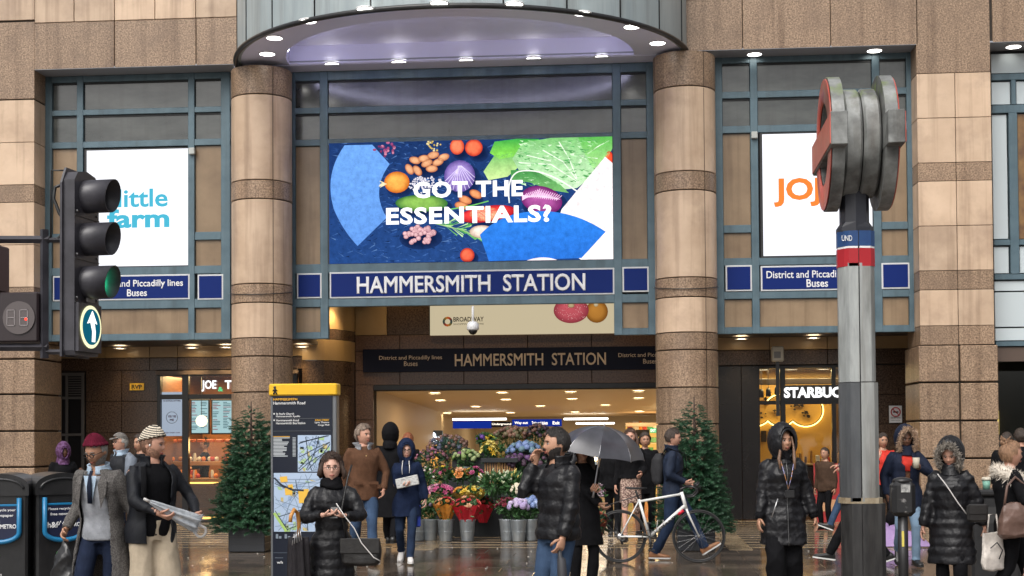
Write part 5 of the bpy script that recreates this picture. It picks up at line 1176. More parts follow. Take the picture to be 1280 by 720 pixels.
DNM=fabric('denim_jacket',(.035,.06,.10),.85,.6,scale=6); PUR=mat('purple_scarf',(.05,.008,.045),.8,col2=(.12,.05,.14),scale=22,mixr=(.45,.6)); WFR=mat('white_fur',(.62,.56,.48),.9); BFR=mat('beige_fur',(.36,.24,.16),.9,col2=(.45,.32,.22),scale=30); GFR=mat('grey_fur',(.16,.14,.12),.9,col2=(.30,.27,.23),scale=30)
WSO=mat('white_rubber',(.6,.6,.58),.6); BSO=mat('black_rubber',(.012,.012,.012),.6); TSH=mat('tan_leather',(.22,.10,.04),.5,col2=(.33,.14,.06),scale=8); GSO=mat('grey_shoe',(.10,.11,.10),.7); WSH=mat('white_shoe',(.62,.60,.58),.6); BSH=mat('black_shoe',(.014,.014,.014),.4)
BLT=mat('black_leather',(.012,.011,.011),.35,col2=(.02,.019,.018),scale=20,bump=.15,bscale=80); BRL=mat('brown_leather',(.11,.065,.05),.42,col2=(.15,.09,.07),scale=8,bump=.15,bscale=60)
def tube_thing(name,label,cat,pts,rad,m,part='body',**k):
    pts=[Vector(p) for p in pts]; b=Vector((sum(p.x for p in pts)/len(pts),sum(p.y for p in pts)/len(pts),min(p.z for p in pts))); t=thing(name,label,cat,b); MB().tube([p-b for p in pts],rad,10,**k).build(part,m,t,fix=False); return t
# stripes for the knitted beanie
def stripem():
    m=mat('striped_knit',(.55,.50,.40),.95,bump=.3,bscale=150); t=m.node_tree; b=[n for n in t.nodes if n.type=='BSDF_PRINCIPLED'][0]
    tc=t.nodes.new('ShaderNodeTexCoord'); mp=_n(t,'ShaderNodeMapping'); mp.inputs['Rotation'].default_value=(R(-12),0,0); w_=_n(t,'ShaderNodeTexWave',Scale=19,bands_direction='Z'); r_=t.nodes.new('ShaderNodeValToRGB'); r_.color_ramp.interpolation='LINEAR'
    r_.color_ramp.elements[0].position=.30; r_.color_ramp.elements[1].position=.42; r_.color_ramp.elements[0].color=(.02,.02,.022,1); r_.color_ramp.elements[1].color=(.60,.53,.42,1)
    t.links.new(tc.outputs['Object'],mp.inputs[0]); t.links.new(mp.outputs[0],w_.inputs[0]); t.links.new(w_.outputs['Color'],r_.inputs[0]); t.links.new(r_.outputs[0],b.inputs['Base Color']); return m
STR=stripem()
WALK=((.07,-.24,.09),(-.08,.30,.14)); WALK2=((.08,.28,.14),(-.07,-.24,.09))
# 1 man in maroon beanie and grey overcoat
p=person('man in maroon beanie and open grey overcoat walking with a black bag',128,150,H=1.71,rot=-30,skin='tan',lean=7,head=(-10,24,0),hair='hidden',hairc=(.15,.14,.13),hat=('beanie',MRN),beard=((.13,.12,.11),.012,0),glasses=True,gauge=1.5,
  hands=((.33,.08,.86),(-.285,-.10,.95)),feet=((.10,.22,.12),(-.10,-.26,.09)),coat=dict(m=GRYC,z0=.50,b=.034,flare=.20,front=lambda z: R(38) if z<1.2 else R(max(20,38-(z-1.2)*90)),fold=.006,name='overcoat'),inner=dict(m=WST,b=.014,z0=.86,z1=1.42,name='waistcoat'),
  trou=dict(m=NVY,b=.010),shoes=(BSH,BSO),collar=(fabric('pale_blue_shirt',(.33,.42,.52)),.035,.0,12),fingers=(.7,1.1)); PM=p
MB().tube([p.TF((0,-.105,1.465)),p.TF((0,-.142,1.42)),p.TF((0,-.162,1.34)),p.TF((0,-.166,1.20))],[.016,.014,.022,.022],8,flat=.4).build('tie',NVD,p.t,fix=False)
for sx_ in (-1,1): MB().add([p.TF((sx_*.085,-.08,1.46)),p.TF((sx_*.075,-.155,1.36)),p.TF((sx_*.10,-.172,1.16)),p.TF((sx_*.145,-.155,1.28)),p.TF((sx_*.145,-.12,1.38))],[(0,1,2,3,4)]).build('lapel',GRYC,p.t,fix=False).modifiers.new('t','SOLIDIFY').thickness=.008
MB().add([p.TF((-.060,-.135,1.43)),p.TF((.060,-.135,1.43)),p.TF((.015,-.158,1.20)),p.TF((-.015,-.158,1.20))],[(0,1,2,3)]).build('shirt_front',MT['pale_blue_shirt'],p.t,fix=False)
h=wpt(p,p.hand[1]); t=thing('shopping_bag','limp black carrier bag hanging from the hand of the man in the maroon beanie','bag',(h.x,h.y,h.z-.52)); mb=MB(); mb.rings([[(a+.01*math.sin(z*30),b_+.01*math.cos(z*23),z) for a,b_ in se(16,w_,d_)] for z,w_,d_ in ((0,.12,.07),(.1,.15,.09),(.25,.14,.08),(.36,.10,.05),(.44,.055,.03),(.53,.02,.018))]); me=remesh(mb,.012,3,folds(3,.012,30)); me.materials.append(mat('thin_black_plastic',(.012,.012,.013),.3)); link('bag_body',me,t)
# 2 man in striped beanie
p=person('man in cream and black striped beanie and black jacket holding a clear folded umbrella',190,150,H=1.76,rot=26,skin='light',head=(40,8,0),hair='hidden',hairc=(.10,.05,.03),hat=('beanie',STR),beard=((.27,.145,.095),.002,0),
  hands=((.27,-.28,1.035),(-.09,-.33,1.06)),poles=((.8,.5,-.5),(-.9,.6,-.3)),feet=((.12,-.05,.08),(-.12,.08,.08)),coat=dict(m=BKN,z0=.80,b=.036,front=lambda z: R(26) if z<1.3 else R(30),fold=.010,name='jacket',ff=13),inner=dict(m=BKF,b=.012,z0=.86,z1=1.47,name='t_shirt'),
  trou=dict(m=CHI,b=.026,r=(.10,.085,.075),fold=.011),shoes=(WSH,WSO),collar=(BKN,.06,.022,30),fingers=(1.0,1.0)); PB=p
MB().tube([p.TF((-.13,-.11,1.44)),p.TF((-.15,-.165,1.34)),p.TF((-.155,-.17,1.20)),p.TF((-.17,-.10,1.08))],[(.022,.006)]*4,8).build('rucksack_strap',BKF,p.t,fix=False)
MB().ball(p.hm@V(-.0825,-.012,-.004),(.007,.009,.012)).build('earbud',WSH,p.t,fix=False)
a=wpt(p,(-.22,-.36,1.185)); b=wpt(p,(.20,-.39,.98)); t=thing('folded_umbrella','clear plastic folded umbrella with white hook handle held by the man in the striped beanie','umbrella',b); d=a-b
CLP=mat('clear_plastic',(.42,.45,.48),.18,col2=(.62,.66,.70),scale=24,detail=5,stretch=(1,1,1),spec=.8); CLP.node_tree.nodes['Principled BSDF'].inputs['Alpha'].default_value=.82
g=MB(); N=18; rs=[]; u_=d.normalized(); e1=u_.orthogonal().normalized(); e2=u_.cross(e1)
for i in range(15):
    tt=i/14; r0=.052*(1-tt)**.7+.008; rs.append([d*(tt*.97)+(e1*math.cos(q)+e2*math.sin(q))*(r0*(1+.32*math.sin(q*6+tt*5)))for q in [2*PI*j/36 for j in range(36)]])
g.rings(rs).build('folded_canopy',CLP,t,fix=False)
g=MB(); 
for j in range(26):
    q=2*PI*j/26; e_=e1*math.cos(q)+e2*math.sin(q); g.add([e_*.045,e_*.045+d*.12,e_*.085-u_*.03+e1*.02*math.sin(j*3)],[(0,1,2)])
g.build('frill',CLP,t,fix=False); MB().tube([d*.94,d*1.06],[.013,.011],8).build('ferrule',WSH,t,fix=False)
MB().tube([u_*-.02,u_*-.09,u_*-.10+V(-.005,0,-.02)]+[u_*-.10+V(-.05+.045*math.cos(R(q)),0,-.02+.05*math.sin(R(q))) for q in range(-10,-200,-20)],.011,8).build('handle',WSH,t,fix=False)
# 3 woman in hijab, 4 flat cap, 5 dark haired
person('woman in purple patterned headscarf and dark coat raising her hand by the far left pier',79,86,H=1.60,rot=15,fem=True,skin='brown',near=False,hair=None,hood=dict(m=PUR,open=.34,sc=.5),hands=((.20,-.24,1.27),(-.2,-.1,.95)),coat=dict(m=BKF,z0=.6,b=.03,flare=.1),trou=dict(m=BKF),shoes=(BSH,BSO))
p=person('older man in grey flat cap and black and grey jacket walking left',151,90,H=1.74,rot=-60,skin='light',near=True,hair='short',hairc=(.25,.24,.22),hat=('flatcap',fabric('grey_tweed',(.13,.12,.11))),glasses=True,coat=dict(m=BKN,z0=.82,b=.04,name='jacket'),trou=dict(m=JND),shoes=(BSH,BSO),collar=(fabric('pale_blue_shirt',(.33,.42,.52)),.05,.02),feet=WALK)
MB().tube([p.TF((.16,.02,1.45)),p.TF((.24,.02,1.38)),p.TF((.26,.0,1.25)),p.TF((.25,-.02,1.12))],[.05,.085,.08,.07],10).build('grey_panel',fabric('blue_grey_nylon',(.13,.15,.18),.5),p.t,fix=False)
person('person with short dark hair behind the man in the flat cap',176,86,H=1.72,rot=-50,skin='tan',near=False,hair='thick',coat=dict(m=BKF,z0=.8,b=.03),trou=dict(m=BKF),shoes=(BSH,BSO))
# barista
person('worker with tied dark hair in black behind the juice bar counter',256,63.5,H=1.63,rot=-75,fem=True,skin='light',near=False,hair='tied',head=(0,15,0),coat=dict(m=BKF,z0=.84,b=.012,name='uniform'),hands=((.15,-.35,1.1),(-.15,-.35,1.1)),trou=dict(m=BKF),shoes=(BSH,BSO),Y=YL+2.0)
# 6 puffer woman with scarf
p=person('woman in glasses, dark bob, black scarf and long puffer coat looking at the camera',414,150,H=1.53,rot=0,fem=True,skin='pale',head=(3,-4,0),hair='bob',hairc=(.025,.013,.008),glasses=True,
  hands=((.10,-.27,1.19),(-.06,-.28,1.20)),poles=((1,.35,-.6),(-1,.35,-.6)),coat=dict(m=PUF,z0=.42,b=.036,flare=.07,baf=(.088,.016),fold=.004,name='puffer_coat',bb=.01,cuff=.03),scarf=BKF,trou=dict(m=BKF),shoes=(BSH,BSO),fingers=(.75,.45),handdir=((-.8,-.35,.05),(.8,-.35,.1))); PW=p
o=wpt(p,(.24,-.20,.62)); t=thing('handbag','black leather handbag on the front of the woman in the black scarf','bag',o); mb=MB().box(-.17,.17,-.055,.055,0,.24,bev=.03); me=remesh(mb,.011,4,folds(9,.005,20)); me.materials.append(BLT); link('bag_body',me,t); MB().box(-.165,.165,-.068,-.05,.11,.235,bev=.012).build('flap',BLT,t)
MB().tube([(-.12,-.0,.22),(-.16,-.02,.45),(-.13,.10,.72),(-.10,.13,.83)],.008,8).build('strap',BLT,t); 
MB().tube([(-.19,-.07,.52),(-.12,-.085,.42),(-.04,-.09,.32),(.02,-.09,.2),(.12,-.08,.08),(.17,-.06,.05)],.0045,6).build('cord',WSH,t)
o=wpt(p,(-.235,-.16,1.015)); t=thing('hanging_umbrella',"black folded umbrella with wooden crook handle hung on the scarf woman's forearm",'umbrella',(o.x-.03,o.y,o.z-.95))
g=MB(); rs=[]
for i in range(14):
    z=i/13*.80; r0=(.085 if i>2 else .04+.018*i)*(1-.35*abs(z-.45)); rs.append([(r0*(1+.22*math.sin(q*7+z*4))*math.cos(q),r0*(1+.22*math.sin(q*7+z*4))*math.sin(q)*.8,z) for q in [2*PI*j/42 for j in range(42)]])
g.rings(rs).build('folded_canopy',fabric('umbrella_black',(.020,.018,.020),.5),t,fix=False)
for q in range(5): MB().tube([(-.04+.02*q,-.07,.74+.01*q),(-.03+.012*q,-.05,.83+.012*q)],.004,5).build('rib_tip',mat('steel',(.5,.5,.5),.3,metal=.9),t,fix=False)
MB().tube([(0,0,.8),(0,0,.92),(-.005,-.03,1.0),(-.02,-.08,1.03),(-.04,-.11,.98),(-.045,-.11,.93)],.016,10).build('crook_handle',mat('wood_handle',(.55,.25,.06),.35),t,fix=False)
t=thing('phone','dark phone between the hands of the woman in the black scarf','phone',wpt(p,(.02,-.275,1.045))); MB().box(-.035,.035,-.005,.005,-.03,.08,bev=.004,M=Matrix.Rotation(R(-35),3,'X')).build('case',BLACKM,t)
# 7 brown coat man
p=person('tall grey haired man in brown suede coat and blue jeans, hand in pocket',454,95,H=1.83,rot=12,skin='light',head=(32,2,0),hair='thick',hairc=(.14,.105,.08),hands=((.23,-.13,.93),(-.27,.06,.85)),poles=((.9,.6,-.2),(-.6,.5,-.2)),
  coat=dict(m=BRN,z0=.80,b=.034,name='coat',fold=.008),trou=dict(m=JNS,b=.014),shoes=(GSO,WSO),collar=(GRH,.045,.04,24),feet=((.05,-.28,.09),(-.09,.24,.12)),inner=dict(m=fabric('olive_jumper',(.07,.08,.05)),b=.0,z0=1.3,z1=1.47,name='jumper'),ftp=(0,20))
for sx_ in (-1,1): MB().box(-.06,.06,-.006,.006,-.02,.02,bev=.004).build('pocket_flap',BRN,p.t,loc=p.TF((sx_*.10,-.165,1.02)))
for z in (1.36,): MB().ball((0,0,0),.008).build('button',mat('brass',(.6,.45,.2),.3,metal=.8),p.t,loc=p.TF((0,-.172,z)))
# 8 hooded walking away, small head behind
person('person in long black coat with hood up walking away into the station',488,82,H=1.84,rot=172,skin='tan',near=True,hair=None,hood=dict(m=BKF),coat=dict(m=BKF,z0=.42,b=.035,flare=.14,name='long_coat'),trou=dict(m=BKF),shoes=(BSH,BSO),feet=WALK)
person('far commuter with ginger hair just inside the station entrance',510,69,H=1.72,rot=170,skin='light',near=False,hair='thick',hairc=(.16,.05,.02),coat=dict(m=BKF,z0=.8,b=.03),trou=dict(m=BKF),shoes=(BSH,BSO))
# 9 blue parka woman
p=person('smiling woman in navy hooded parka and glasses walking with a newspaper, white trainers',508,94,H=1.60,rot=-4,fem=True,skin='pale',head=(8,0,0),hair='hidden',hood=dict(m=fabric('navy_parka',(.008,.014,.036)),open=.55),glasses=True,gauge=1.3,hands=((.27,-.02,.90),(.0,-.26,1.13)),poles=((.3,.8,-.2),(-.6,.6,-.6)),
  coat=dict(m=MT['navy_parka'],z0=.66,b=.036,flare=.10,name='parka',fold=.009),trou=dict(m=JND,b=.01),shoes=(WSH,WSO),feet=((.06,-.22,.09),(-.10,.26,.16)),ftp=(0,35),fingers=(.9,.9))
o=wpt(p,(.03,-.275,1.07)); t=thing('newspaper','folded white newspaper held by the woman in the navy parka','newspaper',o); 
g=MB().box(-.15,.15,-.02,.02,-.055,.075,bev=.008,M=Matrix.Rotation(R(-12),3,'Y')); g.build('folded_sheets',mat('newsprint',(.50,.50,.48),.8,col2=(.25,.25,.25),scale=28,detail=3,mixr=(.5,.62),stretch=(1,1,3)),t)
o=wpt(p,p.hand[0]); t=thing('blue_bag','small bright blue bag in the hand of the woman in the navy parka','bag',(o.x-.10,o.y,o.z-.30)); MB().box(-.05,.05,-.03,.03,0,.30,bev=.015).build('bag_body',mat('blue_plastic',(.02,.05,.35),.4),t); MB().tube([(-.03,0,.29),(.0,0,.36),(.04,0,.29)],.006,6).build('handle',MT['blue_plastic'],t)
MB().tube([p.TF((.045,-.125,1.48)),p.TF((.055,-.165,1.36)),p.TF((.05,-.17,1.30))],.005,6).build('drawstring',WSH,p.t,fix=False); MB().tube([p.TF((-.045,-.125,1.48)),p.TF((-.055,-.165,1.36)),p.TF((-.05,-.17,1.28))],.005,6).build('drawstring',WSH,p.t,fix=False)
# 10 phone man
p=person('bearded man with dark hair in black padded jacket and jeans talking on a phone',697,158,H=1.745,rot=-50,skin='olive',head=(-22,2,0),hair='short',hairc=(.010,.008,.007),beard=((.012,.009,.008),.007,0),
  hands=((.20,-.14,.83),(-.125,-.13,1.475)),poles=((.7,.6,0),(-.12,-.45,-1)),coat=dict(m=PUF,z0=.86,b=.04,baf=(.105,.017),fold=.004,name='padded_jacket',cuff=.01),trou=dict(m=JNS,b=.014),shoes=(BSH,BSO),collar=(PUF,.06,.02,30),fingers=(.8,.9),handdir=(None,(.12,.05,.98))); PH_=p
g=MB().tube([p.TF((.0,.06,1.45)),p.TF((0,.10,1.50)),p.TF((0,.09,1.56))],[(.12,.06),(.12,.055),(.09,.03)],16); me=remesh(g,.013,3,folds(4,.008,25)); me.materials.append(PUF); link('hood_down',me,p.t)
o=p.hm@V(-.086,-.045,-.02); o=wpt(p,o); t=thing('phone','black phone held to the ear of the bearded man','phone',o,R(-50-22)); MB().box(-.008,.008,-.038,.038,-.07,.07,bev=.005,M=Matrix.Rotation(R(-22),3,'X')).build('case',BLACKM,t)
o=wpt(p,p.hand[0]); t=tube_thing('folded_umbrella','short black folded umbrella hanging from the hand of the bearded man','umbrella',[o+V(0,0,.02),o+V(.01,0,-.08),o+V(.02,0,-.1),o+V(.03,0,-.3),o+V(.04,0,-.52),o+V(.04,0,-.56)],[.016,.018,.034,.042,.028,.01],mat('umbrella_grey',(.03,.03,.035),.6),'folded_canopy')
# 11 woman under umbrella
p=person('woman in black coat mostly hidden behind the bearded man, holding the open umbrella and flowers',727,118,H=1.64,rot=20,fem=True,skin='olive',hair='long',hands=((.02,-.30,1.18),(.12,-.26,1.02)),coat=dict(m=BKF,z0=.55,b=.04,flare=.1,name='coat'),trou=dict(m=BKF),shoes=(BSH,BSO),fingers=(1.2,1.1)); PU=p
t_=wpt(p,p.hand[0]); UY=t_.y; top_=PT(748,532,UY)
t=thing('open_umbrella','large open dark grey umbrella glistening with rain above the flower buyers','umbrella',(top_.x,UY,top_.z-.40)); UM=mat('umbrella_fabric',(.030,.030,.036),.30,col2=(.05,.05,.06),scale=5,spec=.6); UM2=mat('umbrella_steel',(.4,.4,.42),.3,metal=.9)
Mt=Matrix.Rotation(R(9),3,'Y')@Matrix.Rotation(R(5),3,'X')
NS=8; Rr=.46; hgt=.29
def up(j,u,sag=0):
    a=2*PI*j/NS; r=Rr*math.sin(u*1.35)/math.sin(1.35); z=.40-hgt*(1-math.cos(u*1.35))/(1-math.cos(1.35)); return Mt@V(r*math.cos(a),r*math.sin(a),z)
for j in range(NS):
    mb=MB(); rs=[]
    for i in range(8):
        u=i/7; row=[]
        for q in range(7):
            v=q/6; A=up(j,u);Bq=up(j+1,u); c=A.lerp(Bq,v); c=c-Mt@V(0,0,1)*(.02*u*math.sin(PI*v)); 
            if u>.9: c=c+(Mt@V(0,0,1))*(.03*math.sin(PI*v))
            row.append(c)
        rs.append(row)
    mb.rings(rs,0,True,False,closed=False).build('canopy_panel',UM,t,fix=False); MB().tube([up(j,i/7)-Mt@V(0,0,.006) for i in range(8)],.004,5).build('rib',UM2,t,fix=False)
b_=Vector((t_.x-top_.x,0,t_.z-(top_.z-.40))); MB().tube([Mt@V(0,0,.44),Mt@V(0,0,.40),b_+V(0,0,.0),b_+(b_-Mt@V(0,0,.4)).normalized()*.1],[.006,.008,.008,.014],8).build('shaft',UM2,t,fix=False)
# 12 far women by the skirt
SKP=mat('patterned_skirt',(.10,.05,.04),.8,col2=(.42,.30,.24),scale=45,detail=2,mixr=(.46,.54))
p=person('tall long haired woman in black coat and patterned skirt leaving the station, bare legs',788,80,H=1.76,rot=-5,fem=True,skin='light',hair='long',hairc=(.05,.025,.015),near=True,coat=dict(m=BKF,z0=.98,b=.025,name='coat'),trou=dict(m=SKP,b=.0,r=(.09,.06,.045),up=.36,skirt=(.60,.06),name='skirt'),shoes=(BSH,BSO),feet=WALK2,hands=((.18,-.22,1.05),(-.24,0,.85)))
person('figure in black top and trousers beside the woman in the patterned skirt, walking away',766,78,H=1.66,rot=175,fem=True,skin='light',near=False,hair='long',coat=dict(m=BKF,z0=.84,b=.02,name='jacket'),trou=dict(m=BKF),shoes=(BSH,BSO),feet=WALK)
person('dark haired person in black right behind the long haired woman',806,76,H=1.70,rot=10,skin='tan',near=False,hair='thick',coat=dict(m=BKF,z0=.7,b=.03),trou=dict(m=BKF),shoes=(BSH,BSO))
# 13 cyclist walking his bike
p=person('man in navy jacket and jeans pushing a white bicycle, tan shoes, backpack on',840,93,H=1.76,rot=88,skin='light',head=(0,8,0),hair='short',hairc=(.03,.02,.015),hands=((.20,-.20,1.0),(-.14,-.17,1.03)),poles=((.5,.8,-.4),(-.5,.8,-.4)),
  coat=dict(m=fabric('steel_blue_jacket',(.014,.020,.036),.55),z0=.84,b=.028,name='jacket'),trou=dict(m=JND,b=.014),shoes=(TSH,WSO),collar=(MT['steel_blue_jacket'],.05,.012),feet=((.08,-.42,.15),(-.08,.24,.09)),ftp=(-32,0),drop=.04,fingers=(1,.9)); PC=p
o=wpt(p,(0,.185,1.00)); t=thing('backpack','dark grey backpack on the back of the man with the bicycle','backpack',o,R(80)); mb=MB().rings([[(a,b_+yo,z) for a,b_ in se(18,w_,d_,3)] for z,w_,d_,yo in ((0,.12,.06,0),(.05,.145,.09,.01),(.2,.15,.10,.015),(.35,.145,.09,.0),(.43,.10,.06,-.02))]); me=remesh(mb,.012,3,folds(6,.006)); me.materials.append(fabric('charcoal_nylon',(.025,.025,.027),.6)); link('bag_body',me,t)
for sx_ in (-1,1): MB().tube([(sx_*.08,-.05,.40),(sx_*.10,-.14,.50),(sx_*.12,-.34,.42),(sx_*.13,-.36,.22),(sx_*.14,-.12,.06)],[(.02,.006)]*5,8).build('strap',BKF,t,fix=False)
# 14 long quilted coat woman with lanyard
p=person('woman in long black quilted coat with hood up and colourful lanyard, hands at her sides',978,130,H=1.73,rot=14,fem=True,skin='tan',head=(14,-5,0),hair='hidden',hairc=(.10,.05,.03),hood=dict(m=PUF,open=.60,sc=1.35),hands=((.31,-.03,.84),(-.27,-.10,.82)),
  coat=dict(m=PUF,z0=.62,b=.04,flare=.09,baf=(.075,.010),fold=.0045,ff=30,name='quilted_coat',zip=True,ribcuff=BKF,cuff=.03,bb=.012),trou=dict(m=BKF,b=.022,r=(.092,.088,.085),fold=.014),shoes=(BSH,BSO),feet=((.09,.12,.09),(-.08,-.06,.08)),fingers=(.4,.5),scarf=BKF)
g=MB().tube([p.TF((-.06,-.165,1.44)),p.TF((-.03,-.20,1.30)),p.TF((.0,-.205,1.17))],[(.008,.003)]*3,6).tube([p.TF((.07,-.16,1.44)),p.TF((.035,-.20,1.30)),p.TF((.0,-.205,1.17))],[(.008,.003)]*3,6); g.build('lanyard',mat('lanyard_print',(.45,.2,.05),.5,col2=(.35,.35,.6),scale=30,mixr=(.47,.53)),p.t,fix=False)
MB().box(-.045,.045,-.006,.006,-.04,.03,bev=.004).build('badge',BLACKM,p.t,loc=p.TF((.01,-.222,1.13)))
for sx_ in (-1,): MB().tube([p.TF((sx_*.10,-.195,1.08)),p.TF((sx_*.16,-.185,.90))],.006,6).build('pocket_zip',mat('bright_zip',(.5,.5,.5),.3,metal=.9),p.t,fix=False)
for sx_ in (-1,1):
    MB().tube([p.hm@V(sx_*.05,-.088,.05),p.hm@V(sx_*.068,-.085,-.05),p.TF((sx_*.075,-.155,1.46)),p.TF((sx_*.07,-.19,1.36))],[.007,.012,.018,.008],8).build('hair_strand',mat('hair_strand_brown',(.13,.07,.04),.5),p.t,fix=False)
# 15 people behind the roundel post
person('person in denim jacket and blue jeans striding left behind the roundel post',1066,76,H=1.72,rot=-90,skin='light',near=True,hair='short',coat=dict(m=DNM,z0=.88,b=.025,name='denim_jacket'),trou=dict(m=JNS),shoes=(BSH,WSO),feet=((.08,.2,.1),(-.08,-.40,.13)),ftp=(20,-20),hands=((.2,-.2,1.1),(-.25,-.25,1.15)))
p=person('person in navy coat holding a phone behind the roundel post, black trainers with white soles',1078,98,H=1.72,rot=-88,skin='light',near=True,hair='thick',coat=dict(m=NVY,z0=.76,b=.045,name='coat'),trou=dict(m=BKF),shoes=(BSH,WSO),feet=((.08,-.46,.10),(-.08,.30,.12)),ftp=(-8,20),drop=.06,hands=((.24,.16,1.38),(-.2,-.2,1.2)),poles=((.5,.9,-.6),(-.6,.5,-.3)))
person('person in bright red jacket far behind the roundel post',1103,76,H=1.66,rot=20,skin='tan',near=False,hair='thick',coat=dict(m=RED,z0=.85,b=.035,name='jacket'),trou=dict(m=BKF),shoes=(BSH,BSO))
person('dark clothed customer inside the coffee shop doorway',1031,72,H=1.42,rot=-30,skin='tan',near=False,hair='short',coat=dict(m=fabric('brown_cloth',(.05,.03,.02)),z0=.8,b=.03),trou=dict(m=BKF),shoes=(BSH,BSO))
# 16 fur hood with cup
p=person('woman in dark coat with big beige fur hood and light jeans carrying a paper cup',1131,99,H=1.73,rot=12,fem=True,skin='brown',head=(8,10,0),hair='hidden',hood=dict(m=NVD,open=.80,fur=BFR,sc=1.25,nf=1900),hands=((.10,-.27,1.25),(-.22,.05,.90)),poles=((.9,.4,-.6),(-.6,.5,-.3)),inner=dict(m=RED,b=.008,z0=1.2,z1=1.49,name='red_top'),
  coat=dict(m=NVD,z0=.72,b=.035,flare=.06,name='coat',front=lambda z: R(3) if z<1.3 else R(14)),trou=dict(m=JNL,b=.008),shoes=(BSH,BSO),feet=((.09,-.12,.09),(-.06,.24,.20)),ftp=(0,45),fingers=(1.0,.4))
o=wpt(p,p.hand[0]+V(.0,-.03,-.03)); t=thing('paper_cup','pale paper cup in the hand of the woman with the beige fur hood','cup',o); MB().lathe([(0,0),(.033,0),(.045,.13),(.042,.13),(.03,.01)],16).build('cup_wall',mat('paper_cup',(.5,.45,.35),.6),t)
# 17 older woman
p=person('older woman in long black puffer coat with grey fur hood and crossbody bag',1188,136,H=1.60,rot=-8,fem=True,skin='light',head=(-6,22,0),hair='hidden',hairc=(.2,.18,.16),hood=dict(m=PUF,open=.78,fur=GFR,sc=1.1,nf=2200),hands=((.33,.02,.84),(-.285,-.12,.80)),
  coat=dict(m=PUF,z0=.52,b=.045,flare=.07,baf=(.092,.018),fold=.004,name='puffer_coat',cuff=.01),trou=dict(m=BKF,b=.012),shoes=(BSH,BSO),feet=((.08,-.06,.08),(-.08,.14,.10)),fingers=(.6,.5))
MB().tube([p.TF((-.10,-.20,1.43)),p.TF((-.02,-.225,1.33)),p.TF((.10,-.225,1.14)),p.TF((.21,-.18,.98))],[(.010,.004)]*4,8).build('bag_strap',mat('pale_strap',(.5,.48,.46),.5),p.t,fix=False)
o=wpt(p,(.25,-.20,.88)); t=thing('crossbody_bag','small black crossbody bag at the hip of the woman in the grey fur hood','bag',o); MB().box(-.09,.09,-.035,.035,0,.16,bev=.02).build('bag_body',BLT,t); MB().box(-.08,.08,-.042,-.03,.07,.155,bev=.008).build('flap',BLT,t)
o=wpt(p,(.36,-.02,.42)); t=thing('tote_bag','white tote bag with dark print beside the older woman in the puffer coat','bag',o,R(25)); mb=MB().box(-.13,.13,-.04,.04,0,.38,bev=.02); me=remesh(mb,.014,3,folds(12,.012,20)); me.materials.append(fabric('white_canvas',(.5,.46,.42))); link('bag_body',me,t); MB().tube([(-.06,0,.36),(-.04,0,.52),(.04,0,.52),(.06,0,.36)],.008,6).build('handle',MT['white_canvas'],t); MB().tube([(-.07,-.052,.22),(0,-.055,.27),(.06,-.055,.2),(.02,-.055,.12)],.006,5).build('print',BLACKM,t)
# 18 bun woman
p=person('woman with blonde topknot, white fluffy collar and black coat facing right',1262,136,H=1.60,rot=105,fem=True,skin='light',head=(10,4,0),hair='tied',hairc=(.16,.09,.05),hands=((.12,-.30,1.1),(-.18,-.26,1.12)),poles=((.5,.8,-.6),(-.9,.5,-.5)),coat=dict(m=BKF,z0=.80,b=.045,name='jacket'),trou=dict(m=BKF,b=.016),shoes=(BSH,BSO),feet=WALK)
fur([p.TF((.13*math.cos(a)*(1.1),.10*math.sin(a)+.02,1.40+.055*math.sin(a))) for a in [2*PI*i/20 for i in range(21)]],.062,2600,.035,5,WFR,'fur_collar',p.t,w=.005)
fur([p.TF((-.13,.04,1.36)),p.TF((-.16,-.06,1.28)),p.TF((-.12,-.14,1.15)),p.TF((-.06,-.16,1.0))],.045,900,.03,6,WFR,'fur_lapel',p.t,w=.005)
o=wpt(p,(-.27,.02,.72)); t=thing('shoulder_bag','large slouchy brown leather bag on the arm of the woman with the topknot','bag',o,R(15)); mb=MB().rings([[(a,b_,z) for a,b_ in se(18,w_,d_,2.8)] for z,w_,d_ in ((0,.13,.06),(.04,.19,.09),(.16,.20,.10),(.28,.17,.07),(.34,.14,.04))]); me=remesh(mb,.013,3,folds(22,.014,16)); me.materials.append(BRL); link('bag_body',me,t); MB().tube([(-.13,-.02,.32),(-.09,0,.48),(.0,.02,.56),(.09,0,.48),(.12,-.02,.32)],.012,8).build('strap',BRL,t)
# 19 pink puffer at edge
person('person in long pink puffer coat cut by the right edge of the photo',1306,150,H=1.62,rot=-100,fem=True,skin='light',hair='bob',coat=dict(m=PNK,z0=.45,b=.06,flare=.05,baf=(.11,.018),name='puffer_coat'),trou=dict(m=BKF),shoes=(BSH,BSO),hands=((.2,.05,.84),(-.2,.05,.84)))
person('dark silhouette of a shopper in black at the gift shop entrance',1258,78,H=1.66,rot=160,near=False,hair='thick',coat=dict(m=BKF,z0=.6,b=.04),trou=dict(m=BKF),shoes=(BSH,BSO))
person('dark silhouette of a second shopper further right at the gift shop',1276,80,H=1.72,rot=-160,near=False,hair='thick',coat=dict(m=BKF,z0=.6,b=.04),trou=dict(m=BKF),shoes=(BSH,BSO))
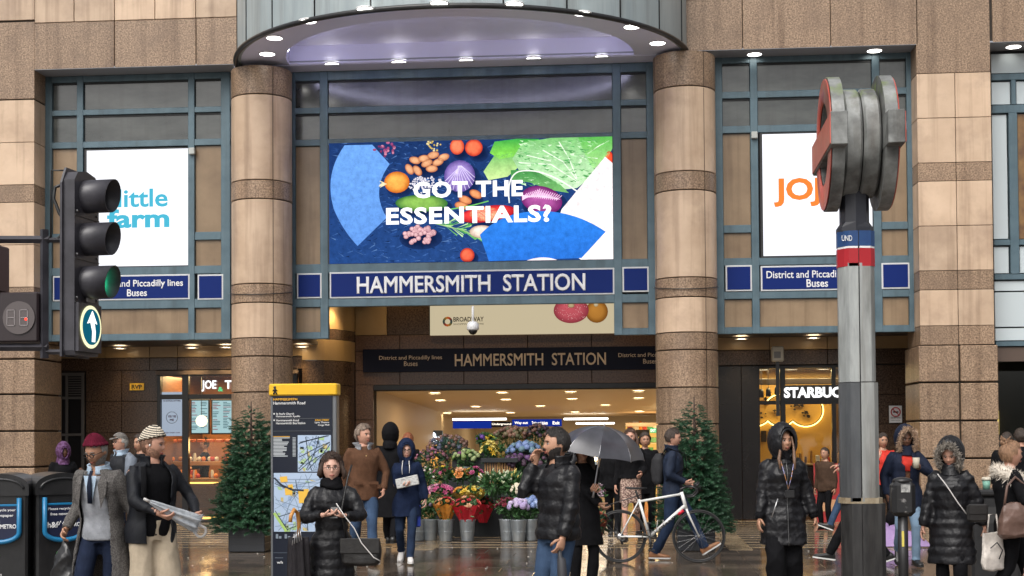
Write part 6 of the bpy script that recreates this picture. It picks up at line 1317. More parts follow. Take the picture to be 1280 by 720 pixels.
# ================================================================== traffic signal (near left)
sT=185; YT=YS(sT,100); 
def T3(px,py,Y=YT): return PT(px,py,Y)
SIGB=mat('signal_black_plastic',(.022,.021,.026),.38,col2=(.05,.048,.058),scale=5,detail=5,bump=.03,bscale=40)
base=T3(56,542); t=thing('traffic_signal','black traffic signal showing green above a round blue ahead arrow sign',"traffic light",(base.x,YT,0))
def lo(p): return Vector(p)-Vector(t.location)
hc=lo(T3(100,330)); 
RZ=Matrix.Translation(hc)@Matrix.Rotation(R(84),4,'Z')
H2=.625
def tm(mb,name,m,par=t,**k): mb.v=[tuple(RZ@Vector(v)) for v in mb.v]; return mb.build(name,m,par,**k)
g=MB(); out=[(-.155,-H2),(.155,-H2),(.17,-H2+.03),(.17,H2-.08),(.12,H2-.02),(.0,H2),(-.12,H2-.02),(-.17,H2-.08),(-.17,-H2+.03)]
g.prism(out,-.05,.045); tm(g,'housing',SIGB)
tm(MB().prism([(-.19,-H2-.01),(.19,-H2-.01),(.19,H2-.1),(.13,H2+.01),(-.13,H2+.01),(-.19,H2-.1)],.03,.045),'backing_board',SIGB)
zs4=[.455,.165,-.128,-.43]
for i,zc_ in enumerate(zs4[:3]):
    g=MB(); n=22; 
    for (r0,dy) in ((.112,0),):
        A=[];Bq=[];C_=[];D_=[]
        for j in range(n+1):
            a=R(-90+360*j/n); L=.19+.02*math.sin(a)
            c,s_=math.cos(a),math.sin(a); A.append((r0*c,-.05,zc_+r0*s_)); Bq.append((r0*1.0*c,-.05-L,zc_+r0*1.0*s_)); C_.append(((r0-.006)*c,-.05-L,zc_+(r0-.006)*s_)); D_.append(((r0-.006)*c,-.05,zc_+(r0-.006)*s_))
        g.rings([A,Bq,C_,D_],0,True,False,closed=False)
    tm(g,'hood',SIGB if i<2 else SIGB,fix=False)
    g=MB().lathe([(0,.0),(.105,.0),(.105,.012),(.07,.025),(0,.03)],20); M2=Matrix.Translation((0,-.05,zc_))@Matrix.Rotation(R(90),4,'X'); g.v=[tuple(M2@Vector(v)) for v in g.v]
    tm(g,'lens',emis('green_lens',(0,.8,.36),1.2) if i==2 else mat('dark_lens_%d'%i,((.06,.004,.004),(.05,.02,.003))[i],.15))
gl=bpy.data.lights.new('green_lamp','POINT'); gl.energy=1.6; gl.color=(.05,1,.45); gl.shadow_soft_size=.05; go=bpy.data.objects.new('green_lamp',gl); S.collection.objects.link(go); go.location=Vector(t.location)+RZ@Vector((0,-.13,zs4[2]))
tm(MB().prism([(-.16,-.60),(.16,-.60),(.16,-.275),(-.16,-.275)],-.075,-.05),'box_sign',SIGB)
def disc(r,y,z,seg=32): return MB().prism([(r*math.cos(2*PI*i/seg),z+r*math.sin(2*PI*i/seg)) for i in range(seg)],y-.004,y)
tm(disc(.145,-.078,zs4[3]),'ring_print',emis('pale_yellow_lit',(.95,.95,.55),1.1)); tm(disc(.122,-.083,zs4[3]),'disc_print',emis('teal_lit',(.005,.10,.16),1.0))
ar=[(.000,-.100),(.040,-.100),(.046,-.03),(.030,.035),(.068,.022),(.004,.108),(-.066,.020),(-.020,.030),(.006,-.03)]
tm(MB().prism([(a,zs4[3]+b) for a,b in ar],-.092,-.087),'arrow_print',emis('arrow_white',(1,1,.95),1.3))
for zq_ in (.31,.02,-.27):
    tm(MB().box(-.168,.168,-.056,-.048,zq_-.004,zq_+.004),'seam',BLACKM)
    for xq_ in (-.14,.14): tm(MB().ball((xq_,-.054,zq_+.03),(.009,.006,.009),8,6),'bolt',mat('bolt_steel',(.3,.3,.3),.35,metal=.8))
tm(MB().box(-.05,.06,-.0785,-.075,-.262,-.235),'maker_plate',mat('plate_grey',(.2,.2,.2),.5))
# supporting pole and arms
MB().tube([lo(T3(-30,542)).xy.to_3d(),lo(T3(-30,250))],.075,14).build('pole',SIGB,t)
def bar(p,q,w,name='arm'):
    a,b=lo(T3(*p)),lo(T3(*q)); MB().tube([a,b],w,4,smooth=False).build(name,SIGB,t)
bar((-30,299.5),(62,299.5),.026); bar((-30,434),(60,434),.026); bar((55.5,287),(55.5,448),.030,'upright'); bar((56,300),(92,300),.018); bar((56,440),(95,440),.018)
MB().tube([lo(T3(84,213)),lo(T3(64,213)),lo(T3(63.5,230)),lo(T3(63.5,300))],.006,6).build('thin_cable',BLACKM,t)
MB().tube([lo(T3(80,230)),lo(T3(69,234)),lo(T3(67,248)),lo(T3(74,266)),lo(T3(80,276)),lo(T3(80,290)),lo(T3(72,299)),lo(T3(62,300))],.012,8).build('loop_cable',BLACKM,t)
c=T3(24,397); t2=thing('countdown_unit','square black pedestrian countdown unit with unlit digits left of the traffic signal','traffic light',(c.x,YT,c.z-.17))
MB().box(-.19,.15,-.04,.12,0,.34,bev=.012).build('case',mat('case_dark',(.02,.012,.014),.4),t2)
CL=mat('grey_clear_disc',(.10,.085,.085),.12); q=MB().prism([(.018+.112*math.cos(2*PI*i/32),.165+.112*math.sin(2*PI*i/32)) for i in range(32)],-.05,-.04); q.build('disc',CL,t2)
DG=mat('digit_grey',(.3,.27,.27),.4)
for dx in (-.035,.055):
    for (a,b,c_,d) in ((-.028,.028,.215,.219),(-.028,.028,.163,.167),(-.028,.028,.111,.115),(-.028,-.024,.111,.219),(.024,.028,.111,.219)): MB().box(dx+a,dx+b,-.054,-.050,c_,d).build('digit_bar',DG,t2)
MB().ball((.07,-.052,.155),(.01,.004,.01)).build('red_led',emis('red_led_glow',(1,.05,.03),2.5),t2)
c=T3(-8,340); t2=thing('red_signal','edge of a red pedestrian signal at the extreme left above the countdown unit','traffic light',(c.x,YT,c.z-.14)); MB().box(-.12,.06,-.05,.12,0,.32,bev=.01).build('case',mat('case_dark_red',(.05,.005,.006),.4),t2); MB().prism([(-.03+.07*math.cos(2*PI*i/24),.17+.07*math.sin(2*PI*i/24)) for i in range(24)],-.06,-.05).build('lens',emis('red_lens',(.8,.03,.02),1.2),t2)
# ================================================================== roundel post
sR=129; YR_=YS(sR,1072); b=PT(1069.5,600,YR_); t=thing('roundel_post','tall station post topped by two weathered red and white roundel rings seen edge on','totem sign',(b.x,YR_,0))
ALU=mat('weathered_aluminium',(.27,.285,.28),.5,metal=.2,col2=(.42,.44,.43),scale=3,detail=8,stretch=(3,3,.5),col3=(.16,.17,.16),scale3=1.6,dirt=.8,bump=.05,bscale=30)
DKG=mat('dark_grey_paint',(.055,.06,.066),.45,col2=(.09,.095,.10),scale=3,detail=7,stretch=(3,3,.6),bump=.05,bscale=40); DKB=mat('black_post_paint',(.018,.018,.019),.5,col2=(.045,.045,.045),scale=6,detail=8,stretch=(3,3,.5),bump=.1,bscale=40)
streaks(ALU,.95); streaks(DKG,.9); streaks(DKB,.8)
zz=lambda py: PT(1070,py,YR_).z-0
xx=lambda px,py=400: PT(px,py,YR_).x-b.x
def half_post(z0,z1,w0,w1,xl,xr,m,name,side):
    d=.19
    if side=='l': poly=[(xl,.02),(xl,-.05),(xl+.05,-.13),(xr-.09,-.165),(xr,-.165),(xr,.12),(xl+.05,.12)]
    else: poly=[(xl,-.165),(xr-.045,-.15),(xr,-.10),(xr,.06),(xr-.05,.12),(xl,.12)]
    return MB().rings([[(x,y,z) for x,y in poly] for z in (z0,z1)],0,False).build(name,m,t)
L0,Mx,R0=xx(1047.5),xx(1071),xx(1091.5)
z478,z625,z330,z290=zz(478),zz(626),zz(331),zz(291)
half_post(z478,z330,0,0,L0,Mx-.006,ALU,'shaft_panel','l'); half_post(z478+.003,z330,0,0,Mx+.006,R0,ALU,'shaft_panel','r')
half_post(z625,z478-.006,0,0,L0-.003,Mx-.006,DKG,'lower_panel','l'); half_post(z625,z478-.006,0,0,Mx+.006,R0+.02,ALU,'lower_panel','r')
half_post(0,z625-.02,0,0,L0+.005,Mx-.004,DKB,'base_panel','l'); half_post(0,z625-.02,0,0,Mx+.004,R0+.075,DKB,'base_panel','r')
half_post(z625-.02,z625+.035,0,0,L0-.02,Mx,mat('rusty_band',(.20,.15,.09),.6,col2=(.32,.27,.19),scale=14),'band','l'); half_post(z625-.02,z625+.035,0,0,Mx,R0+.05,MT['rusty_band'],'band','r')
BLB=mat('sign_blue',(.01,.045,.16),.3,col2=(.02,.07,.2),scale=6); RDB=mat('sign_red_band',(.38,.012,.02),.3)
zm=zz(310); zw=zz(312.5)
for sd_,xa,xb in (('l',L0-.006,Mx-.004),('r',Mx+.004,R0+.006)):
    half_post(zm,z290,0,0,xa,xb,BLB,'blue_band',sd_); half_post(zw,zm-.001,0,0,xa+.004,xb-.004,WHITEM,'white_line',sd_); half_post(z330-.03,zw-.001,0,0,xa,xb,RDB,'red_band',sd_)
text('UND',L0+.02,Mx-.06,zz(304),zz(297),-.168,WT,t,.02)
MB().box(Mx-.008,Mx+.008,-.15,.1,.0,z290).build('seam',BLACKM,t)
MB().rings([[(x,y,z) for x,y in ((L0+s_,-.02),(L0+s_+.03,-.12),(Mx-.02,-.15),(R0-.04-s_,-.13),(R0-s_,-.06),(R0-s_,.05),(Mx,.11),(L0+s_,.07))] for z,s_ in ((z290,.0),(z290+.04,.0),(z290+.09,.035),(zz(225),.035))],0,False).build('neck',mat('neck_navy',(.012,.014,.022),.4,col2=(.022,.024,.034),scale=4),t)
zr=zz(180.5); RM=Matrix.Translation((xx(1071,180)-.005,0,zr))@Matrix.Rotation(R(-91.5),4,'Z')
WTH=mat('weathered_grey_metal',(.13,.135,.13),.55,metal=.1,col2=(.30,.31,.30),scale=4,detail=8,col3=(.05,.05,.048),scale3=1.7,dirt=.9,bump=.1,bscale=25)  # dark patches are grime, deepened to carry some of the shading
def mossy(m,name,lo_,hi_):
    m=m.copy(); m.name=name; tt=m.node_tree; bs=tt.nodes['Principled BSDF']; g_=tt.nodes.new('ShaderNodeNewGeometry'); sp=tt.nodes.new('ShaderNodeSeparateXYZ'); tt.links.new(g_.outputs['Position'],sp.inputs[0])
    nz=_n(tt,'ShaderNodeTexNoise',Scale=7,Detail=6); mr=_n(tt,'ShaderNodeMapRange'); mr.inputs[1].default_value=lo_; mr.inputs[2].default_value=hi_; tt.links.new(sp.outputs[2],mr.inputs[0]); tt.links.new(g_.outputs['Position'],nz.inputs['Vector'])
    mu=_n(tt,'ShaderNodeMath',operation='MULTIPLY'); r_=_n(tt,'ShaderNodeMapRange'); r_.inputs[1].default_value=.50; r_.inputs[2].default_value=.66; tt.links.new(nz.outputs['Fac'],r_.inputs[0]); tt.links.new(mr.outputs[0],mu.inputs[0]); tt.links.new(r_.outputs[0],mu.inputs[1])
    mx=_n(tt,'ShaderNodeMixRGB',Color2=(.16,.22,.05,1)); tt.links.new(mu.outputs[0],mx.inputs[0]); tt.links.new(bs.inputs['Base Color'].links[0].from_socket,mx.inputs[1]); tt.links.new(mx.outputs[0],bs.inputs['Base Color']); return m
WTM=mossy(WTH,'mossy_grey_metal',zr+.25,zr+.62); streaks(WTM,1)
REDR=mat('faded_red_enamel',(.45,.07,.05),.38,col2=(.58,.12,.085),scale=3,detail=6,col3=(.5,.28,.24),scale3=4,dirt=.4)
def rm(mb,name,m,par=t,**k): mb.v=[tuple(RM@Vector(v)) for v in mb.v]; return mb.build(name,m,par,**k)
def ringY(ro,ri,y0,y1,seg=64): 
    return MB().rings([[(r*math.cos(2*PI*i/seg),y,r*math.sin(2*PI*i/seg)) for i in range(seg)] for r,y in ((ro,y0),(ro,y1),(ri,y1),(ri,y0),(ro,y0))],0,True,False)
for s_ in (-1,1):
    y0,y1=(-.30,-.185) if s_<0 else (.185,.30)
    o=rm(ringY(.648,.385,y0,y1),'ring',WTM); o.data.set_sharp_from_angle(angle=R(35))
    yf=y0-.006 if s_<0 else y1+.006; o=rm(ringY(.632,.40,min(yf,yf+.01*s_),max(yf,yf+.01*s_)),'ring_face',REDR,o); 
    if True:
        ya,yb=(y0-.035,y1+.005) if s_<0 else (y0-.005,y1+.035)
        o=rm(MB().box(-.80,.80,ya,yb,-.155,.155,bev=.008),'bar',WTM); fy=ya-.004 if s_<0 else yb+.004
        rm(MB().box(-.785,.785,fy-.004,fy+.004,-.14,.14),'bar_face',REDR,o)
for y0,y1 in ((-.165,-.006),(.006,.165)): 
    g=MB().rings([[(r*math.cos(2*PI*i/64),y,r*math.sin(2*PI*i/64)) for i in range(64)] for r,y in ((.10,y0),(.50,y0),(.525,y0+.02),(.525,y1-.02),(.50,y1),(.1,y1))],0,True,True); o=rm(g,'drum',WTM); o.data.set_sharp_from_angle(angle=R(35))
rm(MB().box(-.2,.2,-.24,.24,-.3,.2),'core',BLACKM)
# ================================================================== newspaper bins
BNM=mat('bin_black',(.012,.012,.013),.32,col2=(.022,.022,.023),scale=6,bump=.05,bscale=60); BNB=mat('bin_blue',(.01,.16,.34),.3); BNN=mat('bin_navy',(.012,.016,.045),.35)
def newsbin(px,s,rz,label,H_=1.37):
    Yb=YS(s,px); b=PT(px,542,Yb); t=thing('newspaper_bin',label,'bin',(b.x,Yb,0),R(rz),group='black newspaper recycling bins'); w=.24; d=.25
    MB().box(-w,w,-d,d,.03,H_-.18,bev=.02).build('cabinet',BNM,t); MB().box(-w+.03,w-.03,-d+.03,d-.03,0,.03).build('plinth',BNM,t)
    arch=[(-w-.015,H_-.20),(w+.015,H_-.20)]+[((w+.015)*math.cos(R(a)),H_-.12+.12*math.sin(R(a))) for a in range(0,181,12)]
    MB().prism(arch,-d-.02,d+.02).build('domed_lid',BNM,t)
    MB().tube([((w-.03)*math.cos(R(a)),-d-.025,H_-.14+.09*math.sin(R(a))) for a in range(0,181,15)],.012,6).build('lid_rim',BNM,t)
    zt_,zb_=H_-.22,H_-.62
    U=[(-.175,zt_)]+[(-.175+.0,zb_+.09)]+[(.175*math.cos(R(a)),zb_+.09+.085*math.sin(R(a))) for a in range(195,346,15)]+[(.175,zb_+.09),(.175,zt_)]
    MB().tube([(x,-d-.03,z) for x,z in U],[.022]*len(U),8).build('pocket_frame',BNB,t)
    MB().prism([(x,z-.07 if z==zt_ else z) for x,z in U],-d-.025,-d-.005).build('pocket_face',BNN,t); MB().box(-.17,.17,-d-.03,-d-.006,zt_-.075,zt_-.055,bev=.004).build('pocket_lip',BNB,t)
    MB().box(-.155,.155,-d-.004,-d+.004,zt_-.05,zt_+.02).build('slot',BLACKM,t)
    y=-d-.027
    text('Please recycle your',-.145,.145,zb_+.275,zb_+.305,y,WT,t,.02); text('free newspaper',-.125,.125,zb_+.225,zb_+.258,y,WT,t,.02)
    text('h&f',-.15,-.05,zb_+.12,zb_+.175,y,WT,t,.03); text('METRO',.01,.15,zb_+.125,zb_+.165,y,WT,t,.04)
    MB().tube([(-.05,y,zb_+.14),(-.03,y,zb_+.18),(-.015,y,zb_+.15),(.005,y,zb_+.19)],.004,5).build('wave_print',WHITEM,t)
    MB().box(-.11,.02,-d-.003,-d,zb_-.50,zb_-.28).build('sticker',mat('sticker_grey',(.38,.38,.36),.6,col2=(.2,.2,.2),scale=14),t)
    GRN=mat('recycle_green',(.10,.45,.10),.5)
    for k in range(3): MB().tube([(-.03+.028*math.cos(R(a+120*k)),-d-.004,zb_-.12+.028*math.sin(R(a+120*k))) for a in range(0,95,15)],[.006]*6+[.001],5).build('recycle_mark',GRN,t)
    return t
newsbin(8,136,12,'black newspaper bin with blue pocket frame, cut by the left edge of the photo')
newsbin(70,134,38,'second black newspaper bin with blue pocket, beside the man in the maroon beanie')
# ================================================================== street map sign
sM=132; YM=YS(sM,380); b=PT(379.5,600,YM); t=thing('street_map_sign','tall navy street map sign with yellow top reading Hammersmith Road','sign',(b.x,YM,0))
ux=lambda px,py=600: PT(px,py,YM-.07).x-b.x
uz=lambda py,px=380: PT(px,py,YM-.07).z
NV=mat('map_sign_navy',(.008,.012,.024),.28); MG=mat('map_sign_grey_edge',(.17,.18,.19),.4,metal=.4)
xl,xr=ux(341),ux(415.5); zt_=uz(494.5)
MB().box(ux(338),ux(420.5),-.06,.07,0,zt_,bev=.006).build('cabinet',MG,t); MB().box(xl,xr,-.072,-.055,.1,zt_).build('face',NV,t)
MB().box(ux(336.5),ux(422),-.085,.085,zt_,uz(479.5),bev=.012).build('yellow_cap',mat('map_sign_yellow',(.80,.47,.015),.35,col2=(.72,.42,.02),scale=5),t)
yy=-.075
wf=MB().ball((ux(344.3),-.09,uz(484)),(.012,.004,.012)); wf.tube([(ux(344.3),-.09,uz(485.5)),(ux(344.6),-.09,uz(489))],.011,6).tube([(ux(344.6),-.09,uz(489)),(ux(342.6),-.09,uz(492.5))],.007,6).tube([(ux(344.6),-.09,uz(489)),(ux(347),-.09,uz(492.5))],.007,6).tube([(ux(344.3),-.09,uz(486)),(ux(342),-.09,uz(488.5))],.006,6).tube([(ux(344.3),-.09,uz(486)),(ux(347),-.09,uz(488))],.006,6)
wf.build('walking_figure_mark',BLACKM,t)
def mt(s,a,b_,p,q,m=WT,bold=.02): text(s,ux(a),ux(b_),uz(q),uz(p),yy-.002,m,t,bold)
YT2=mat('yellow_print',(.8,.42,.03),.5)
mt('HAMMERSMITH',342,372,497.5,500.5,YT2); mt('Hammersmith Road',342,382,501.8,505.5)
mt("St Paul's Church",345.5,368,515.8,518.3); mt('Hammersmith Apollo',345.5,375.5,519,522); mt('Hammersmith Road',345.5,374,524,526.6); mt('Hammersmith Bus Station',345.5,382,527.4,530.2)
mt('KING STREET',394.5,412,524.2,526.4,YT2); mt('Lyric Theatre',394,412,527,529.8); mt('Kings Mall',398,412,530.4,533)
for p in (517,525): MB().box(ux(342.3),ux(343.8),yy-.004,yy,uz(p+.9),uz(p-.9)).build('bullet_print',WT,t)
MB().box(ux(342),ux(413.5),yy-.003,yy,uz(523.2),uz(522.9)).build('rule_print',MG,t); MB().box(ux(342),ux(413.5),yy-.003,yy,uz(538.8),uz(538.5)).build('rule_print',MG,t)
rr=random.Random(2)
pl=Print(lambda u,v:(ux(u),uz(v)),yy-.001,.0006)
for i in range(15):
    v=545+i*1.75
    pl.quad(342,v,342+rr.uniform(10,21),v+.9,s2l('c2c8cc') if i!=0 else s2l('d2a040')); 
    if i: pl.quad(366,v,370,v+.9,s2l('aab0b4'))
pl.layer()
MB0=s2l('9db2cc')
def mapp(u0,v0,u1,v1,seed,zoom):
    r=random.Random(seed); pl.quad(u0,v0,u1,v1,s2l('a9bcd4')); pl.layer()
    for i in range(int(9*zoom)):
        a,b_=r.uniform(u0,u1-4),r.uniform(v0,v1-4); c=s2l(r.choice(['9fbf86','a9c58c','b3c0a0','8fa6c8','96abc8','c0b078','a0b6d0'])); w_,h_=r.uniform(3,7),r.uniform(3,7); sk_=r.uniform(-2,2)
        cl=lambda p:(min(max(p[0],u0),u1),min(max(p[1],v0),v1))
        pl.poly([cl((a,b_)),cl((a+w_,b_+sk_)),cl((a+w_+sk_,b_+h_)),cl((a+sk_,b_+h_-1))],c)
    pl.layer()
    for k in range(int(7*zoom)):
        a=r.uniform(-.9,.9)+(PI/2 if k%2 else 0); cx_,cy_=r.uniform(u0,u1),r.uniform(v0,v1); dx,dy=math.cos(a),math.sin(a); pts=[]
        for s_ in np.linspace(-60,60,61):
            p=(cx_+dx*s_+2*math.sin(s_*.09+k),cy_+dy*s_)
            if u0+.4<p[0]<u1-.4 and v0+.4<p[1]<v1-.4: pts.append(p)
            elif len(pts)>1: pl.line(pts,.45 if k%3 else 1.0,s2l('6f8298') if k%3 else s2l('3d4b5a')); pts=[]
            else: pts=[]
        if len(pts)>1: pl.line(pts,.7,s2l('7688a0'))
    pl.layer()
mapp(372.5,544,414,589.5,5,3.2); mapp(342.5,591,414,664.5,8,3.4)
for (u,v,w_,h_) in ((350,596,9,6),(356,610,9,8),(373,612,13,16),(360,606,6,5)): pl.poly([(u,v),(u+w_,v-1),(u+w_+1,v+h_),(u+1,v+h_+1)],s2l('e3b548'))
pl.layer(); pl.line([(343,597),(352,606),(365,612),(380,613)],2.2,s2l('27313f')); pl.line([(343,641),(358,664)],3.4,s2l('a5c46c')); pl.layer(); pl.line([(344,638),(360,663)],.8,s2l('27313f'))
for i,u in enumerate((345,356,368)): pl.quad(u,667.5,u+3,673,s2l('7d8894')); pl.quad(u+4,670,u+7,673,s2l('7d8894'))
pl.quad(344,697,354,697.4,s2l('8a94a0')); pl.quad(342,690.6,414,691,s2l('6a7480')); pl.build('map_print',attrmat('map_ink',.35),t)
mt('wh',346,353.5,701,704.6)
# ================================================================== christmas trees
NEED=mat('fir_needles',(.010,.042,.020),.55,col2=(.035,.115,.05),scale=9,detail=3,mixr=(.35,.65)); 
def spray_mesh(seed):
    r=random.Random(seed); mb=MB(); mb.tube([(0,0,0),(0,-.16,.01)],[.004,.002],4)
    for i in range(46):
        u=i/46; b_=V(0,-.02-.15*u,.005); a=r.uniform(0,6.28); L=.055*(1.1-.5*u); d=V(math.cos(a),-.75,math.sin(a)*.8).normalized()*L; s_=V(-math.sin(a),0,math.cos(a))*.0048
        mb.add([b_+s_,b_-s_,b_+d],[(0,1,2)])
    return mb
def xtree(px,s,label,H_=2.2,Rb=.39,seed=1):
    Yb=YS(s,px); b=PT(px,542,Yb); t=thing('christmas_tree',label,'tree',(b.x,Yb,0)); r=random.Random(seed)
    PB=mat('planter_dark',(.018,.020,.024),.5); w=.27
    o=MB().box(-w,w,-w,w,0,.42,bev=.01).build('planter',PB,t)
    for z in (.12,.22,.32): MB().box(-w-.004,w+.004,-w-.004,w+.004,z,z+.008).build('groove',BLACKM,o)
    MB().tube([(0,0,.3),(0,0,1.2),(0,0,H_)],[.05,.035,.008],8).build('trunk',mat('bark',(.05,.03,.02),.8),t)
    sp=[spray_mesh(i) for i in range(4)]; V4=[np.array(m_.v) for m_ in sp]; F4=[np.array([f if len(f)==4 else f+(f[2],) for f in m_.f if len(f)<=4]) for m_ in sp]
    vs=[];fs=[];o_=0
    br=MB()
    n=950
    for i in range(n):
        u=(i+.5)/n; z=.34+(H_-.38)*(1-(1-u)**.62); z=.34+(H_-.40)*u**1.25 if False else z
        h=(z-.3)/(H_-.3); rad=Rb*(1-h)**.85*(1+.16*math.sin(i*2.399*3+seed)+r.uniform(-.16,.16))+.03; a=i*2.399+r.uniform(-.4,.4)
        for q in ((1.0,.62) if rad>.2 else (1.0,)):
            rr_=rad*q; dz=.10*rr_-.25*rr_*rr_; M=Matrix.Translation((rr_*math.cos(a),rr_*math.sin(a),z+dz-.05*q))@Matrix.Rotation(a+PI/2+r.uniform(-.5,.5),4,'Z')@Matrix.Rotation(r.uniform(-.5,.35),4,'X')@Matrix.Scale(r.uniform(.8,1.3)*(1 if rad>.12 else .6),4)
            k=r.randrange(4); Mn=np.array(M); v=V4[k]@Mn[:3,:3].T+Mn[:3,3]; vs.append(v); fs.append(F4[k]+o_); o_+=len(v)
        if i%7==0: br.tube([(0,0,z-.03),(rad*.9*math.cos(a),rad*.9*math.sin(a),z)],[.010,.004],4)
    br.build('branches',MT['bark'],t,fix=False,kind='stuff')
    me=bpy.data.meshes.new('crown'); vv=np.concatenate(vs); ff=np.concatenate(fs); me.from_pydata(vv.tolist(),[],[tuple(dict.fromkeys(f)) for f in ff.tolist()]); me.materials.append(NEED); o=link('crown',me,t); o['kind']='stuff'
    return t
xtree(314,84.5,'bushy artificial christmas tree in a dark planter left of the street map sign',seed=3)
xtree(868,86,'bushy artificial christmas tree in a dark planter behind the white bicycle',H_=2.22,seed=5)
# ================================================================== bicycle
sB=95.5; YBK=YS(sB,824); b=PT(824,542,YBK); t=thing('bicycle','white road bicycle with red detail and drop handlebars being pushed to the right','bicycle',(b.x,YBK,0))
def bp(px,py,y=0): p=PT(px,py,YBK); return V(p.x-b.x,y,p.z)
WPA=mat('bike_white_paint',(.66,.66,.64),.25,coat=.4); BKP=mat('bike_black',(.015,.015,.016),.35); TYR=mat('tyre_rubber',(.018,.018,.018),.7); CHR=mat('bike_chrome',(.5,.5,.5),.25,metal=1); RIM=mat('rim_black',(.03,.03,.032),.3,metal=.5)
def wheel(c):
    w_=MB().tube([c+V(.335*math.cos(2*PI*i/64),0,.335*math.sin(2*PI*i/64)) for i in range(65)],.0125,8,caps=False).build('wheel',TYR,t,fix=False)
    MB().tube([c+V(.315*math.cos(2*PI*i/64),0,.315*math.sin(2*PI*i/64)) for i in range(65)],[(.008,.012)]*65,6,caps=False).build('rim',RIM,w_,fix=False)
    for i in range(24):
        a=2*PI*i/24; a2=a+(.55 if i%2 else -.55); sgn=1 if (i//2)%2 else -1
        MB().tube([c+V(.022*math.cos(a2),sgn*.03,.022*math.sin(a2)),c+V(.31*math.cos(a),0,.31*math.sin(a))],.0011,3,caps=False).build('spoke',CHR,w_,fix=False)
    MB().tube([c+V(0,-.05,0),c+V(0,.05,0)],.022,12).build('hub',CHR,w_,fix=False)
rw_=bp(775,668.5); fw_=bp(873.5,666.5); rw_.z=fw_.z=.348; wheel(rw_); wheel(fw_)
bb=bp(812,671); st=bp(798.5,624); sc_=bp(794.5,613); ht=bp(852.5,617.5); hb=bp(857.5,635)
MB().tube([bb,st],.018,12).tube([st+(bb-st)*.06,ht],.017,12).tube([bb,hb+(ht-hb)*.2],.023,12).build('frame',WPA,t,fix=False)
for s_ in (-1,1): MB().tube([rw_+V(0,s_*.06,0),bb+V(0,s_*.03,0)],.010,8).build('chainstay',WPA,t,fix=False); MB().tube([rw_+V(0,s_*.06,0),st+V(0,s_*.015,-.02)],.008,8).build('seatstay',WPA,t,fix=False); MB().tube([hb+V(.005,s_*.035,-.01),hb+V(.03,s_*.045,-.08),fw_+V(0,s_*.05,0)],[.015,.014,.009],8).build('fork_blade',WPA,t,fix=False)
MB().tube([ht+(ht-hb)*.15,hb-(ht-hb)*.1],.024,12).build('head_tube',WPA,t,fix=False); MB().tube([st,sc_],.014,10).build('seat_post',BKP,t,fix=False)
g=MB().tube([sc_+V(-.13,0,.035),sc_+V(-.08,0,.03),sc_+V(0,0,.026),sc_+V(.08,0,.028),sc_+V(.15,0,.03)],[(.05,.012),(.07,.016),(.045,.014),(.022,.012),(.016,.008)],12,up=(0,0,1)); g.build('saddle',BKP,t,fix=False)
stm=ht+(ht-hb)*.35; MB().tube([ht,stm,stm+V(.09,0,.035)],.014,10).build('stem',BKP,t,fix=False); bc=stm+V(.09,0,.035)
for s_ in (-1,1): MB().tube([bc,bc+V(0,s_*.18,0),bc+V(.06,s_*.20,.0),bc+V(.11,s_*.20,-.02),bc+V(.12,s_*.20,-.07),bc+V(.07,s_*.20,-.12),bc+V(-.02,s_*.20,-.13)],.013,10).build('handlebar_drop',BKP,t,fix=False); MB().tube([bc+V(.09,s_*.20,.0),bc+V(.15,s_*.20,.05),bc+V(.16,s_*.2,.01),bc+V(.15,s_*.2,-.06)],[.018,.015,.006,.005],8).build('brake_lever',BKP,t,fix=False)
MB().tube([bb+V(.095*math.cos(2*PI*i/28),-.05,.095*math.sin(2*PI*i/28)) for i in range(29)],.004,6,caps=False).build('chainring',BKP,t,fix=False); MB().lathe([(0,0),(.03,0),(.03,.03),(0,.03)],12).v
for i in range(5):
    a=2*PI*i/5; MB().tube([bb+V(0,-.05,0),bb+V(.09*math.cos(a),-.05,.09*math.sin(a))],.007,5).build('chainring_arm',BKP,t,fix=False)
for s_,d in ((-1,V(.02,0,-.17)),(1,V(-.02,0,.17))): MB().tube([bb+V(0,s_*.065,0),bb+V(0,s_*.07,0)+d],[.014,.009],8).build('crank',BKP,t,fix=False); MB().box(-.045,.045,-.03,.03,-.01,.01,bev=.004).build('pedal',BKP,t,loc=bb+V(0,s_*.11,0)+d)
MB().lathe([(0,-.02),(.05,-.02),(.035,.02),(0,.02)],16).build('cassette',CHR,t,loc=rw_+V(0,-.045,0)).rotation_euler=(PI/2,0,0)
MB().tube([rw_+V(0,-.05,.045),bb+V(0,-.05,.09)],.003,5).tube([rw_+V(.0,-.05,-.10),bb+V(0,-.05,-.092)],.003,5).build('chain',BKP,t,fix=False); MB().tube([rw_+V(0,-.05,-.02),rw_+V(.03,-.05,-.10)],[.012,.016],8).build('derailleur',BKP,t,fix=False)
MB().tube([bp(802,618,.0),bp(790,622),bp(770,628),bp(750,635)],[(.016,.008),(.02,.006),(.02,.006),(.018,.004)],8).build('mudguard',BKP,t,fix=False)
a=math.atan2(hb.z-bb.z,hb.x-bb.x); MMt=Matrix.Translation(bb+(hb-bb)*.50)@Matrix.Rotation(-a,4,'Y')
text('GIANT',-.15,.15,-.016,.016,-.026,BKP,t,.05,M=MMt); MB().tube([bb+(hb-bb)*.78,bb+(hb-bb)*.93],.0245,12).build('red_detail',mat('bike_red',(.55,.01,.03),.3),t,fix=False)
MB().tube([bp(820,665,-.03),bp(822,650,-.035),bp(829,650,-.035),bp(828,658,-.03)],.004,6).build('bottle_cage',WSH,t,fix=False)
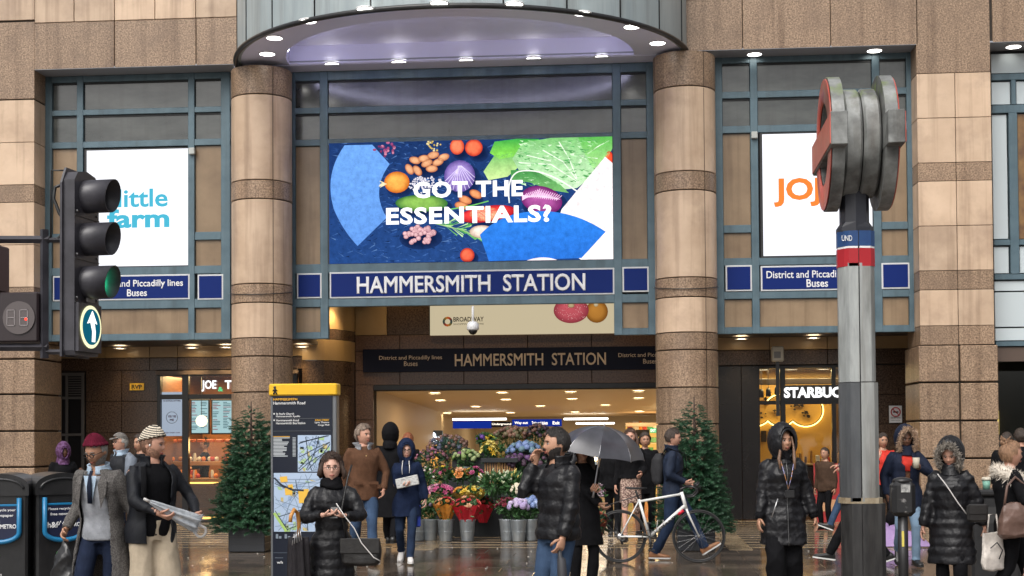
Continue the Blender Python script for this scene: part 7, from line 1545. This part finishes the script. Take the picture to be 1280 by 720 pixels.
# ================================================================== black post with box (right), waste bin, sheets
sP=138; Yp=YS(sP,1127); b=PT(1127,542,Yp); t=thing('control_box_post','slim black post with a stickered black plastic box, in front of the cup carrying woman','post',(b.x,Yp,0))
SBX=mat('scuffed_black_plastic',(.014,.014,.015),.4,col2=(.30,.29,.28),scale=5,detail=6,mixr=(.62,.70)); MB().tube([(0,0,0),(0,0,1.0)],.045,14).build('pole',BKP,t); MB().box(-.105,.105,-.09,.09,.93,1.25,bev=.04).build('box',SBX,t); MB().ball((0,0,1.25),(.09,.08,.035)).build('cap',BKP,t); MB().box(-.03,.05,-.098,-.088,1.15,1.22).build('sticker',mat('sticker_pale',(.45,.45,.43),.5,col2=(.15,.15,.15),scale=30),t); MB().box(-.02,.0,-.052,-.04,.66,.80).build('yellow_sticker',mat('sticker_yellow',(.6,.5,.1),.5),t)
sW=112; Yw=YS(sW,1236); b=PT(1236,542,Yw); t=thing('waste_bin','black waste bin with a discarded drink cup on top, against the right stone pier','bin',(b.x,Yw,0)); MB().box(-.26,.26,-.24,.24,0,.98,bev=.03).build('cabinet',BNM,t); MB().box(-.29,.29,-.27,.27,.98,1.05,bev=.02).build('lid',BNM,t); MB().box(-.18,.18,-.245,-.235,.68,.86).build('slot',mat('dark_slot',(.03,.03,.03),.6),t)
t2=thing('drink_cup','green and white discarded drink cup on top of the waste bin','cup',(b.x-.06,Yw-.1,1.05)); MB().lathe([(0,0),(.035,0),(.045,.10),(.0,.10)],16).build('cup_wall',mat('cup_green',(.20,.42,.33),.5),t2); MB().lathe([(.0,.10),(.052,.10),(.052,.115),(.04,.135),(0,.135)],16).build('lid',mat('cup_lid',(.55,.5,.4),.5),t2)
Yq=YS(84,1118); b=PT(1112,542,Yq); t=thing('purple_sheet','crumpled lilac sheet lying on the pavement behind the roundel post','sheet',(b.x,Yq,0)); g=MB(); rs=[]; rr=random.Random(6)
for i in range(15):
    row=[]
    for j in range(15):
        u,v=i/14-.5,j/14-.5; r_=1-min(1,math.hypot(u,v)*2); row.append((u*1.15,v*.7,.015+.34*r_**.8*(1+.5*math.sin(i*1.3)*math.sin(j*1.7))*.8+.05*rr.random()*r_))
    rs.append(row)
g.rings(rs,0,True,False,closed=False).build('sheet',mat('lilac_fabric',(.26,.17,.34),.6,col2=(.32,.22,.40),scale=5),t,fix=False).name='lilac_cover'
for dx in (-.3,.05): 
    o=MB().rings([[(a,b_,z) for a,b_ in se(12,w_,.07)] for z,w_ in ((.34,.12),(.5,.10),(.62,.03))]).build('bundle',BKF,t,loc=(dx,0.1,-.05))
Yq=YS(92,1240); b=PT(1240,542,Yq); t=thing('blue_groundsheet','folded blue groundsheet on the pavement by the right pier','sheet',(b.x,Yq,0)); MB().box(-.38,.38,-.15,.15,0,.12,bev=.05).build('folded_layers',mat('blue_tarp',(.03,.12,.28),.5,bump=.6,bscale=12),t)
# cable box on the right column side and small boxes beside the screens
for px,py,l in ((240,189,'small pale junction box at the top right corner of the little farm screen'),(943,169,'small pale junction box at the top left corner of the right white screen')):
    p_=PT(px,py,-.1); t=thing('junction_box',l,'box',(p_.x,-.09,p_.z-.06)); MB().box(-.055,.055,-.05,.03,0,.12,bev=.01).build('case',mat('box_pale',(.40,.42,.40),.5),t)
# ================================================================== flower stall
LEAFS=[mat('leaf_%s'%n_,c,.55,col2=tuple(x*2.1 for x in c),scale=20) for n_,c in (('green',(.025,.07,.02)),('dark',(.012,.035,.014)),('blue_green',(.035,.07,.05)),('olive',(.06,.07,.02)))]
GALV=mat('galvanised_bucket',(.26,.29,.31),.38,metal=.55,col2=(.36,.39,.41),scale=6)
def petal_mat(c):
    n='petal_%02x%02x%02x'%tuple(int(255*min(1,x)) for x in c); return mat(n,c,.55,col2=tuple(min(1,x*1.35+.01) for x in c),scale=30)
def bloom_rose(r,rr):
    mb=MB()
    for ring,(n,rad,h,op) in enumerate(((3,.35,.55,.2),(5,.65,.5,.5),(6,1.0,.35,.9))):
        for i in range(n):
            a=2*PI*i/n+ring*.6; c,s_=math.cos(a),math.sin(a); w=1.15*rad*PI/n*1.3
            p0=V(c*.12*r,s_*.12*r,0); p1=V((c*rad*.75-s_*w*.5)*r,(s_*rad*.75+c*w*.5)*r,h*r*.6); p2=V(c*rad*r,s_*rad*r,h*r); p3=V((c*rad*.75+s_*w*.5)*r,(s_*rad*.75-c*w*.5)*r,h*r*.6)
            mb.add([p0,p3,p2,p1],[(0,1,2),(0,2,3)],0,True)
    mb.ball((0,0,.18*r),(.3*r,.3*r,.3*r),6,4); return mb
def bloom_puff(r,rr,n=26):
    mb=MB()
    for i in range(n):
        z=1-i/n*1.15; a=i*2.4; q=math.sqrt(max(0,1-z*z)); d=V(q*math.cos(a),q*math.sin(a),z); e1=d.orthogonal().normalized(); e2=d.cross(e1); s_=.42*r
        c=d*r*.85; mb.add([c+e1*s_,c+e2*s_,c-e1*s_,c-e2*s_,c+d*r*.12],[(0,1,4),(1,2,4),(2,3,4),(3,0,4)],0,False)
    return mb
def bloom_lily(r,rr):
    mb=MB()
    for i in range(6):
        a=2*PI*i/6; c,s_=math.cos(a),math.sin(a); w=.22
        mb.add([V(0,0,0),V((c*.5-s_*w)*r,(s_*.5+c*w)*r,.55*r),V(c*r,s_*r,.5*r),V((c*.5+s_*w)*r,(s_*.5-c*w)*r,.55*r)],[(0,3,2),(0,2,1)])
    return mb
def bloom_spike(r,rr):
    mb=MB()
    for i in range(3): mb.tube([(0,0,0),(rr.uniform(-.3,.3)*r,rr.uniform(-.3,.3)*r,1.3*r),(rr.uniform(-.5,.5)*r,rr.uniform(-.5,.5)*r,2.3*r)],[.10*r,.32*r,.06*r],6)
    return mb
BK={'rose':bloom_rose,'puff':bloom_puff,'lily':bloom_lily,'spike':bloom_spike}; BMC={}
def leafball(c,r,n,rr,L=.09,w=.018,up=.35):
    mb=MB()
    for i in range(n):
        d=V(rr.gauss(0,1),rr.gauss(0,1),rr.gauss(0,1)+up).normalized(); p=V(c[0]+d.x*r[0]*rr.uniform(.3,1),c[1]+d.y*r[1]*rr.uniform(.3,1),c[2]+d.z*r[2]*rr.uniform(.2,1)); d2=(d+V(rr.gauss(0,.5),rr.gauss(0,.5),rr.gauss(0,.5)+.3)).normalized(); s_=d2.cross(V(rr.gauss(0,1),rr.gauss(0,1),rr.gauss(0,1))).normalized(); l=L*rr.uniform(.6,1.4); nrm=d2.cross(s_)*.25
        mb.add([p,p+d2*l*.5+s_*w+nrm*w,p+d2*l,p+d2*l*.5-s_*w+nrm*w],[(0,1,2),(0,2,3)])
    return mb
NB=[0]
def bunch(px,py,s,rpx,colors,kind='rose',label='',bucket=None,wrap=None,n=16,bl=.045,leaf=0,rz=None,leafn=140,name='flower_bunch',group=None,leafL=.09,cat='flowers',tall=0):
    """flowers centred on the pixel px,py; s px/m; rpx half width in px"""
    if kind=='puff' and bl>.05: bl*=.68; n=int(n*2.1)
    leafn=int(leafn*1.5); NB[0]+=1; rr=random.Random(NB[0]*7+1); Yb=YS(s,px); c=PT(px,py,Yb); r=rpx/s; rzv=(rz or rpx*.75)/s
    z0=0 if bucket=='ground' else c.z-rzv-(.28 if bucket else .10)
    t=thing(name,label,cat,(c.x,Yb,z0),rr.uniform(0,6.28),group); cz=c.z-z0
    if bucket:
        h=.34 if bucket=='ground' else .30; pr=[(0,0),(.095,0),(.10,.01),(.128,h-.02),(.138,h),(.128,h),(.118,h-.03),(0,h-.05)]
        MB().lathe(pr,20).tube([(.134*math.cos(2*PI*i/20),.134*math.sin(2*PI*i/20),h) for i in range(21)],.006,5,caps=False).tube([(.113*math.cos(2*PI*i/20),.113*math.sin(2*PI*i/20),h*.45) for i in range(21)],.004,5,caps=False).build('bucket',GALV,t)
        zst=h-.06
    else: zst=0
    st=MB()
    for i in range(14):
        a=rr.uniform(0,6.28); q=rr.random()*.7; st.tube([(.05*math.cos(a),.05*math.sin(a),zst),(r*q*math.cos(a),r*q*math.sin(a),cz)],.004,4)
    st.build('stems',LEAFS[0],t,fix=False,kind='stuff')
    lb=leafball((0,0,cz-rzv*.15),(r*.95,r*.95,rzv*.9),leafn,rr,L=leafL,w=leafL*.2)
    if bucket=='ground' and cz-.34>rzv: lb2=leafball((0,0,(cz+.30)/2),(r*.6,r*.6,(cz-.3)/2),60,rr,L=leafL); lb.add(lb2.v,lb2.f)
    lb.build('foliage',LEAFS[leaf],t,fix=False,kind='stuff')
    if wrap:
        wm=mat('wrap_%02x%02x%02x'%tuple(int(255*x) for x in wrap),wrap,.35,col2=tuple(min(1,x*1.25) for x in wrap),scale=12,bump=.4,bscale=25); rs=[]
        for z,q in ((cz-rzv*1.75,.38),(cz-rzv*.9,.72),(cz-rzv*.2,1.0),(cz+rzv*.15,1.15)): rs.append([(r*q*(1+.10*math.sin(j*PI*.5))*math.cos(2*PI*j/28),r*q*(1+.10*math.sin(j*PI*.5))*math.sin(2*PI*j/28),z+(.02*math.sin(j*1.7) if q>1 else 0)) for j in range(28)])
        MB().rings(rs,0,False,False).build('paper_wrap',wm,t,fix=False)
    for i in range(n):
        z=1-1.05*(i+.5)/n; a=i*2.399+rr.uniform(-.3,.3); q=math.sqrt(max(0,1-z*z)); u=rr.uniform(.88,1.08); col=rr.choice(colors); k=(kind,col)
        if k not in BMC: BMC[k]=[BK[kind](1.0,random.Random(v_)).mesh('bloom',petal_mat(col)) for v_ in range(2)]
        d=V(q*math.cos(a),q*math.sin(a),z); o=link('bloom',rr.choice(BMC[k]),t,V(r*d.x*u,r*d.y*u,cz+rzv*d.z*u)); o.rotation_euler=(d+V(0,0,.5)).to_track_quat('Z','Y').to_euler(); sc=bl*rr.uniform(.8,1.25); o.scale=(sc,)*3
    return t
c_=lambda h: tuple(x*.62 for x in s2l(h))
# stand: two timber slatted shelves in steps behind the ground buckets
Yst=YS(75,610)
t=thing('flower_stand','dark stepped flower stand with a slatted timber counter in the station entrance','stand',(PX(610,Yst),Yst,0)); bx=t.location.x
lx=lambda px,Y=Yst: PX(px,Y)-bx
MB().box(lx(541),lx(690),.0,.5,0,.62).build('lower_step',mat('stand_dark',(.012,.014,.016),.6),t); MB().box(lx(548),lx(700),.5,.95,0,1.0).build('middle_step',MT['stand_dark'],t); MB().box(lx(556),lx(700),.95,1.4,0,1.38).build('upper_step',MT['stand_dark'],t)
zz=lambda py: PT(620,py,Yst+.45).z
for i in range(13):
    px=602+i*3.1; ubox('timber_slat',lx(px),lx(px+1.9),.44,.48,zz(606),zz(578),mat('slat_timber',(.38,.20,.08),.5,rnd=.15),t,.003)
ubox('counter_top',lx(598),lx(645),.36,.6,zz(578),zz(572.5),MT['stand_dark'],t)
for px,py,tx in ((556,607,'Roses'),(583,608.5,'2 FOR £10'),(627,596,'Lilies'),(629,624,'£5')):
    p=PT(px,py,Yst-.28); t2=thing('price_card','dark price card with white writing '+{'Roses':'at the left end of the flower stand','2 FOR £10':'above the yellow bouquets','Lilies':'among the white lily buds','£5':'above the dark red peonies'}[tx],'price card',(p.x,Yst-.28,p.z)); MB().box(-.085,.085,0,.006,-.035,.035).build('card',mat('card_black',(.02,.02,.022),.5),t2); text(tx,-.07,.07,-.02,.02,-.003,WT,t2,.03)
PK,PK2=c_('d9679a'),c_('e9a6c0'); YL_,YL2=c_('e8c23a'),c_('f0dc7a'); RD_=c_('c4203a'); OR_=c_('e08a3c'); PE=c_('eab38a'); PU_=c_('6a3f78'); DP=c_('3c2038'); WH_,CW=c_('e6e2d2'),c_('cfd8b0'); BL_,LL=c_('7d93c4'),c_('b6a3cf'); BRH,BR2=c_('6e4a3c'),c_('8a6450'); MAR=c_('6e1a2c'); GRNB=c_('7f9a52')
g='buckets of flowers set out on the pavement'
bunch(523,636,78,11,[WH_,CW],'puff','bucket of small white flowers at the far left behind the navy parka woman','ground',n=14,bl=.03,group=g)
bunch(538,632,78,10,[c_('7a6a80'),GRNB],'puff','bucket of muted grey purple stems beside the orange wrapped bouquet','ground',n=14,bl=.03,group=g)
bunch(557,632,78.5,13,[PE,OR_,RD_],'rose','bucket holding an orange paper wrapped bouquet of peach and red roses','ground',wrap=c_('d98a2e'),n=22,bl=.04,group=g,rz=12)
bunch(584,634,78.5,17,[RD_,PE,c_('e65a50')],'rose','bucket holding a red paper wrapped bouquet of red and peach roses','ground',wrap=c_('c9182c'),n=26,bl=.042,group=g,rz=13)
bunch(604,632,76,13,[RD_,c_('e65a50')],'rose','second red wrapped bouquet just right of the large red one',None,wrap=c_('c41a2c'),n=18,bl=.04,rz=12)
bunch(634,632,78.5,14,[MAR,c_('8a2038'),c_('b03050')],'rose','bucket of dark red peonies left of the lilac hydrangeas','ground',n=20,bl=.05,group=g,rz=9)
bunch(648,634,79,11,[LL,c_('c9b8d8')],'puff','bucket of lilac pink hydrangeas in the front row','ground',n=9,bl=.075,group=g,rz=9)
bunch(663,634,78.5,13,[BL_,c_('9fb0d6')],'puff','bucket of pale blue hydrangeas next to the bearded man','ground',n=11,bl=.08,group=g,rz=10)
bunch(551,616,76.5,17,[PK,PK2,c_('c94a86')],'lily','pink lilies in the second row at left of the stand',None,n=30,bl=.065,rz=9)
bunch(586,616,76.5,22,[YL_,YL2,c_('e89a30')],'rose','long mass of yellow bouquets in the second row',None,wrap=c_('e0bd50'),n=42,bl=.04,rz=8)
bunch(531,598,75,14,[WH_,c_('d8c8c0')],'puff','small white sprays on the left of the stand',None,n=20,bl=.022,leafn=220,rz=14)
bunch(556,592,75,12,[PK,MAR,YL_,PU_],'lily','mixed pink, maroon and yellow stems in the third row',None,n=20,bl=.045,rz=10)
bunch(575,593,75,10,[c_('f09a50'),PE],'rose','three large peach orange roses in the third row',None,n=7,bl=.075,rz=7)
bunch(594,594,75,11,[YL_,c_('b84a7a'),c_('e0c040')],'rose','yellow and magenta flowers left of the timber slats',None,n=10,bl=.05,rz=10)
bunch(618,604,77,18,[WH_,CW,c_('dfe8c8')],'spike','white and green lily buds in front of the timber slats',None,n=26,bl=.03,rz=13,leafL=.13)
bunch(641,606,77,17,[WH_,CW,YL2],'spike','tall green and cream buds right of the timber slats',None,n=26,bl=.03,rz=15,leafL=.13)
bunch(655,614,78,14,[WH_,c_('e8dcc0')],'puff','large cream hydrangeas beside the bearded man',None,n=12,bl=.06,rz=9)
bunch(540,574,72,20,[c_('8a4a5a'),c_('5c3a44'),c_('a0607a')],'puff','muted pink dried heads at the left of the upper tier',None,leaf=1,n=30,bl=.03,rz=13)
bunch(560,560,71,24,[BRH,c_('5a4a4a'),c_('7a5a50'),c_('4a5066')],'puff','broad dark brown and slate dried bunch on the upper tier',None,leaf=2,n=48,bl=.04,rz=15,leafn=260)
bunch(583,574,72,15,[c_('7a3a6a'),GRNB,c_('9aa872')],'puff','purple cabbage flower with green heads on the upper tier','shelf',n=14,bl=.06,leaf=0,rz=11)
bunch(611,567,72,10,[YL2,YL_],'lily','pale yellow lilies catching the light on the upper tier',None,n=24,bl=.06,rz=14)
bunch(603,549,71,6,[c_('6a3a9a')],'puff','small violet bunch left of the bright yellow roses',None,n=8,bl=.04)
bunch(610,549,71,7,[c_('eadf2e'),YL_],'rose','bright lemon yellow roses at the top of the stand',None,n=10,bl=.045)
bunch(639,546,70,20,[BRH,BR2,c_('7a6a4a'),c_('5c5a3a')],'puff','brown and olive dried hydrangeas along the top right',None,n=30,bl=.06,leaf=3,rz=12)
bunch(673,544,70,16,[DP,BRH,c_('2a1a24')],'puff','very dark purple bunch at the top right behind the phone man',None,n=24,bl=.055,leaf=1,rz=13)
bunch(655,565,72,19,[BL_,c_('5f7aa0'),c_('6f8f9c')],'puff','dusty blue hydrangeas on the upper right tier',None,n=16,bl=.085,leaf=2,rz=12)
bunch(648,582,73,20,[DP,PU_,c_('4a2a4a')],'puff','deep purple hydrangeas below the dusty blue ones',None,n=22,bl=.07,leaf=1,rz=12)
bunch(676,580,73,14,[c_('4a5a44'),c_('5a3a50')],'puff','dark mixed bunch at the right end of the upper tier',None,n=18,bl=.06,leaf=1,rz=16)
bunch(626,567,72,7,[c_('b8a04a')],'spike','tan wrapped foliage upright beside the yellow lilies',None,wrap=c_('a98a48'),n=6,bl=.02,rz=14)
bunch(741,616,112,13,[PK2,c_('b878b0'),c_('e8c8d8')],'rose','bouquet of pink and lilac roses held under the open umbrella',None,n=16,bl=.05,rz=10,name='bouquet')
bunch(744,652,108,14,[c_('a0482a'),c_('7a3020'),c_('c06a3a')],'rose','rust red wrapped bouquet hanging below the pink one',None,wrap=c_('7a2c1c'),n=14,bl=.04,rz=16,name='bouquet',leaf=1)
